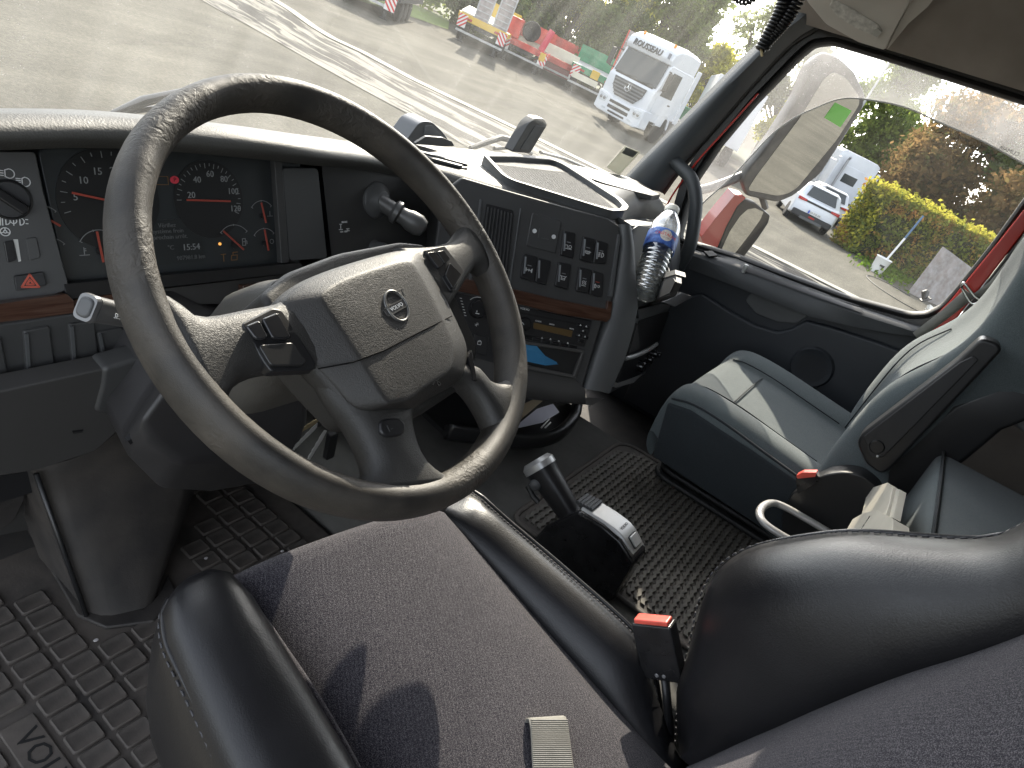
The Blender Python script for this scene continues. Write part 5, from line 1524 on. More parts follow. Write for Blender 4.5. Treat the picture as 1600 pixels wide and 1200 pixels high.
# ------------------------------------------------------------------ driver's seat
def fabric_mat(name, c0, c1, scale, bumpd=.0012, rib=None, mixlo=.42, mixhi=.60, big=.2):
    m = bpy.data.materials.new(name); m.use_nodes = True; t = m.node_tree; N, L = t.nodes.new, t.links.new; b = t.nodes['Principled BSDF']
    tc = N('ShaderNodeTexCoord')
    n = N('ShaderNodeTexNoise'); n.inputs['Scale'].default_value = scale; n.inputs['Detail'].default_value = 2; n.inputs['Roughness'].default_value = .7
    L(tc.outputs['Object'], n.inputs['Vector'])
    r = N('ShaderNodeMapRange'); r.inputs['From Min'].default_value = mixlo; r.inputs['From Max'].default_value = mixhi
    L(n.outputs['Fac'], r.inputs['Value'])
    n2 = N('ShaderNodeTexNoise'); n2.inputs['Scale'].default_value = 8; n2.inputs['Detail'].default_value = 4
    L(tc.outputs['Object'], n2.inputs['Vector'])
    mx = N('ShaderNodeMix'); mx.data_type = 'RGBA'; mx.inputs['A'].default_value = tuple(c0) + (1,); mx.inputs['B'].default_value = tuple(c1) + (1,)
    fac = r.outputs[0]
    if rib:
        wv = N('ShaderNodeTexWave'); wv.inputs['Scale'].default_value = rib; wv.inputs['Distortion'].default_value = 1.2; wv.inputs['Detail'].default_value = 1
        mp = N('ShaderNodeMapping'); mp.inputs['Rotation'].default_value = (0, 0, radians(35))
        L(tc.outputs['Object'], mp.inputs[0]); L(mp.outputs[0], wv.inputs['Vector'])
        ma = N('ShaderNodeMath'); ma.operation = 'MULTIPLY_ADD'; ma.inputs[1].default_value = .12; ma.inputs[2].default_value = -.05
        L(wv.outputs['Fac'], ma.inputs[0])
        ad = N('ShaderNodeMath'); ad.operation = 'ADD'; ad.use_clamp = True
        L(fac, ad.inputs[0]); L(ma.outputs[0], ad.inputs[1]); fac = ad.outputs[0]
    L(fac, mx.inputs['Factor'])
    mv = N('ShaderNodeMix'); mv.data_type = 'RGBA'; mv.blend_type = 'MULTIPLY'; mv.inputs['Factor'].default_value = big
    L(mx.outputs['Result'], mv.inputs['A']); L(n2.outputs['Fac'], mv.inputs['B'])
    L(mv.outputs['Result'], b.inputs['Base Color'])
    b.inputs['Roughness'].default_value = .9; b.inputs['Specular IOR Level'].default_value = .2
    b.inputs['Sheen Weight'].default_value = .12; b.inputs['Sheen Roughness'].default_value = .5
    bp = N('ShaderNodeBump'); bp.inputs['Strength'].default_value = .8; bp.inputs['Distance'].default_value = bumpd
    L(n.outputs['Fac'], bp.inputs['Height'])
    n3 = N('ShaderNodeTexNoise'); n3.inputs['Scale'].default_value = 7; n3.inputs['Detail'].default_value = 2
    L(tc.outputs['Object'], n3.inputs['Vector'])
    bp2 = N('ShaderNodeBump'); bp2.inputs['Strength'].default_value = .35; bp2.inputs['Distance'].default_value = .012
    L(n3.outputs['Fac'], bp2.inputs['Height']); L(bp2.outputs[0], bp.inputs['Normal'])
    L(bp.outputs[0], b.inputs['Normal'])
    return m
FAB = fabric_mat('seat_cover_fabric', (.013, .012, .020), (.150, .140, .150), 1050, .0012, rib=70, mixlo=.44, mixhi=.68)
ds_ = thing('driver_chair', 'driver seat with speckled dark purple fabric cover and black leather bolsters', 'seat', (-.66, .1, -.2))
SEAT = Frame((-.66, .36, .28), X, (0, 1, .23))
def resample(p, n):
    ds = [0]
    for a, b in zip(p[:-1], p[1:]): ds.append(ds[-1] + (b - a).length)
    out = []
    for k in range(n):
        s = ds[-1] * k / (n - 1); i = 0
        while i < len(ds) - 2 and ds[i + 1] < s: i += 1
        f = (s - ds[i]) / max(1e-9, ds[i + 1] - ds[i])
        out.append(p[i] * (1 - f) + p[i + 1] * f)
    return out
def trace3(fr, pts, n):
    return resample(smooth_path([fr.at(*p) for p in pts], 8), n)
NR = 22
Le = trace3(SEAT, [(356, 912), (400, 950), (450, 1020), (500, 1095), (560, 1200), (610, 1300)], NR)
Re = trace3(SEAT, [(700, 792), (770, 872), (860, 975), (950, 1076), (1030, 1165), (1080, 1215)], NR)
NC = 19
sn_ = SEAT.n
rows = []
def seat_row(a, b, lift=0., dy=0., dz=0.):
    r_ = []
    for k in range(NC):
        t = k / (NC - 1)
        p = a * (1 - t) + b * t
        crown = .014 * (1 - (2 * t - 1) ** 2) + .012 * (abs(2 * t - 1) ** 6) * -1
        r_.append(p + sn_ * (crown + lift) + V3(0, dy, dz))
    return r_
rows.append(seat_row(Le[0], Re[0], 0, .012, -.16)); rows.append(seat_row(Le[0], Re[0], 0, .030, -.07)); rows.append(seat_row(Le[0], Re[0], 0, .028, -.03)); rows.append(seat_row(Le[0], Re[0], 0, .014, -.006))
for a, b in zip(Le, Re): rows.append(seat_row(a, b))
put('cushion_fabric', M().grid(rows), FAB, ds_, smooth=180)
put('piping', M().tube([p + sn_ * -.004 for p in Le], .0045, 8), FAB, ds_, smooth=180)
# left bolster
def sup(c, ax, az, w_, h_, n=26, e=.58):
    out = []
    for j in range(n):
        q = 2 * pi * j / n
        cx_ = abs(cos(q)) ** e * (1 if cos(q) > 0 else -1); sx = abs(sin(q)) ** e * (1 if sin(q) > 0 else -1)
        out.append(c + ax * (w_ * cx_) + az * (h_ * sx))
    return out
secs = []
for t, sc_ in ((-.02, .25), (-.012, .62), (.0, .84), (.03, .97), (.08, 1.0), (.15, 1.03), (.25, 1.06), (.4, 1.1), (.6, 1.1)):
    y = .385 - t * .95
    cx_ = -.840 - t * .17
    zt = .312 - t * .12
    h = .10
    secs.append(sup(V3(cx_, y, zt - h * 1.0), X, Z, .053 * sc_, h * (.75 + .25 * sc_)))
put('side_bolster', M().loft(secs), LEATHER, ds_, smooth=180)
def seam(path, name, parent, r=.0022, lift=0., nst=60, mt=None):
    """double stitched seam: a raised welt and short thread stitches"""
    w_ = put(name, M().tube(path, r, 8), mt or LEATHER, parent, smooth=180)
    st_ = M()
    pts = resample(path, nst * 2)
    for k in range(0, nst * 2 - 1, 2):
        a, b = pts[k], pts[k + 1]
        st_.tube([a, b], r * .45, 5)
    return w_, st_
STM = mat('thread', (.05, .05, .055), .6)
def stitch(path, off, n, parent, r=.0010, L_=.6):
    pts = resample(path, n * 2 + 1)
    m = M()
    for k in range(0, n * 2, 2):
        a = pts[k] + off; b = pts[k] * (1 - L_) + pts[k + 2 if k + 2 < len(pts) else k + 1] * L_ + off
        m.tube([a, (a + b) / 2 + Z * r * .8, b], r, 5)
    return put('stitching', m, STM, parent, smooth=180, kind='stuff')
lp_ = []
for t in (-.012, .0, .03, .08, .15, .25, .4, .6):
    y = .385 - t * .95; cx_ = -.840 - t * .17; zt = .312 - t * .12
    w_ = .053 * (.6 if t < 0 else (.84 if t < .02 else 1.03))
    lp_.append(V3(cx_ - w_ * .80, y, zt - .026))
lp_ = smooth_path(lp_, 5)
put('seam', M().tube(lp_, .003, 8), LEATHER, ds_, smooth=180)
stitch(lp_, V3(.0065, 0, .0052), 60, ds_, .0011)
stitch(lp_, V3(-.004, 0, -.004), 60, ds_, .0011)
# right bolster
BR = LX(-.448)
Sm = trace3(BR, [(716, 768), (740, 768), (790, 812), (890, 897), (1000, 998), (1024, 1060), (1032, 1120), (1034, 1170)], NR)
E_ = resample(Re, NR)
rows = [[] for _ in range(7)]
for k in range(NR):
    e, s = E_[k] + sn_ * -.012, Sm[k]
    mid = (e + s) / 2
    d = (s - e).normalized()
    up_ = Y.cross(d); up_ = up_ if up_.z > 0 else -up_
    wq = min(1, k / 3)
    rows[0].append(e - Z * .03); rows[1].append(e); rows[2].append(e.lerp(s, .3) + up_ * .012 * wq); rows[3].append(e.lerp(s, .65) + up_ * .016 * wq)
    rows[4].append(s); rows[5].append(s + V3(.012, 0, -.014)); rows[6].append(s + V3(.018, 0, -.20))
mm = M().grid(rows)
mm.grid([[r_[0] + V3(0, .02, -.10) for r_ in rows], [r_[0] + V3(0, .012, -.02) for r_ in rows], [r_[0] for r_ in rows]])
put('side_bolster', mm, LEATHER, ds_, smooth=180)
put('seam', M().tube([p + V3(.003, 0, .0) for p in Sm], .0026, 8), LEATHER, ds_, smooth=180)
stitch(Sm, V3(-.006, 0, .0022), 80, ds_)
# backrest bolster
S_ = trace3(LX(-.425), [(1060, 1172), (1066, 1085), (1084, 1000), (1102, 925), (1132, 881), (1180, 853), (1260, 837), (1340, 830), (1450, 838), (1530, 841), (1582, 829), (1660, 780)], 34)
I_ = trace3(LX(-.535), [(1064, 1184), (1100, 1168), (1150, 1144), (1200, 1122), (1250, 1099), (1300, 1077), (1360, 1052), (1420, 1030), (1480, 1011), (1540, 990), (1600, 966), (1690, 930)], 34)
NB = 34
for k in range(1, 9):                       # the backrest goes on up beyond the picture
    S_.append(S_[33] + V3(0, -.022, .06) * k); I_.append(I_[33] + V3(0, -.022, .06) * k)
NB = len(S_)
rows = [[] for _ in range(11)]
for k in range(NB):
    s, e = S_[k], I_[k]
    t = min(1., k / 33)
    d = s - e
    fwdn = Vector((-.55, .75, .35)).normalized()
    w_ = min(1., t * 6)
    bul = .040 * w_ * (1 - .25 * t)
    rows[0].append(e - Y * .05); rows[1].append(e)
    for q, f in enumerate((.12, .3, .5, .7, .88)):
        rows[2 + q].append(e + d * f + fwdn * bul * (sin(pi * f) ** .8))
    rows[7].append(s); rows[8].append(s + V3(.014, -.010, -.004)); rows[9].append(s + V3(.03, -.05, -.02)); rows[10].append(s + V3(.03, -.25, -.10))
put('back_bolster', M().grid(rows), LEATHER, ds_, smooth=180)
put('seam', M().tube([p + V3(.004, -.002, 0) for p in S_], .0026, 8), LEATHER, ds_, smooth=180)
stitch(S_, V3(-.0062, .0035, .0005), 110, ds_)
sv = trace3(LX(-.47), [(1592, 878), (1588, 905), (1588, 935), (1594, 962)], 10)
put('seam', M().tube(sv, .004, 8), P_BLACK, ds_, smooth=180)
stitch(sv, V3(-.006, .006, 0), 10, ds_, .0018)
sh_ = M()
sh_.grid([[s + V3(.03, -.24, -.10) for s in S_], [e + V3(-.17, -.24, -.10) for e in I_], [e + V3(-.36, -.20, -.08) for e in I_], [e + V3(-.350, -.03, -.01) for e in I_]])
sh_.poly([S_[-1], S_[-1] + V3(.03, -.24, -.10), I_[-1] + V3(-.17, -.24, -.10), I_[-1] + V3(-.36, -.20, -.08), I_[-1] + V3(-.34, -.01, 0), I_[-1]])
put('back_shell', sh_, P_BLACK, ds_, smooth=40)
rows = []
for k in range(NB):
    e = I_[k]
    r_ = []
    for q in range(14):
        t = q / 13
        r_.append(e + V3(-.34 * t, -.010 + .030 * sin(pi * min(1, t * 1.6)) * .6 - .0 * t, -.005 + .012 * sin(pi * min(1, t * 1.6))))
    rows.append(r_)
put('back_fabric', M().grid(rows), FAB, ds_, smooth=180)
# lower rounded end of the back cover resting on the cushion
put('seat_base', M().bx(-.86, -.445, -.12, .31, -.19, .13), P_BLACK, ds_, bevel=.02)
# buckle on its stalk
bk = thing('seat_belt_buckle', 'black seat belt buckle with red button standing beside the driver seat', 'seat belt buckle', (-.455, .03, .14))
BF = LX(-.465)
bq = [(1001, 966), (1063, 972), (1062, 1056), (1012, 1048)]
c0 = BF.at(1030, 1014); bu = (BF.at(1063, 972) - BF.at(1001, 966)); wB = bu.length; bu.normalize()
bv = (BF.at(1031, 968) - BF.at(1036, 1052)); hB_ = bv.length; bv = (bv - bu * bv.dot(bu)).normalized(); bn = bu.cross(bv)
put('body', M().box(c0, (wB, hB_, .022), (bu, bv, bn)), P_GLOSS, bk, bevel=.003, seg=3)
put('red_button', M().box(c0 + bv * (hB_ / 2 + .001), (wB * .86, .008, .017), (bu, bv, bn)), mat('buckle_red', (.70, .10, .07), .3, var=(60, .15)), bk, bevel=.002)
sg_ = 1 if bn.x < 0 else -1
for q in (-.003, .004):
    put('rivet', M().lathe(c0 - bv * (hB_ * .40) + bu * (q * 1.3 - .001) + bn * (sg_ * .011), bn * sg_, [(0, 0), (.0026, 0), (.002, .001), (0, .0012)], 12), mat('rivet_grey', (.35, .35, .36), .4, metal=.6), bk, smooth=50)
put('stalk', M().tube([c0 - bv * (hB_ * .48), BF.at(1043, 1100), BF.at(1046, 1140), BF.at(1040, 1180)], [.0075, .007, .008, .012], 10, flat=.7), P_BLACK, bk, smooth=180)
# belt tongue end lying on the seat
WEB = mat('belt_webbing', (.20, .195, .175), .75, bump=((500, .3, .0008),), var=((20, .15),))
bl_ = thing('belt_webbing', 'short grey woven seat belt strap folded on the driver seat cushion', 'seat belt', tuple(SEAT.at(855, 1150)))
rr2 = []
for (xa, ya, xb, yb, h) in ((826, 1150, 880, 1150, .002), (820, 1130, 876, 1126, .012), (822, 1123, 880, 1119, .020), (826, 1124, 884, 1121, .026), (829, 1140, 888, 1140, .026), (832, 1200, 896, 1200, .024), (836, 1290, 905, 1290, .02)):
    a, b = SEAT.at(xa, ya, h), SEAT.at(xb, yb, h)
    rr2.append([a.lerp(b, k / 8) for k in range(9)])
bo = put('strap', M().grid(rr2), WEB, bl_, smooth=180)
so_ = bo.modifiers.new('solid', 'SOLIDIFY'); so_.thickness = .0016; so_.offset = 0
wr = M()
for k in range(48):
    t = k / 47
    y_ = 1126 + t * 150
    a, b = SEAT.at(829 + t * 6, y_, .0262 - t * .005), SEAT.at(886 + t * 16, y_, .0262 - t * .005)
    wr.tube([a + sn_ * .0010, b + sn_ * .0010], .0009, 5)
put('weave_rib', wr, WEB, bl_, smooth=0, kind='stuff')

# ------------------------------------------------------------------ gear selector
gs = thing('gear_selector', 'black gear selector console with silver top plate and upright grip', 'gear selector', (-.12, .24, .005))
gy = [(.335, .0, .0), ]
# side profile traced on the left flank
GX0 = LX(-.150)
prof_px = [(826, 860), (835, 842), (852, 822), (876, 811), (903, 799), (940, 822), (968, 846), (990, 880), (985, 893), (957, 938), (940, 960)]
side = [GX0.at(*p) for p in prof_px]
zmin = .004
sidep = [(p.y, max(p.z, zmin)) for p in side]
sidep[0] = (sidep[0][0] + .01, zmin); sidep[-1] = (sidep[-1][0], zmin)
put('console', M().prism([V3(-.150, a, b) for a, b in sidep], (.062, 0, 0)), P_GLOSS, gs, bevel=.006, seg=3)
pr = [GX0.at(*p) for p in [(903, 799), (940, 822), (968, 846), (988, 884)]]
prS = smooth_path(pr, 5)
put('top_plate', M().loft([[p + V3(.012, 0, .004), p + V3(.060, 0, .004), p + V3(.064, 0, -.004), p + V3(.008, 0, -.004)] for p in prS]), SILVER, gs, bevel=.002)
GT = Frame(prS[8] + V3(.036, 0, .0045), X, prS[4] - prS[11])
gb = Frame(prS[-4] + V3(.036, 0, .0045), X, prS[-6] - prS[-2])
put('button_ring', gb.plate(M(), rounded([(-.0135, -.0125), (.0135, -.0125), (.0135, .0125), (-.0135, .0125)], .003), .0, .0012), P_BLACK, gs, bevel=0)
put('push_button', gb.plate(M(), rounded([(-.012, -.011), (.012, -.011), (.012, .011), (-.012, .011)], .003), .0, .004), mat('satin_button', (.58, .58, .57), .3, metal=.4), gs, bevel=.0015)
put('lettering', text_mesh('VOLVO', .0085, GT.P(0, -.004, .0006), X, GT.v, .0002), P_BLACK, gs, smooth=0)
rows = []
for k in range(5):
    p0 = prS[0] + V3(.016, .012 - k * .007, .004 + .001 * k)
    put('selector_ridge', M().tube([p0, p0 + V3(.040, 0, 0)], .0038, 8), P_GREY, gs)
gF = LX(-.118)
gp = [gF.at(*p) for p in [(892, 806), (880, 786), (866, 764), (852, 743), (843, 728)]]
gsec = []
def gsx(c, t, a, b):
    x = X; y = t.cross(x).normalized()
    return sup(c, x, y, a, b, 18, .8)
gpS = smooth_path(gp, 4)
for k, p in enumerate(gpS):
    t = (gpS[min(k + 1, len(gpS) - 1)] - gpS[max(k - 1, 0)]).normalized()
    f = k / (len(gpS) - 1)
    gsec.append(gsx(p, t, .0200 + .009 * f, .0210 + .0095 * f))
put('grip', M().loft(gsec + [gsx(gpS[-1] + (gpS[-1] - gpS[-2]).normalized() * .006, t, .015, .016)]), P_BLACK, gs, smooth=60)
ct = gpS[-1]; td = (gpS[-1] - gpS[-4]).normalized()
put('grip_cap', M().loft([gsx(ct + td * -.006, td, .0298, .0315), gsx(ct + td * .006, td, .0298, .0315), gsx(ct + td * .014, td, .023, .0245)]), SILVER, gs, smooth=40)
gB = Frame(gF.at(848, 746) + V3(-.018, 0, 0), -Y, td)
put('thumb_button', M().lathe(gF.at(847, 750) + V3(-.026, -.001, 0), (-1, -.25, .25), [(0, .006), (.009, .005), (.0115, .002), (.012, -.004), (0, -.004)], 20), P_GREY, gs, smooth=50)
put('trigger', M().tube([gF.at(825, 758), gF.at(833, 775), gF.at(842, 785)], .006, 8), P_BLACK, gs)
put('boot_collar', M().lathe(gpS[0], td, [(0, -.01), (.024, -.008), (.022, .002), (.018, .004), (0, .004)], 20), P_BLACK, gs, smooth=50)

# ------------------------------------------------------------------ passenger seat
TEAL = fabric_mat('teal_fabric', (.075, .094, .100), (.17, .192, .195), 900, .0006, mixlo=.3, mixhi=.8, big=.25)
TEALD = fabric_mat('dark_teal_fabric', (.022, .027, .031), (.045, .053, .058), 900, .0006, mixlo=.3, mixhi=.8, big=.2)
ps = thing('passenger_chair', 'teal upholstered passenger seat with dark sides and folded armrest', 'seat', (.58, .1, 0))
def cush(y, zo, wsc=1., hsc=1.):
    pr_ = [(-.285, -.17), (-.290, -.08), (-.280, -.028), (-.255, .0), (-.205, .002), (-.165, -.012), (-.15, -.030), (-.09, -.026), (0, -.024), (.09, -.026), (.15, -.030), (.165, -.012), (.205, .002), (.255, 0), (.28, -.028), (.29, -.08), (.285, -.17)]
    return [V3(.585 + a * wsc, y, .255 + zo + b * hsc) for a, b in pr_]
rows = [cush(.300, -.17, .86, .25), cush(.322, -.12, .90, .4), cush(.330, -.06, .93, .5), cush(.322, -.02, .96, .65), cush(.295, -.004, .985, .8), cush(.26, .002), cush(.18, 0), cush(.08, -.012), cush(-.02, -.024), cush(-.08, -.03)]
put('cushion', M().grid(rows), TEAL, ps, smooth=180, sub=2)
# seams: cross seam and two long ones
cs_ = [V3(.585 + a, .205, .255 + b + .003) for a, b in ((-.15, -.030), (-.09, -.025), (0, -.023), (.09, -.025), (.15, -.030))]
put('seam', M().tube(smooth_path(cs_, 4), .0018, 6), TEALD, ps, smooth=180)
for sgn in (-1, 1):
    put('seam', M().tube(smooth_path([V3(.585 + sgn * .157, y, .255 - .018 + zo) for y, zo in ((.30, -.004), (.26, .004), (.18, .002), (.08, -.010), (-.02, -.022))], 4), .0018, 6), TEALD, ps, smooth=180)
put('piping', M().tube(smooth_path([V3(.585 - .278, y, .255 - .022 + zo) for y, zo in ((.312, -.012), (.26, .002), (.18, 0), (.08, -.012), (-.03, -.024))], 4), .003, 6), TEALD, ps, smooth=180)
put('side_panel', M().prism([V3(.297, a, b) for a, b in ((.315, .21), (.26, .222), (.10, .212), (-.05, .20), (-.10, .06), (.29, .07))], (.012, 0, 0)), TEALD, ps, bevel=.006)
# backrest
def back(z, yf, hw, bol, dep=.13, cx=.585):
    pr_ = [(-1.0, -dep), (-1.02, -.05), (-.99, .005), (-.90, bol), (-.72, bol * .8), (-.55, .006), (-.3, 0), (0, -.002), (.3, 0), (.55, .006), (.72, bol * .8), (.90, bol), (.99, .005), (1.02, -.05), (1.0, -dep)]
    return [V3(cx + a * hw, yf + b, z) for a, b in pr_]
rows = [back(.16, -.06, .255, .02), back(.24, -.058, .265, .036), back(.34, -.068, .27, .04), back(.43, -.077, .27, .04), back(.49, -.095, .268, .036), back(.56, -.138, .26, .03), back(.63, -.150, .245, .022, .13, .575), back(.70, -.147, .225, .02, .12, .565), back(.78, -.140, .205, .018, .11, .555), back(.90, -.14, .19, .010, .10, .555), back(1.0, -.15, .17, .004, .08, .555), back(1.03, -.18, .15, .0, .05, .555)]
put('backrest', M().grid(rows), TEAL, ps, smooth=180, sub=2)
put('back_shell', M().loft([[V3(.585 + a * hw, yf + b, z) for a, b in ((-1.03, -.06), (-1.03, -.15), (1.03, -.15), (1.03, -.06))] for z, yf, hw in ((.10, -.07, .25), (.34, -.07, .265), (.49, -.10, .265), (.56, -.145, .255), (.66, -.16, .225), (.80, -.16, .18), (1.0, -.165, .15))]), P_BLACK, ps, bevel=.01)
for sgn in (-1, 1):
    put('seam', M().tube(smooth_path([V3(.585 + sgn * hw * .62, yf + .016, z) for z, yf, hw in ((.20, -.052, .26), (.34, -.062, .27), (.43, -.072, .27), (.49, -.090, .268), (.55, -.128, .26))], 4), .0018, 6), TEALD, ps, smooth=180)
# folded armrest on the inner side
AR = LX(.262)
aq = AR.loop([(1338, 692), (1346, 678), (1496, 563), (1533, 528), (1560, 537), (1566, 548), (1390, 735), (1376, 741), (1352, 725)], 0, .01)
arm = put('armrest', AR.plate(M(), aq, -.045, 0), P_BLACK, ps, bevel=.006, seg=3)
put('armrest_top', AR.plate(M(), AR.loop([(1349, 682), (1500, 566), (1521, 556), (1530, 562), (1380, 715), (1360, 715)], .003, .006), -.001, .003), mat('armrest_satin', (.018, .018, .019), .5, bump=((700, .3, .0006),)), arm, bevel=.002)
put('pivot_cap', M().lathe(AR.at(1370, 698, .003), (-1, 0, 0), [(0, .003), (.012, .003), (.014, 0), (0, 0)], 20), P_BLACK, arm, smooth=40)
put('pin', M().lathe(AR.at(1371, 713, .003), (-1, 0, 0), [(0, .002), (.0025, .001), (.0025, 0), (0, 0)], 10), SILVER, arm)
shq = LX(.268).loop([(1236, 772), (1262, 756), (1290, 741), (1318, 737), (1346, 742), (1372, 762), (1384, 800), (1360, 850), (1220, 850), (1222, 800)], 0, .012)
put('hinge_cover', LX(.268).plate(M(), shq, -.05, 0), P_BLACK, ps, bevel=.012, seg=3)
bkp = thing('seat_belt_buckle', 'small red topped seat belt buckle beside the passenger seat cushion', 'seat belt buckle', tuple(LX(.255).at(1260, 760)))
BFp = LX(.25)
put('body', BFp.plate(M(), BFp.loop([(1243, 746), (1277, 741), (1279, 752), (1264, 762), (1246, 772)], 0, .002), -.018, 0), P_GLOSS, bkp, bevel=.002)
put('red_button', BFp.plate(M(), BFp.loop([(1244, 743), (1254, 738), (1276, 738), (1274, 745), (1246, 748)], .0, .002), -.017, .001), mat('buckle_red', (.70, .10, .07), .3), bkp, bevel=.001)
bs = M()
bs.bx(.37, .82, -.16, .25, 0.0, .075)
put('base', bs, P_BLACK, ps, bevel=.015)
for k in range(4):
    q = rounded([(.325 + .004 * (k % 2), -.18), (.85, -.18), (.85, .285 - .006 * (k % 2)), (.325 + .004 * (k % 2), .285 - .006 * (k % 2))], .05, 5)
    put('bellows_fold', M().prism([V3(a, b, .012 + k * .020) for a, b in q], (0, 0, .013)), RUBBER, ps, bevel=.005, seg=2)
lpF = LX(.315)
put('adjuster_loop', M().tube(smooth_path([lpF.at(1060, 655), lpF.at(1042, 660), lpF.at(1033, 678), lpF.at(1036, 700), lpF.at(1056, 722)], 5), .008, 10), P_GLOSS, ps, smooth=180)
# passenger belt with its chrome guide
pbt = thing('passenger_seat_belt', 'grey passenger seat belt running through a chrome guide by the red pillar', 'seat belt', tuple(LX(1.0).at(1500, 480)))
G1 = LX(.985)
def strap(fr, pts, mt, parent):
    r_ = [[fr.at(*a), (fr.at(*a) + fr.at(*b)) / 2 + fr.n * .002, fr.at(*b)] for a, b in pts]
    o = put('strap', M().grid(r_), mt, parent, smooth=180)
    s = o.modifiers.new('solid', 'SOLIDIFY'); s.thickness = .0016
    return o
strap(G1, [((1426, 520), (1436, 532)), ((1462, 492), (1474, 503)), ((1492, 466), (1508, 477)), ((1508, 452), (1524, 464))], WEB, pbt)
strap(G1, [((1520, 460), (1536, 466)), ((1546, 440), (1560, 446)), ((1575, 405), (1592, 412)), ((1640, 300), (1660, 306))], WEB, pbt)
put('guide_ring', M().tube(smooth_path([G1.at(1503, 446, .01), G1.at(1507, 443, .012), G1.at(1522, 462, .012), G1.at(1532, 470, .01), G1.at(1518, 474, .004), G1.at(1505, 454, .004)], 4, True), .0034, 8, closed=True), CHROME, pbt, smooth=180)

# ------------------------------------------------------------------ upholstered box behind the tunnel
ub = thing('upholstered_box', 'teal fabric covered box with piped front edge behind the seats', 'box', (.18, -.4, 0))
bsec = []
for x in (-.35, .300, .322, .328):
    s = 0 if x < .31 else (.006 if x < .325 else .02)
    bsec.append([V3(x, y, z) for y, z in rounded([(-.188 - s, .06 + s), (-.188 - s, .405 - s), (-.80, .405 - s), (-.80, .06 + s)], .02, 4)])
put('cushion', M().loft(bsec), TEAL, ub, smooth=60)
put('piping', M().tube([V3(-.34, -.196, .405), V3(.315, -.196, .405)], .0032, 8), TEALD, ub, smooth=180)
put('base', M().bx(-.35, .31, -.80, -.21, 0, .08), P_BLACK, ub)
# silver loop and pale latch block
lo = thing('loop_handle', 'silver flat loop shaped handle standing by the passenger seat base', 'handle', tuple(H(.1).at(1240, 810)))
HL = H(.17)
lpth = smooth_path([HL.at(1296, 832), HL.at(1262, 812), HL.at(1228, 793), HL.at(1208, 786), HL.at(1193, 791), HL.at(1187, 803), HL.at(1194, 817), HL.at(1216, 833), HL.at(1250, 852)], 5)
put('loop', M().tube(lpth, .0085, 12, flat=.8), mat('silver_grey', (.46, .45, .43), .35, metal=.25), lo, smooth=180)
lk = thing('latch_block', 'pale beige two piece plastic latch in front of the teal box', 'latch', tuple(FY(-.15).at(1365, 800)))
PALE = mat('pale_plastic', (.56, .53, .45), .42, bump=((600, .2, .0006),), var=(8, .1))
K1 = FY(-.135)
put('upper_block', K1.plate(M(), K1.loop([(1350, 812), (1358, 778), (1369, 764), (1392, 757), (1401, 764), (1396, 790), (1389, 812)], 0, .003), -.008, .006), PALE, lk, bevel=.006, seg=3)
put('lower_block', K1.plate(M(), K1.loop([(1318, 840), (1334, 812), (1352, 802), (1372, 798), (1398, 812), (1396, 840)], .014, .004), -.004, .016), PALE, lk, bevel=.006, seg=3)
put('side_plate', K1.plate(M(), K1.loop([(1404, 766), (1410, 767), (1400, 812), (1394, 810)], 0, .001), -.006, .004), PALE, lk, bevel=.001)
put('lettering', text_mesh('VOLVO', .008, K1.at(1352, 817, .0165), K1.v * .95 + K1.u * .3, -K1.u, .0003), mat('engraved_dark', (.12, .115, .10), .6), lk, smooth=0)
# pale strip far right, the edge of a shelf
tag(put('bunk_rail', M().tube([LX(.45).at(1552, 630), LX(.45).at(1610, 672)], .010, 8), mat('rail_grey', (.42, .43, .45), .4), smooth=60), 'pale grey rail end behind the passenger seat at the right edge', 'rail')
# ------------------------------------------------------------------ right hand mirrors and wind deflector, outside the glass
MIR = bpy.data.materials.new('mirror_silver'); MIR.use_nodes = True
MIR.node_tree.nodes['Principled BSDF'].inputs['Metallic'].default_value = 1; MIR.node_tree.nodes['Principled BSDF'].inputs['Roughness'].default_value = .02
MIR.node_tree.nodes['Principled BSDF'].inputs['Base Color'].default_value = (.80, .79, .76, 1)
MGREY = mat('mirror_housing_grey', (.085, .082, .08), .5, bump=((300, .3, .001),), var=((12, .25), (40, .3, (.2, .19, .17))))
mn = V3(-.62, -.77, -.10).normalized()
mo = LX(1.38).at(1245, 210)
mu = mn.cross(Z).normalized(); mv_ = mu.cross(mn)
MF = Frame(mo, mu, mv_)
mth = thing('wing_mirror', 'large grey rear view mirror with a bright green sticker outside the passenger window', 'mirror', tuple(mo))
hq = MF.loop([(1160, 284), (1172, 262), (1206, 219), (1250, 150), (1270, 100), (1290, 84), (1312, 92), (1336, 114), (1352, 149), (1349, 168), (1282, 272), (1240, 306), (1216, 316), (1168, 306)], 0, .015)
put('housing', M().loft([[MF.P(a, b, 0) for a, b in hq], [MF.P(a, b, -.02) for a, b in off_loop(hq, .004)], [MF.P(a * .9, b * .93, -.06) for a, b in hq]]), MGREY, mth, bevel=.006)
gq = MF.loop([(1168, 297), (1181, 276), (1250, 184), (1287, 124), (1302, 112), (1322, 122), (1342, 150), (1343, 163), (1307, 219), (1246, 293), (1232, 302), (1215, 306)], .002, .012)
put('mirror_glass', MF.plate(M(), gq, .0, .002), MIR, mth, smooth=0)
put('green_sticker', MF.plate(M(), MF.loop([(1305, 160), (1331, 173), (1313, 199), (1288, 184)], .003, .001), .002, .0032), mat('sticker_green', (.16, .52, .08), .5), mth, smooth=0)
put('mirror_arm', M().tube(smooth_path([LX(1.12).at(1080, 300), LX(1.25).at(1120, 290), MF.at(1190, 262, -.05)], 5), .016, 10), MGREY, mth, smooth=180)
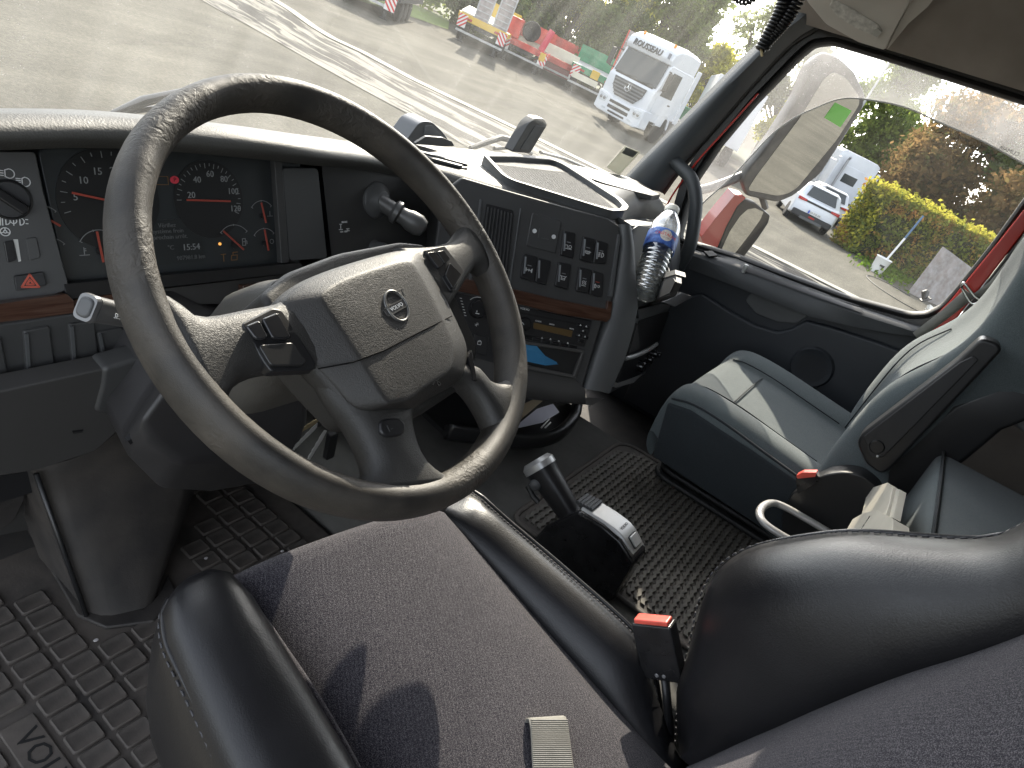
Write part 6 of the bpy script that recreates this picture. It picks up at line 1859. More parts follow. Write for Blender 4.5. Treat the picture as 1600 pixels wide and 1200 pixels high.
put('mirror_arm', M().tube([MF.at(1188, 300, -.03), MF.at(1196, 325, -.03)], .012, 8), MGREY, mth)
ln = V3(-.66, -.74, -.12).normalized(); lo_ = LX(1.36).at(1160, 350)
lu = ln.cross(Z).normalized(); lv = lu.cross(ln); LF = Frame(lo_, lu, lv)
lm_ = thing('wide_angle_mirror', 'small red backed lower mirror outside the passenger window', 'mirror', tuple(lo_))
fq = LF.loop([(1120, 392), (1134, 355), (1152, 322), (1164, 312), (1180, 317), (1203, 336), (1200, 348), (1184, 372), (1164, 398), (1150, 420), (1118, 412)], 0, .006)
put('black_frame', LF.plate(M(), fq, -.03, .004), P_BLACK, lm_, bevel=.004)
q = LF.loop([(1128, 388), (1140, 362), (1156, 338), (1168, 327), (1180, 325), (1193, 331), (1188, 343), (1173, 364), (1152, 391), (1140, 405)], .005, .004)
put('mirror_glass', LF.plate(M(), q, .004, .0055), MIR, lm_, smooth=0)
rq = LF.loop([(1096, 370), (1119, 340), (1149, 304), (1166, 309), (1152, 322), (1134, 356), (1119, 392), (1100, 400)], 0, .004)
put('red_back', LF.plate(M(), rq, -.06, .0), RED_PAINT, lm_, bevel=.012, seg=3)
# wind deflector along the top of the window: thin acrylic sheet standing a few centimetres off the glass
WDM = glass_mat('acrylic_sheet', (.90, .89, .90), .07, .22, 5.0, dust_col=(.82, .80, .80))
wd = thing('wind_deflector', 'clear dusty acrylic wind deflector curving across the top of the passenger window', 'wind deflector', tuple(LX(1.10).at(1350, 150)))
WDF = LX(1.085)
dq = WDF.loop([(1056, 365), (1082, 280), (1180, 150), (1250, 78), (1275, 60), (1300, 58), (1640, 168), (1640, 275), (1600, 256), (1534, 220), (1470, 192), (1412, 167), (1350, 155), (1312, 155), (1276, 168), (1240, 185), (1206, 210), (1172, 246), (1138, 282), (1100, 316), (1072, 350), (1060, 370)], 0, .01)
put('sheet', M().poly([WDF.P(a, b) for a, b in dq]), WDM, wd, smooth=0)
lowe = smooth_path([WDF.at(*p) for p in [(1640, 275), (1600, 256), (1534, 220), (1470, 192), (1412, 167), (1350, 155), (1312, 155), (1276, 168), (1240, 185), (1206, 210), (1172, 246), (1138, 282), (1100, 316), (1080, 340)]], 4)
put('edge', M().tube(lowe, .0022, 6), mat('acrylic_edge', (.55, .54, .52), .3), wd, smooth=180)
c_ = WDF.px(1577, 236)
tm_ = text_mesh('CLIMAIR', .013, WDF.P(c_[0], c_[1], .001), (WDF.at(1562, 231) - WDF.at(1590, 242)), Z, .0002)
put('lettering', tm_, P_BLACK, wd, smooth=0)

# ------------------------------------------------------------------ vehicles in the yard (local axes: x right, y away from the viewer, z up)
WHITE = mat('white_vehicle_paint', (.62, .64, .68), .3, coat=.4, var=((2, .05),))
DGLASS = mat('dark_vehicle_glass', (.05, .056, .058), .12, coat=.3)
TYRE = mat('tyre_rubber', (.018, .018, .018), .8, bump=((60, .3, .006),))
RIMS = mat('wheel_steel', (.35, .35, .36), .4, metal=.6)
CHAS = mat('chassis_black', (.02, .02, .021), .6)
LAMP = mat('headlamp_glass', (.50, .53, .56), .12, coat=.5)
REDL = mat('tail_lamp_red', (.35, .015, .012), .2, coat=.4)
def wheel_part(parent, x, y, r, wdt, face=1):
    t_ = put('wheel', M().lathe((x, y, r), (1, 0, 0), [(r * .55, -wdt / 2), (r * .9, -wdt / 2), (r, -wdt / 2 + .03), (r, wdt / 2 - .03), (r * .9, wdt / 2), (r * .55, wdt / 2)], 26), TYRE, parent, smooth=40)
    put('rim', M().lathe((x, y, r), (1, 0, 0), [(0, -wdt * .2), (r * .3, -wdt * .25), (r * .56, -wdt * .40), (r * .56, wdt * .40), (r * .3, wdt * .25), (0, wdt * .2)], 22), RIMS, t_, smooth=40)
    return t_
def prof_body(m, prof, x0, x1, sh=0.):
    """extrude a side outline (y, z) across x"""
    return m.prism([V3(x0, a, b) for a, b in prof], (x1 - x0, 0, 0))
def tractor(label, name_text=None, front=True):
    r = thing('tractor_unit', label, 'lorry', (0, 0, 0))
    W = 1.22
    # front at y=0 facing -y, cab 2.2 deep
    cab_p = [(.04, .62), (-.03, 1.05), (-.02, 1.62), (.10, 1.78), (.30, 2.62), (.36, 2.66), (2.20, 2.66), (2.20, .95), (1.60, .95), (1.52, .62)]
    put('cab', prof_body(M(), cab_p, -W, W), WHITE, r, bevel=.10, seg=4)
    rp_ = [(.22, 2.62), (.14, 2.80), (.22, 3.06), (.55, 3.26), (1.2, 3.34), (2.16, 3.30), (2.18, 2.62)]
    put('roof', M().loft([[V3(x * sx, y, 2.62 + (z - 2.62) * sz) for y, z in rp_] for x, sx, sz in ((-1.2, 1.0, .86), (-.95, 1.0, 1), (.95, 1, 1), (1.2, 1.0, .86))]), WHITE, r, bevel=.05, seg=3)
    ws_ = [V3(-1.10, -.035 + .005, 1.72), V3(1.10, -.03, 1.72), V3(1.06, .285, 2.60), V3(-1.06, .285, 2.60)]
    wp = M(); FWs = [ws_[0], ws_[1], ws_[2], ws_[3]]
    nn = V3(0, -.94, .33)
    wp.prism([p + V3(0, .03, 0) + nn * .035 for p in (V3(-1.12, .06, 1.74), V3(1.12, .06, 1.74), V3(1.07, .27, 2.60), V3(-1.07, .27, 2.60))], nn * .02)
    put('windscreen', wp, DGLASS, r, bevel=.01)
    for sx in (-.45, .35):
        put('wiper', M().tube([V3(sx, .04, 1.76), V3(sx + .55, .06, 1.84)], .012, 5), CHAS, r)
    put('dash_shade', M().bx(-1.0, 1.0, .03, .05, 1.70, 1.755), CHAS, r)
    # grille: dark shield with slats
    gr = put('grille', M().prism([V3(x, -.035, z) for x, z in ((-.86, 1.60), (.86, 1.60), (.80, 1.28), (.52, .98), (-.52, .98), (-.80, 1.28))], (0, -.02, 0)), mat('grille_grey', (.06, .06, .062), .5), r, bevel=.01)
    for k in range(5):
        z = 1.06 + k * .115; hw = .52 + max(0, min(.28, (z - .98) * .95))
        put('slat', M().bx(-hw, hw, -.085, -.055, z - .025, z + .022), mat('grille_slat', (.16, .165, .17), .4), gr, bevel=.006)
    em = M().tube([V3(.14 * cos(a), -.10, 1.40 + .14 * sin(a)) for a in [2 * pi * k / 24 for k in range(24)]], .014, 6, closed=True)
    for a in (90, 210, 330):
        em.tube([V3(0, -.10, 1.40), V3(.14 * cos(radians(a)), -.10, 1.40 + .14 * sin(radians(a)))], [.02, .008], 6)
    put('emblem', em, CHROME, gr, smooth=60)
    # bumper
    bp = [(-1.24, .98), (-.60, .92), (-.45, .86), (.45, .86), (.60, .92), (1.24, .98), (1.24, .34), (1.0, .28), (-1.0, .28), (-1.24, .34)]
    bm2 = put('bumper', M().prism([V3(x, -.10, z) for x, z in bp], (0, .62, 0)), WHITE, r, bevel=.04, seg=3)
    for z0, z1, hw in ((.70, .80, .56), (.50, .62, .56), (.36, .43, .45)):
        put('air_slot', M().bx(-hw, hw, -.112, -.09, z0, z1), CHAS, bm2, bevel=.01)
    for s in (-1, 1):
        hl_ = put('headlight', M().prism([V3(s * x, -.118, z) for x, z in ((.70, .84), (1.12, .90), (1.19, .74), (1.10, .60), (.76, .62))], (0, .03, 0)), LAMP, r, bevel=.015)
        for q in (.84, 1.02):
            put('lamp_bowl', M().lathe((s * q, -.128, .74), (0, -1, 0), [(0, .004), (.05, .006), (.07, 0), (0, -.01)], 16), mat('lamp_bowl_grey', (.25, .26, .28), .2, metal=.7), hl_)
        put('fog_lamp', M().bx(s * .72 - .1, s * .72 + .1, -.115, -.09, .40, .47), LAMP, r, bevel=.01)
        # door with window
        wq = [(.36, 1.62), (.60, 2.48), (1.30, 2.48), (1.30, 1.62)]
        dr = put('door', M().prism([V3(s * (W + .002), a, b) for a, b in ((.26, 1.0), (.24, 1.56), (.52, 2.56), (1.42, 2.56), (1.42, 1.0))], (s * .012, 0, 0)), WHITE, r, bevel=.008)
        put('window', M().prism([V3(s * (W + .012), a, b) for a, b in wq], (s * .012, 0, 0)), DGLASS, dr, bevel=.006)
        put('handle', M().bx(s * (W + .02) - .015, s * (W + .02) + .015, 1.22, 1.38, 1.40, 1.45), CHAS, dr)
        mk = put('mirror', M().bx(s * (W + .30) - .12, s * (W + .30) + .12, .00, .10, 1.80, 2.42), CHAS, r, bevel=.04)
        put('mirror_arm', M().tube([V3(s * W, .3, 2.45), V3(s * (W + .26), .06, 2.44)], .025, 6), CHAS, mk)
        put('mirror_arm', M().tube([V3(s * W, .3, 1.80), V3(s * (W + .26), .06, 1.80)], .025, 6), CHAS, mk)
        put('mirror_face', M().bx(s * (W + .30) - .10, s * (W + .30) + .10, .10, .105, 1.84, 2.38), MIR, mk)
        put('step', M().bx(s * W - .12, s * W + .01, .5, 1.0, .62, .70), CHAS, r)
        put('wheel_arch', M().prism([V3(s * (W - .35), y, z) for y, z in ((.85, .60), (.95, .95), (1.2, 1.12), (1.7, 1.12), (1.95, .95), (2.05, .60), (1.95, .60), (1.85, .88), (1.65, 1.02), (1.25, 1.02), (1.05, .88), (.95, .60))], (s * .36, 0, 0)), WHITE, r, bevel=.01)
        wheel_part(r, s * (W - .17), 1.45, .50, .32)
        wheel_part(r, s * (W - .22), 4.6, .50, .42)
        put('side_fairing', M().bx(s * W - .03, s * W + .02, 2.22, 2.55, .9, 2.9), WHITE, r, bevel=.02)
        put('tank', M().lathe((s * .95, 2.5, .72), (0, 1, 0), [(0, 0), (.28, 0), (.30, .03), (.30, 1.0), (.28, 1.03), (0, 1.03)], 16), RIMS, r, smooth=40)
        put('mudguard', M().bx(s * W - .45, s * W, 4.05, 5.2, 1.06, 1.10), CHAS, r)
    put('rear_window', M().bx(-.42, .42, 2.195, 2.215, 1.80, 2.25), DGLASS, r, bevel=.01)
    put('chassis', M().bx(-.45, .45, 1.0, 5.6, .62, .88), CHAS, r)
    put('fifth_wheel', M().lathe((0, 4.5, .98), Z, [(0, 0), (.5, 0), (.5, .08), (0, .1)], 20), CHAS, r)
    put('exhaust_stack', M().tube([V3(.75, 2.42, .9), V3(.75, 2.42, 2.9), V3(.75, 2.55, 3.05)], .07, 8), RIMS, r)
    put('number_plate', M().bx(-.26, .26, -.117, -.10, .64, .70), mat('plate_white', (.6, .6, .58), .5), r)
    for x in (-.8, .8):
        put('roof_lamp', M().ball((x, .5, 3.24), (.07, .07, .09), 6), mat('amber_beacon', (.8, .28, .03), .3), r)
    if name_text:
        nz = V3(0, -.96, .28)
        put('lettering', text_mesh(name_text, .30, V3(-.12, .135, 2.86), X, V3(0, .3, .96), .03), mat('sign_dark', (.03, .035, .045), .5), r, smooth=0)
        put('logo_plate', M().bx(.93, 1.05, .12, .16, 2.80, 2.98), mat('logo_grey', (.2, .21, .24), .5), r, bevel=.01)
    return r
a_, b_ = opx(923, 163, .3), opx(1008, 211, .3)
tr1 = tractor('white tractor unit lettered ROUSSEAU parked facing the cab', 'ROUSSEAU')
tr1.scale = (1.03, 1.03, 1.13)
place(tr1, (a_[0] + b_[0]) / 2 - .1, (a_[1] + b_[1]) / 2, atan2(b_[1] - a_[1], b_[0] - a_[0]) * .9)
tr2 = tractor('white tractor unit seen from behind, beyond the two parked cars')
place(tr2, 13.1, 42.5, pi + .12)

def car(label, body_m, grp=None):
    """small hatchback, rear at y=0 facing the viewer"""
    r = thing('parked_car', label, 'car', (0, 0, 0), grp)
    lo = [(.02, .34), (-.04, .55), (.0, .92), (.10, 1.02), (3.9, .92), (4.05, .70), (4.08, .40), (3.9, .26), (.2, .26)]
    def ring(x, s, lift=0.):
        return [V3(x, .1 + (y - .1) * s + (1 - s) * 1.8, z + lift) for y, z in lo]
    put('body', M().loft([ring(-.885, .93), ring(-.80, .985), ring(-.5, 1), ring(.5, 1), ring(.80, .985), ring(.885, .93)]), body_m, r, bevel=.05, seg=3)
    cab_ = [(.14, .98), (.50, 1.44), (.75, 1.49), (1.9, 1.49), (2.95, .95)]
    put('cabin', M().loft([[V3(x * (1 - .17 * max(0, (z - .98) / .5)), y + dy * 1., z - dz) for y, z in cab_] for x, dy, dz in ((-.84, .06, .02), (-.6, 0, 0), (.6, 0, 0), (.84, .06, .02))]), body_m, r, bevel=.05, seg=3)
    rwn = put('rear_window', M().prism([V3(-.60, .20, 1.06), V3(.60, .20, 1.06), V3(.50, .46, 1.40), V3(-.50, .46, 1.40)], V3(0, -.045, .03)), DGLASS, r, bevel=.012)
    put('spoiler', M().prism([V3(-.58, .40, 1.44), V3(.58, .40, 1.44), V3(.55, .80, 1.50), V3(-.55, .80, 1.50)], (0, 0, .03)), body_m, r, bevel=.01)
    put('light_band', M().bx(-.55, .55, -.035, .02, .86, .93), P_GLOSS, r, bevel=.01)
    for s in (-1, 1):
        tl = put('tail_light', M().prism([V3(s * x, -.045, z) for x, z in ((.50, .86), (.84, .84), (.84, .96), (.50, .94))], (0, .14, 0)), REDL, r, bevel=.01)
        put('lamp_bar', M().bx(s * .66 - .1, s * .66 + .1, -.052, -.04, .885, .905), mat('lamp_bright', (.6, .05, .04), .3), tl)
        put('side_window', M().prism([V3(s * .842, .75, 1.0), V3(s * .842, 2.6, .98), V3(s * .75, 1.85, 1.42), V3(s * .75, .85, 1.42)], (s * .012, 0, 0)), DGLASS, r, bevel=.005)
        for y in (.72, 3.25):
            wheel_part(r, s * .80, y, .31, .2)
        put('mirror', M().ball((s * .98, 2.45, .98), (.10, .06, .07), 6), body_m, r)
    bp = put('bumper', M().bx(-.80, .80, -.075, .25, .26, .50), CHAS, r, bevel=.05, seg=3)
    put('diffuser', M().bx(-.45, .45, -.085, .1, .24, .34), P_GREY, bp, bevel=.01)
    pl_ = put('number_plate', M().bx(-.26, .26, -.09, -.07, .52, .64), mat('plate_white', (.6, .6, .58), .5), r)
    put('plate_band', M().bx(-.26, -.20, -.094, -.088, .52, .64), mat('plate_blue', (.03, .08, .45), .5), pl_)
    put('lettering', text_mesh('GA 518 XK', .09, V3(.02, -.0925, .58), X, Z, .001), P_BLACK, pl_, smooth=0)
    put('red_reflector', M().bx(-.14, .10, -.095, -.08, .38, .44), REDL, r)
    return r
ca, cb = opx(1224, 337), opx(1290, 369)
c1 = car('white hatchback parked with its rear to the cab, nearer of the two cars', WHITE)
place(c1, 8.75, 27.6, -.10)
c2 = car('white car half hidden ahead of the nearer white hatchback', mat('white_car_paint', (.58, .58, .60), .3, coat=.4))
place(c2, 11.25, 34.2, -.10)

# ---- flat trailers in a row, tails towards the viewer
RED_T = mat('trailer_red', (.50, .045, .03), .5, var=(3, .25))
GREEN_T = mat('trailer_green', (.02, .20, .09), .5, var=(3, .2))
CREAM_T = mat('trailer_cream', (.66, .62, .50), .6, var=(2, .12))
YEL = mat('trailer_yellow', (.60, .38, .03), .5)
GALV = mat('galvanised_steel', (.42, .42, .42), .5, metal=.3, var=(6, .2))
PLANK = mat('deck_plank', (.20, .16, .11), .85, var=(5, .3))
CHW, CHR = mat('chevron_white', (.70, .68, .66), .5), mat('chevron_red', (.55, .03, .03), .5)
def chevron(parent, x, y, z, flip):
    b = put('chevron_board', M().bx(x - .21, x + .21, y - .02, y, z, z + .56), CHW, parent)
    for k in range(-1, 4):
        z0 = z + k * .20
        q = [(x - .21, z0), (x + .21, z0 + .42), (x + .21, z0 + .52), (x - .21, z0 + .10)]
        if flip: q = [(2 * x - a, c) for a, c in q]
        q = clip_z(q, z, z + .56)
        if len(q) > 2: put('stripe', M().prism([V3(a, y - .022, c) for a, c in q], (0, -.004, 0)), CHR, b, smooth=0)
def clip_z(q, lo, hi):
    for lim, sgn in ((lo, 1), (hi, -1)):
        o = []
        for i in range(len(q)):
            a, b = q[i - 1], q[i]
            ia, ib = sgn * (a[1] - lim) >= 0, sgn * (b[1] - lim) >= 0
            if ia != ib:
                f = (lim - a[1]) / (b[1] - a[1]); o.append((a[0] + (b[0] - a[0]) * f, lim))
            if ib: o.append(b)
        q = o
        if not q: break
    return q
def trailer(label, beam, deck, L_=9., ramps=None, deck_h=1.05, wid=1.25):
    r = thing('flat_trailer', label, 'trailer', (0, 0, 0), 'flat trailers parked in a row across the yard')
    put('rear_beam', M().bx(-wid, wid, 0, .18, deck_h - .30, deck_h), beam, r, bevel=.02)
    for s in (-1, 1):
        put('side_rail', M().bx(s * wid - .06, s * wid + .06, .18, L_, deck_h - .22, deck_h), beam, r, bevel=.01)
        chevron(r, s * (wid - .24), -.01, deck_h - .62, s > 0)
        put('tail_light', M().bx(s * .72 - .14, s * .72 + .14, -.03, .0, deck_h - .24, deck_h - .14), REDL, r, bevel=.01)
        for k in range(3):
            wheel_part(r, s * (wid - .16), 1.9 + k * 1.2, .38, .28)
        put('mudflap', M().bx(s * (wid - .32) - .2, s * (wid - .32) + .2, 1.30, 1.33, .25, .75), CHAS, r)
        put('support_leg', M().bx(s * .85 - .06, s * .85 + .06, .25, .37, .06, deck_h - .3), CHAS, r)
        put('leg_foot', M().bx(s * .85 - .14, s * .85 + .14, .18, .44, 0, .06), CHAS, r)
    put('underrun_bar', M().bx(-wid + .05, wid - .05, .05, .13, .42, .52), GALV, r, bevel=.01)
    n = 14
    for k in range(n):
        y0 = .2 + (L_ - .4) * k / n
        put('deck_plank', M().bx(-wid + .07, wid - .07, y0, y0 + (L_ - .4) / n - .02, deck_h - .04, deck_h + .01 + .004 * (k % 2)), deck, r, smooth=0)
    put('chassis', M().bx(-.42, .42, .2, L_ + 1.2, deck_h - .5, deck_h - .26), CHAS, r)
    put('headboard', M().bx(-wid, wid, L_ - .08, L_, deck_h, deck_h + .9), beam, r, bevel=.02)
    if ramps:
        col_, hgt, xs = ramps
        for x in xs:
            rm = put('loading_ramp', M().bx(x - .34, x + .34, .05, .16, deck_h, deck_h + hgt), mat('ramp_steel', (.30, .26, .25), .6, var=(5, .25)), r, bevel=.01)
            for q in (-.34, .34):
                put('ramp_edge', M().bx(x + q - .03, x + q + .03, .0, .20, deck_h, deck_h + hgt), col_, rm)
            for k in range(int(hgt / .25)):
                put('ramp_tread', M().bx(x - .30, x + .30, .02, .05, deck_h + .1 + k * .25, deck_h + .14 + k * .25), GALV, rm)
    return r
p = opx(748, 80)
t1 = trailer('flat trailer with cream deck and tall grey loading ramps folded upright', YEL, CREAM_T, 8.5, (GALV, 2.6, (-.2, .75)), 1.25)
put('ramp_deck', M().prism([V3(-1.2, .1, 1.26), V3(.6, .1, 1.26), V3(.6, 2.8, 1.50), V3(-1.2, 2.8, 1.50)], (0, 0, .06)), CREAM_T, t1)
place(t1, p[0] - .2, p[1], .12)
p = opx(800, 100)
t2 = trailer('flat trailer with red headboard, spare wheel and red tool box', RED_T, PLANK, 8.5, None, 1.15)
put('tool_box', M().bx(-1.2, -.5, -.02, .7, 1.16, 2.05), RED_T, t2, bevel=.03)
sw_ = put('spare_wheel', M().lathe((0, .2, 1.75), (.35, -1, .1), [(.24, -.12), (.43, -.13), (.47, -.08), (.47, .08), (.43, .13), (.24, .12)], 28), TYRE, t2, smooth=40)
put('rim', M().lathe((0, .2, 1.75), (.35, -1, .1), [(0, .03), (.10, .05), (.26, .10), (.26, -.1), (0, -.05)], 22), RIMS, sw_, smooth=40)
put('red_post', M().tube([V3(.78, .2, 1.16), V3(.95, .2, 2.2)], .17, 10), mat('post_pinkred', (.60, .05, .09), .5), t2)
put('yellow_box', M().bx(.82, 1.12, -.06, .1, .72, 1.1), YEL, t2, bevel=.02)
place(t2, p[0] + .35, p[1] - .2, .10)
p = opx(858, 124)
t3 = trailer('red flat trailer with white side panel and chevron boards beside the ROUSSEAU tractor', RED_T, PLANK, 8.5, None, 1.10)
put('white_panel', M().bx(-.9, 1.0, .02, .10, 1.12, 1.62), CREAM_T, t3, bevel=.01)
put('red_frame', M().bx(-1.15, -.85, .0, .14, 1.1, 1.95), RED_T, t3, bevel=.02)
put('inner_panel', M().bx(-.9, .9, .1, .2, .35, .85), mat('dark_red_panel', (.18, .03, .03), .6), t3)
place(t3, p[0] + .1, p[1] - .3, .08)
p = opx(918, 156)
t4 = trailer('green beamed flat trailer with yellow box close behind the ROUSSEAU tractor', GREEN_T, GALV, 8.5, (RED_T, 2.4, (1.0,)), 1.35)
put('yellow_box', M().bx(-.22, .22, -.1, .05, 1.02, 1.42), YEL, t4, bevel=.02)
put('white_flank', M().bx(-1.1, .3, -.06, .0, .70, .98), CREAM_T, t4)
place(t4, p[0] - .15, p[1] - .4, .06)
# dark trailer at the far left, seen end on
p = opx(560, 14)
t5 = trailer('dark grey low trailer parked at the far left beyond the steering wheel', mat('trailer_dark', (.05, .052, .055), .6), PLANK, 7., None, 1.0)
t5['group'] = 'flat trailers parked in a row across the yard'
put('load_frame', M().bx(-1.2, 1.2, .3, 2.5, 1.0, 1.8), mat('load_dark', (.045, .046, .05), .7), t5, bevel=.05)
put('white_label', M().bx(-.2, .2, -.03, -.01, .72, .88), CREAM_T, t5)
place(t5, p[0], p[1] + .2, .16)
# white box body and green skip right of the tractor
bx1 = thing('box_trailer', 'tall white box trailer standing behind the windscreen pillar', 'trailer', (0, 0, 0))
put('box', M().bx(-1.25, 1.25, 0, 9., 1.0, 3.75), mat('box_white', (.60, .61, .63), .5, var=(1.5, .06)), bx1, bevel=.03)
put('door_seam', M().bx(-.012, .012, -.012, 0, 1.05, 3.7), CHAS, bx1)
for s in (-1, 1):
    put('lock_rod', M().tube([V3(s * .35, -.03, 1.05), V3(s * .35, -.03, 3.7)], .02, 6), GALV, bx1)
    for k in range(2): wheel_part(bx1, s * 1.05, 1.5 + 1.3 * k, .5, .3)
put('blue_mark', M().bx(-.75, -.45, -.012, 0, 2.6, 2.9), mat('mark_blue', (.25, .32, .40), .5), bx1)
put('chassis', M().bx(-.5, .5, .2, 9, .6, 1.0), CHAS, bx1)
place(bx1, 5.35, 36.5, -.06)
sk = thing('skip_container', 'green open skip with an orange end between tractor and white box trailer', 'skip', (0, 0, 0))
put('bin', M().prism([V3(-.9, y, z) for y, z in ((0, .2), (-.3, 1.7), (3.2, 1.7), (2.9, .2))], (1.8, 0, 0)), GREEN_T, sk, bevel=.03)
put('orange_end', M().bx(-1.25, -.9, -.2, .2, .3, 1.9), mat('skip_orange', (.45, .17, .05), .6), sk, bevel=.02)
put('rib', M().bx(-.93, .93, -.36, -.26, 1.6, 1.75), GREEN_T, sk, bevel=.02)
place(sk, 3.35, 41.5, 0)
# ------------------------------------------------------------------ plants
def leaf_mat(name, c0, c1, c2, transl=.55):
    m = bpy.data.materials.new(name); m.use_nodes = True; t = m.node_tree; t.nodes.clear(); N, L = t.nodes.new, t.links.new
    out_ = N('ShaderNodeOutputMaterial'); df = N('ShaderNodeBsdfDiffuse'); tl = N('ShaderNodeBsdfTranslucent'); mx = N('ShaderNodeMixShader'); mx.inputs[0].default_value = transl
    tc = N('ShaderNodeTexCoord'); n = N('ShaderNodeTexNoise'); n.inputs['Scale'].default_value = 1.3; n.inputs['Detail'].default_value = 6; n.inputs['Roughness'].default_value = .7
    L(tc.outputs['Object'], n.inputs['Vector'])
    r = N('ShaderNodeValToRGB'); e = r.color_ramp.elements
    e[0].position = .34; e[0].color = c0 + (1,); e[1].position = .66; e[1].color = c2 + (1,)
    q = r.color_ramp.elements.new(.5); q.color = c1 + (1,)
    L(n.outputs['Fac'], r.inputs[0])
    L(r.outputs[0], df.inputs[0]); L(r.outputs[0], tl.inputs[0]); L(df.outputs[0], mx.inputs[1]); L(tl.outputs[0], mx.inputs[2]); L(mx.outputs[0], out_.inputs[0])
    return m
LG = leaf_mat('leaves_green', (0.088, 0.138, 0.035), (0.167, 0.225, 0.051), (0.294, 0.334, 0.068))
LY = leaf_mat('leaves_yellow', (0.236, 0.254, 0.043), (0.506, 0.456, 0.059), (0.600, 0.600, 0.068))
LR = leaf_mat('leaves_rust', (.10, .115, .04), (.19, .125, .055), (.28, .175, .075))
LD = leaf_mat('leaves_dark', (0.051, 0.081, 0.028), (0.102, 0.143, 0.045), (0.203, 0.243, 0.061))
LP = leaf_mat('leaves_pale', (0.135, 0.162, 0.081), (0.230, 0.257, 0.135), (0.324, 0.338, 0.189))
LH = leaf_mat('hedge_leaves', (0.080, 0.116, 0.032), (0.172, 0.196, 0.046), (0.391, 0.172, 0.070), .35)
LHT = leaf_mat('hedge_backlit_tint', (0.149, 0.164, 0.030), (0.327, 0.312, 0.045), (0.535, 0.446, 0.075), .5)  # backlight on hedge top and end put into a brighter leaf colour
BARK = mat('bark', (.07, .055, .042), .9, bump=((12, .6, .03),), var=(4, .3))
def leaf(m, p, s, rnd):
    a = Vector((rnd.gauss(0, 1), rnd.gauss(0, 1), rnd.gauss(0, 1))).normalized()
    b = a.orthogonal().normalized(); c = a.cross(b)
    k = rnd.uniform(0, pi); b, c = b * cos(k) + c * sin(k), c * cos(k) - b * sin(k)
    n_ = len(m.v)
    m.v += [p - b * s * .5, p + c * s * .32, p + b * s * .6, p - c * s * .32]
    m.f.append((n_, n_ + 1, n_ + 2, n_ + 3))
def tree(label, s, t, h, w, material, seed, n=1700, base=.28, cone=False, grp=None, leafs=.27):
    n = int(n * 6.0)
    rnd = random.Random(seed)
    r = thing('tree', label, 'tree', (0, 0, 0), grp)
    tk = M()
    tk.tube([V3(0, 0, -.2), V3(.05, 0, h * .25), V3(-.05, .05, h * .55), V3(0, 0, h * .85)], [h * .024, h * .018, h * .012, .02], 8)
    lobes = []
    if cone:
        for k in range(11):
            f = k / 10; rr = w * .5 * (1 - f) ** .8 + .15
            for q in range(4):
                a = rnd.uniform(0, 2 * pi)
                lobes.append((V3(cos(a) * rr * .5, sin(a) * rr * .5, h * (base + (1 - base) * f)), rr * .6 + .15))
    else:
        for k in range(24):
            a = rnd.uniform(0, 2 * pi); f = rnd.uniform(0, 1); rr = w * .5 * (sin(pi * (.15 + .8 * f)) ** .7) * rnd.uniform(.35, .85)
            c = V3(cos(a) * rr, sin(a) * rr, h * (base + (1 - base) * f * .93))
            lobes.append((c, w * rnd.uniform(.13, .24)))
            tk.tube([V3(0, 0, h * (base * .7 + .3 * f)), c * .6 + V3(0, 0, c.z * .35), c], [h * .008, h * .005, .015], 5)
    put('trunk', tk, BARK, r, smooth=60)
    cm = M()
    for k in range(n):
        c, rad = lobes[rnd.randrange(len(lobes))]
        d = Vector((rnd.gauss(0, 1), rnd.gauss(0, 1), rnd.gauss(0, 1))).normalized() * rad * rnd.uniform(.45, 1.08)
        d.z *= .8
        leaf(cm, c + (d * .7 if k % 6 == 0 else d), leafs * (rnd.uniform(1.8, 2.8) if k % 6 == 0 else rnd.uniform(.6, 1.3)), rnd)
    put('crown', cm, material, r, smooth=0)
    return place(r, s, t, rnd.uniform(0, 6))
TG = 'trees behind the yard'
tree('broad yellow leaved tree standing behind the cream decked trailer', -8.5, 52, 9.5, 9, LY, 1, grp=TG)
tree('dark green bushy tree above the red tool box trailer', -4.8, 53, 8.0, 8, LD, 2, n=2000, base=.05, grp=TG)
tree('yellow and green tree left of the ROUSSEAU tractor roof', -2.8, 54, 10.5, 9, LY, 3, grp=TG)
tree('tall green tree rising behind the ROUSSEAU tractor', 1.0, 56, 12.5, 8, LG, 4, n=2200, grp=TG)
tree('narrow feathery conifer between the ROUSSEAU tractor and the open sky', 2.9, 53, 11.5, 4.4, LG, 5, n=1500, base=.05, cone=True, grp=TG)
tree('small yellow tree below the bright gap of sky', 5.3, 54, 6.2, 5, LY, 6, n=1300, base=.05, grp=TG)
tree('pale thin tree against the sky by the windscreen pillar', 8.6, 60, 12.5, 7, LP, 7, n=800, leafs=.22, grp=TG)
tree('green tree at the far left above the dark low trailer', -15, 50, 9, 10, LG, 8, n=1500, base=.06, grp=TG)
tree('green tree second from the far left of the yard', -21, 52, 10, 10, LG, 9, n=1000, base=.06, grp=TG)
tree('pale tree showing above the wind deflector by the pillar', 11.8, 58, 13, 7, LP, 10, n=1000, grp=TG)
tree('yellow bush standing left of the white hatchback', 13.5, 55, 6.5, 6, LY, 11, n=1300, base=.05, grp=TG)
tree('dark green tree above the white tractor seen from behind', 17.6, 54, 11.5, 9, LG, 12, n=2000, base=.1, grp=TG)
tree('rust and orange tree rising behind the left half of the clipped hedge', 18.6, 42, 10.0, 8.5, LR, 13, n=2600, base=.1, grp=TG)
tree('dark green tree rising behind the middle of the clipped hedge', 21.5, 40, 11, 9, LD, 14, n=2400, base=.1, grp=TG)
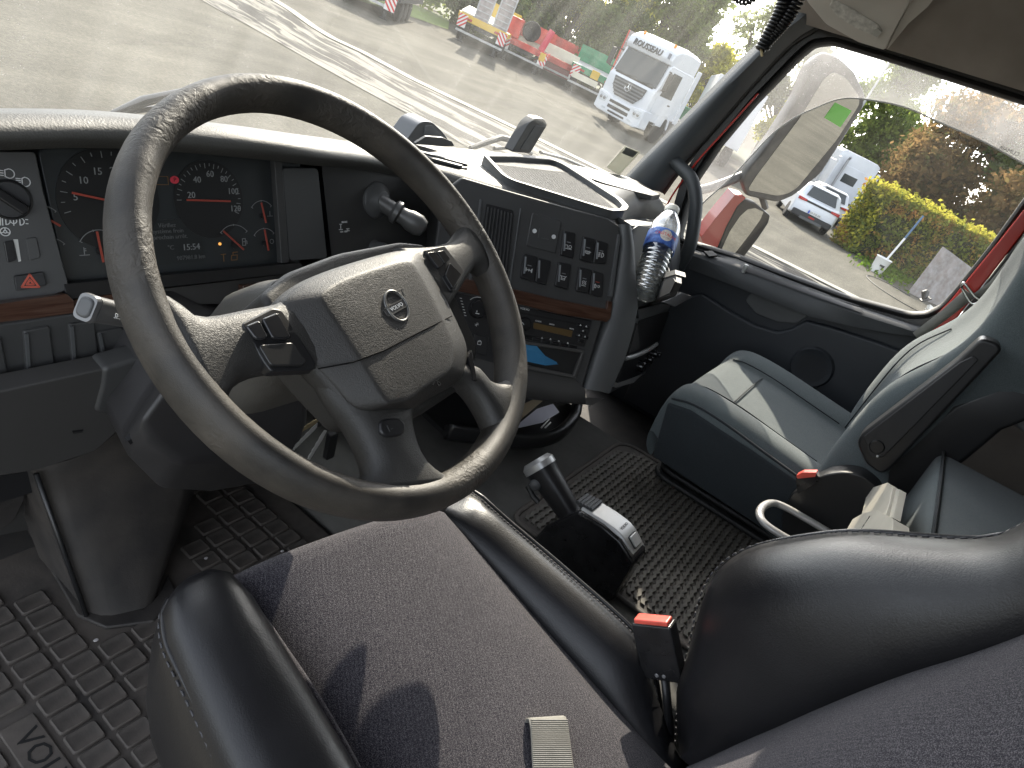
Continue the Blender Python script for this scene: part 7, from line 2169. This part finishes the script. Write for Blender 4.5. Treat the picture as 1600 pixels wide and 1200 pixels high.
tree('rusty brown tree leaning over the right half of the clipped hedge', 21.8, 35, 9.5, 8, LR, 15, n=2400, base=.1, grp=TG)
tree('dark green tree filling the right edge of the side window', 26, 36, 11, 9, LG, 16, n=2200, base=.05, grp=TG)
tree('dense dark tree farthest right behind the hedge', 31, 36, 12, 10, LD, 17, n=1500, base=.05, grp=TG)
tree('bushy dark tree filling the gap low behind the red trailer', -1.0, 50, 5.2, 7, LD, 18, n=1800, base=.02, grp=TG)
tree('dark low tree behind the cream decked trailer', -9.5, 49, 5.5, 8, LD, 19, n=1700, base=.02, grp=TG)
# clipped hedge
rnd = random.Random(5)
he = thing('clipped_hedge', 'tall clipped hedge with backlit top put in as brighter yellow leaves and reddish leaves beyond the car', 'hedge', (0, 0, 0))
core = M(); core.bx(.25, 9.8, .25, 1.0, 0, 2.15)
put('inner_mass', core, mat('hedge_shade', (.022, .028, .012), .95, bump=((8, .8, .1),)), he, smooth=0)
hm, ht = M(), M()
for k in range(9000):
    u = rnd.random()
    if u < .62: p = V3(rnd.uniform(0, 10), rnd.gauss(.12, .10), rnd.uniform(0, 2.45))
    elif u < .80: p = V3(rnd.gauss(.12, .10), rnd.uniform(0, 1.25), rnd.uniform(0, 2.45))
    else: p = V3(rnd.uniform(0, 10), rnd.uniform(0, 1.25), rnd.gauss(2.38, .08))
    leaf(hm, p, rnd.uniform(.09, .18), rnd)
for k in range(2600):  # top and left end get leaves coloured brighter, as if lit from behind
    p = V3(rnd.uniform(-.1, 10), rnd.uniform(-.1, 1.25), 2.42 + abs(rnd.gauss(0, .13))) if rnd.random() < .72 else V3(rnd.gauss(.02, .10), rnd.uniform(-.1, 1.25), rnd.uniform(.2, 2.5))
    leaf(ht, p, rnd.uniform(.10, .19), rnd)
put('foliage', hm, LH, he, smooth=0)
put('backlit_tint_leaves', ht, LHT, he, smooth=0)
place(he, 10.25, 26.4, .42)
# bucket with broom
a_ = opx(1367, 425)
bu_ = thing('bucket', 'white plastic bucket standing at the foot of the hedge', 'bucket', (0, 0, 0))
put('pail', M().lathe((0, 0, 0), Z, [(0, 0), (.20, 0), (.26, .5), (.28, .52), (.26, .54), (.24, .53), (.19, .04), (0, .03)], 24), mat('bucket_white', (.68, .67, .66), .4), bu_, smooth=40)
put('dark_mark', M().bx(-.10, .06, -.262, -.235, .26, .32).bx(-.0, .05, -.262, -.235, .16, .3), mat('mark_black', (.03, .03, .03), .5), bu_)
place(bu_, a_[0], a_[1])
br = thing('broom_handle', 'long white and blue handle standing in the bucket against the hedge', 'broom', (0, 0, 0))
put('white_shaft', M().tube([V3(0, 0, .3), V3(.15, .12, 1.35)], .035, 8), mat('bucket_white', (.68, .67, .66), .4), br)
put('blue_shaft', M().tube([V3(.15, .12, 1.35), V3(.26, .24, 2.2)], .035, 8), mat('shaft_blue', (.06, .12, .20), .5), br)
place(br, a_[0] + .06, a_[1])
# leaning steel plate and pale scrap in front
a_ = opx(1418, 457)
sp_ = thing('steel_plate', 'large weathered grey brown steel plate leaning by the hedge', 'plate', (0, 0, 0))
put('sheet', M().prism([V3(0, 0, 0), V3(3.0, .9, -.3), V3(3.1, 1.3, 1.25), V3(.25, .45, 1.65)], (.02, -.05, .02)), mat('weathered_steel', (.20, .18, .17), .6, var=((2.2, .35), (7, .5, (.34, .33, .34)), (5, .4, (.13, .08, .05)))), sp_, bevel=.01)
put('lug', M().box((1.9, .75, 1.05), (.4, .06, .16)), GALV, sp_, bevel=.01)
place(sp_, a_[0], a_[1], .05)
a_ = opx(1445, 492)
sc2 = thing('scrap_pile', 'pale heap of white plastic scrap in front of the steel plate', 'scrap', (0, 0, 0))
rnd = random.Random(9)
SCW = mat('scrap_white', (.62, .60, .55), .6, var=(9, .25))
for k in range(13):
    a1 = Vector((rnd.gauss(0, 1), rnd.gauss(0, 1), rnd.gauss(0, 1))).normalized(); b1 = a1.orthogonal().normalized(); c1_ = a1.cross(b1)
    put('plastic_piece', M().box((rnd.uniform(-.2, 1.3), rnd.uniform(0, .7), rnd.uniform(.05, .5)), (rnd.uniform(.2, .6), rnd.uniform(.1, .3), rnd.uniform(.04, .1)), (a1, b1, c1_)), SCW if k % 4 else CHAS, sc2, bevel=.01)
place(sc2, a_[0], a_[1])
cr = M(); c0 = Vector((*opx(1405, 462), .01))
cr.tube([out(c0.x + .9 * cos(a) * 1.1, c0.y + 1.5 * sin(a), .02) for a in [radians(40 + 250 * k / 24) for k in range(25)]], .012, 5)
tag(put('hose', cr, CHAS, smooth=180), 'thin dark hose lying in a loop on the yard by the steel plate', 'hose')
gt = M()
rnd = random.Random(3)
for k in range(900):
    p = opx(rnd.uniform(1380, 1420), rnd.uniform(418, 448)); leaf(gt, out(p[0] + rnd.gauss(0, .5), p[1] + 1 + rnd.gauss(0, .4), abs(rnd.gauss(0, .12))), .16, rnd)
put('weeds', gt, leaf_mat('weed_green', (.06, .12, .015), (.10, .17, .02), (.14, .20, .03)), smooth=0, kind='stuff')
# tall thin lamp pole
po = thing('lamp_pole', 'thin grey lamp pole rising beyond the white cars', 'pole', (0, 0, 0))
put('shaft', M().tube([V3(0, 0, 0), V3(0, 0, 8)], [.09, .05], 8), GALV, po)
put('lamp_head', M().bx(-.5, .1, -.1, .1, 7.95, 8.1), GALV, po, bevel=.02)
place(po, 11.7, 40)
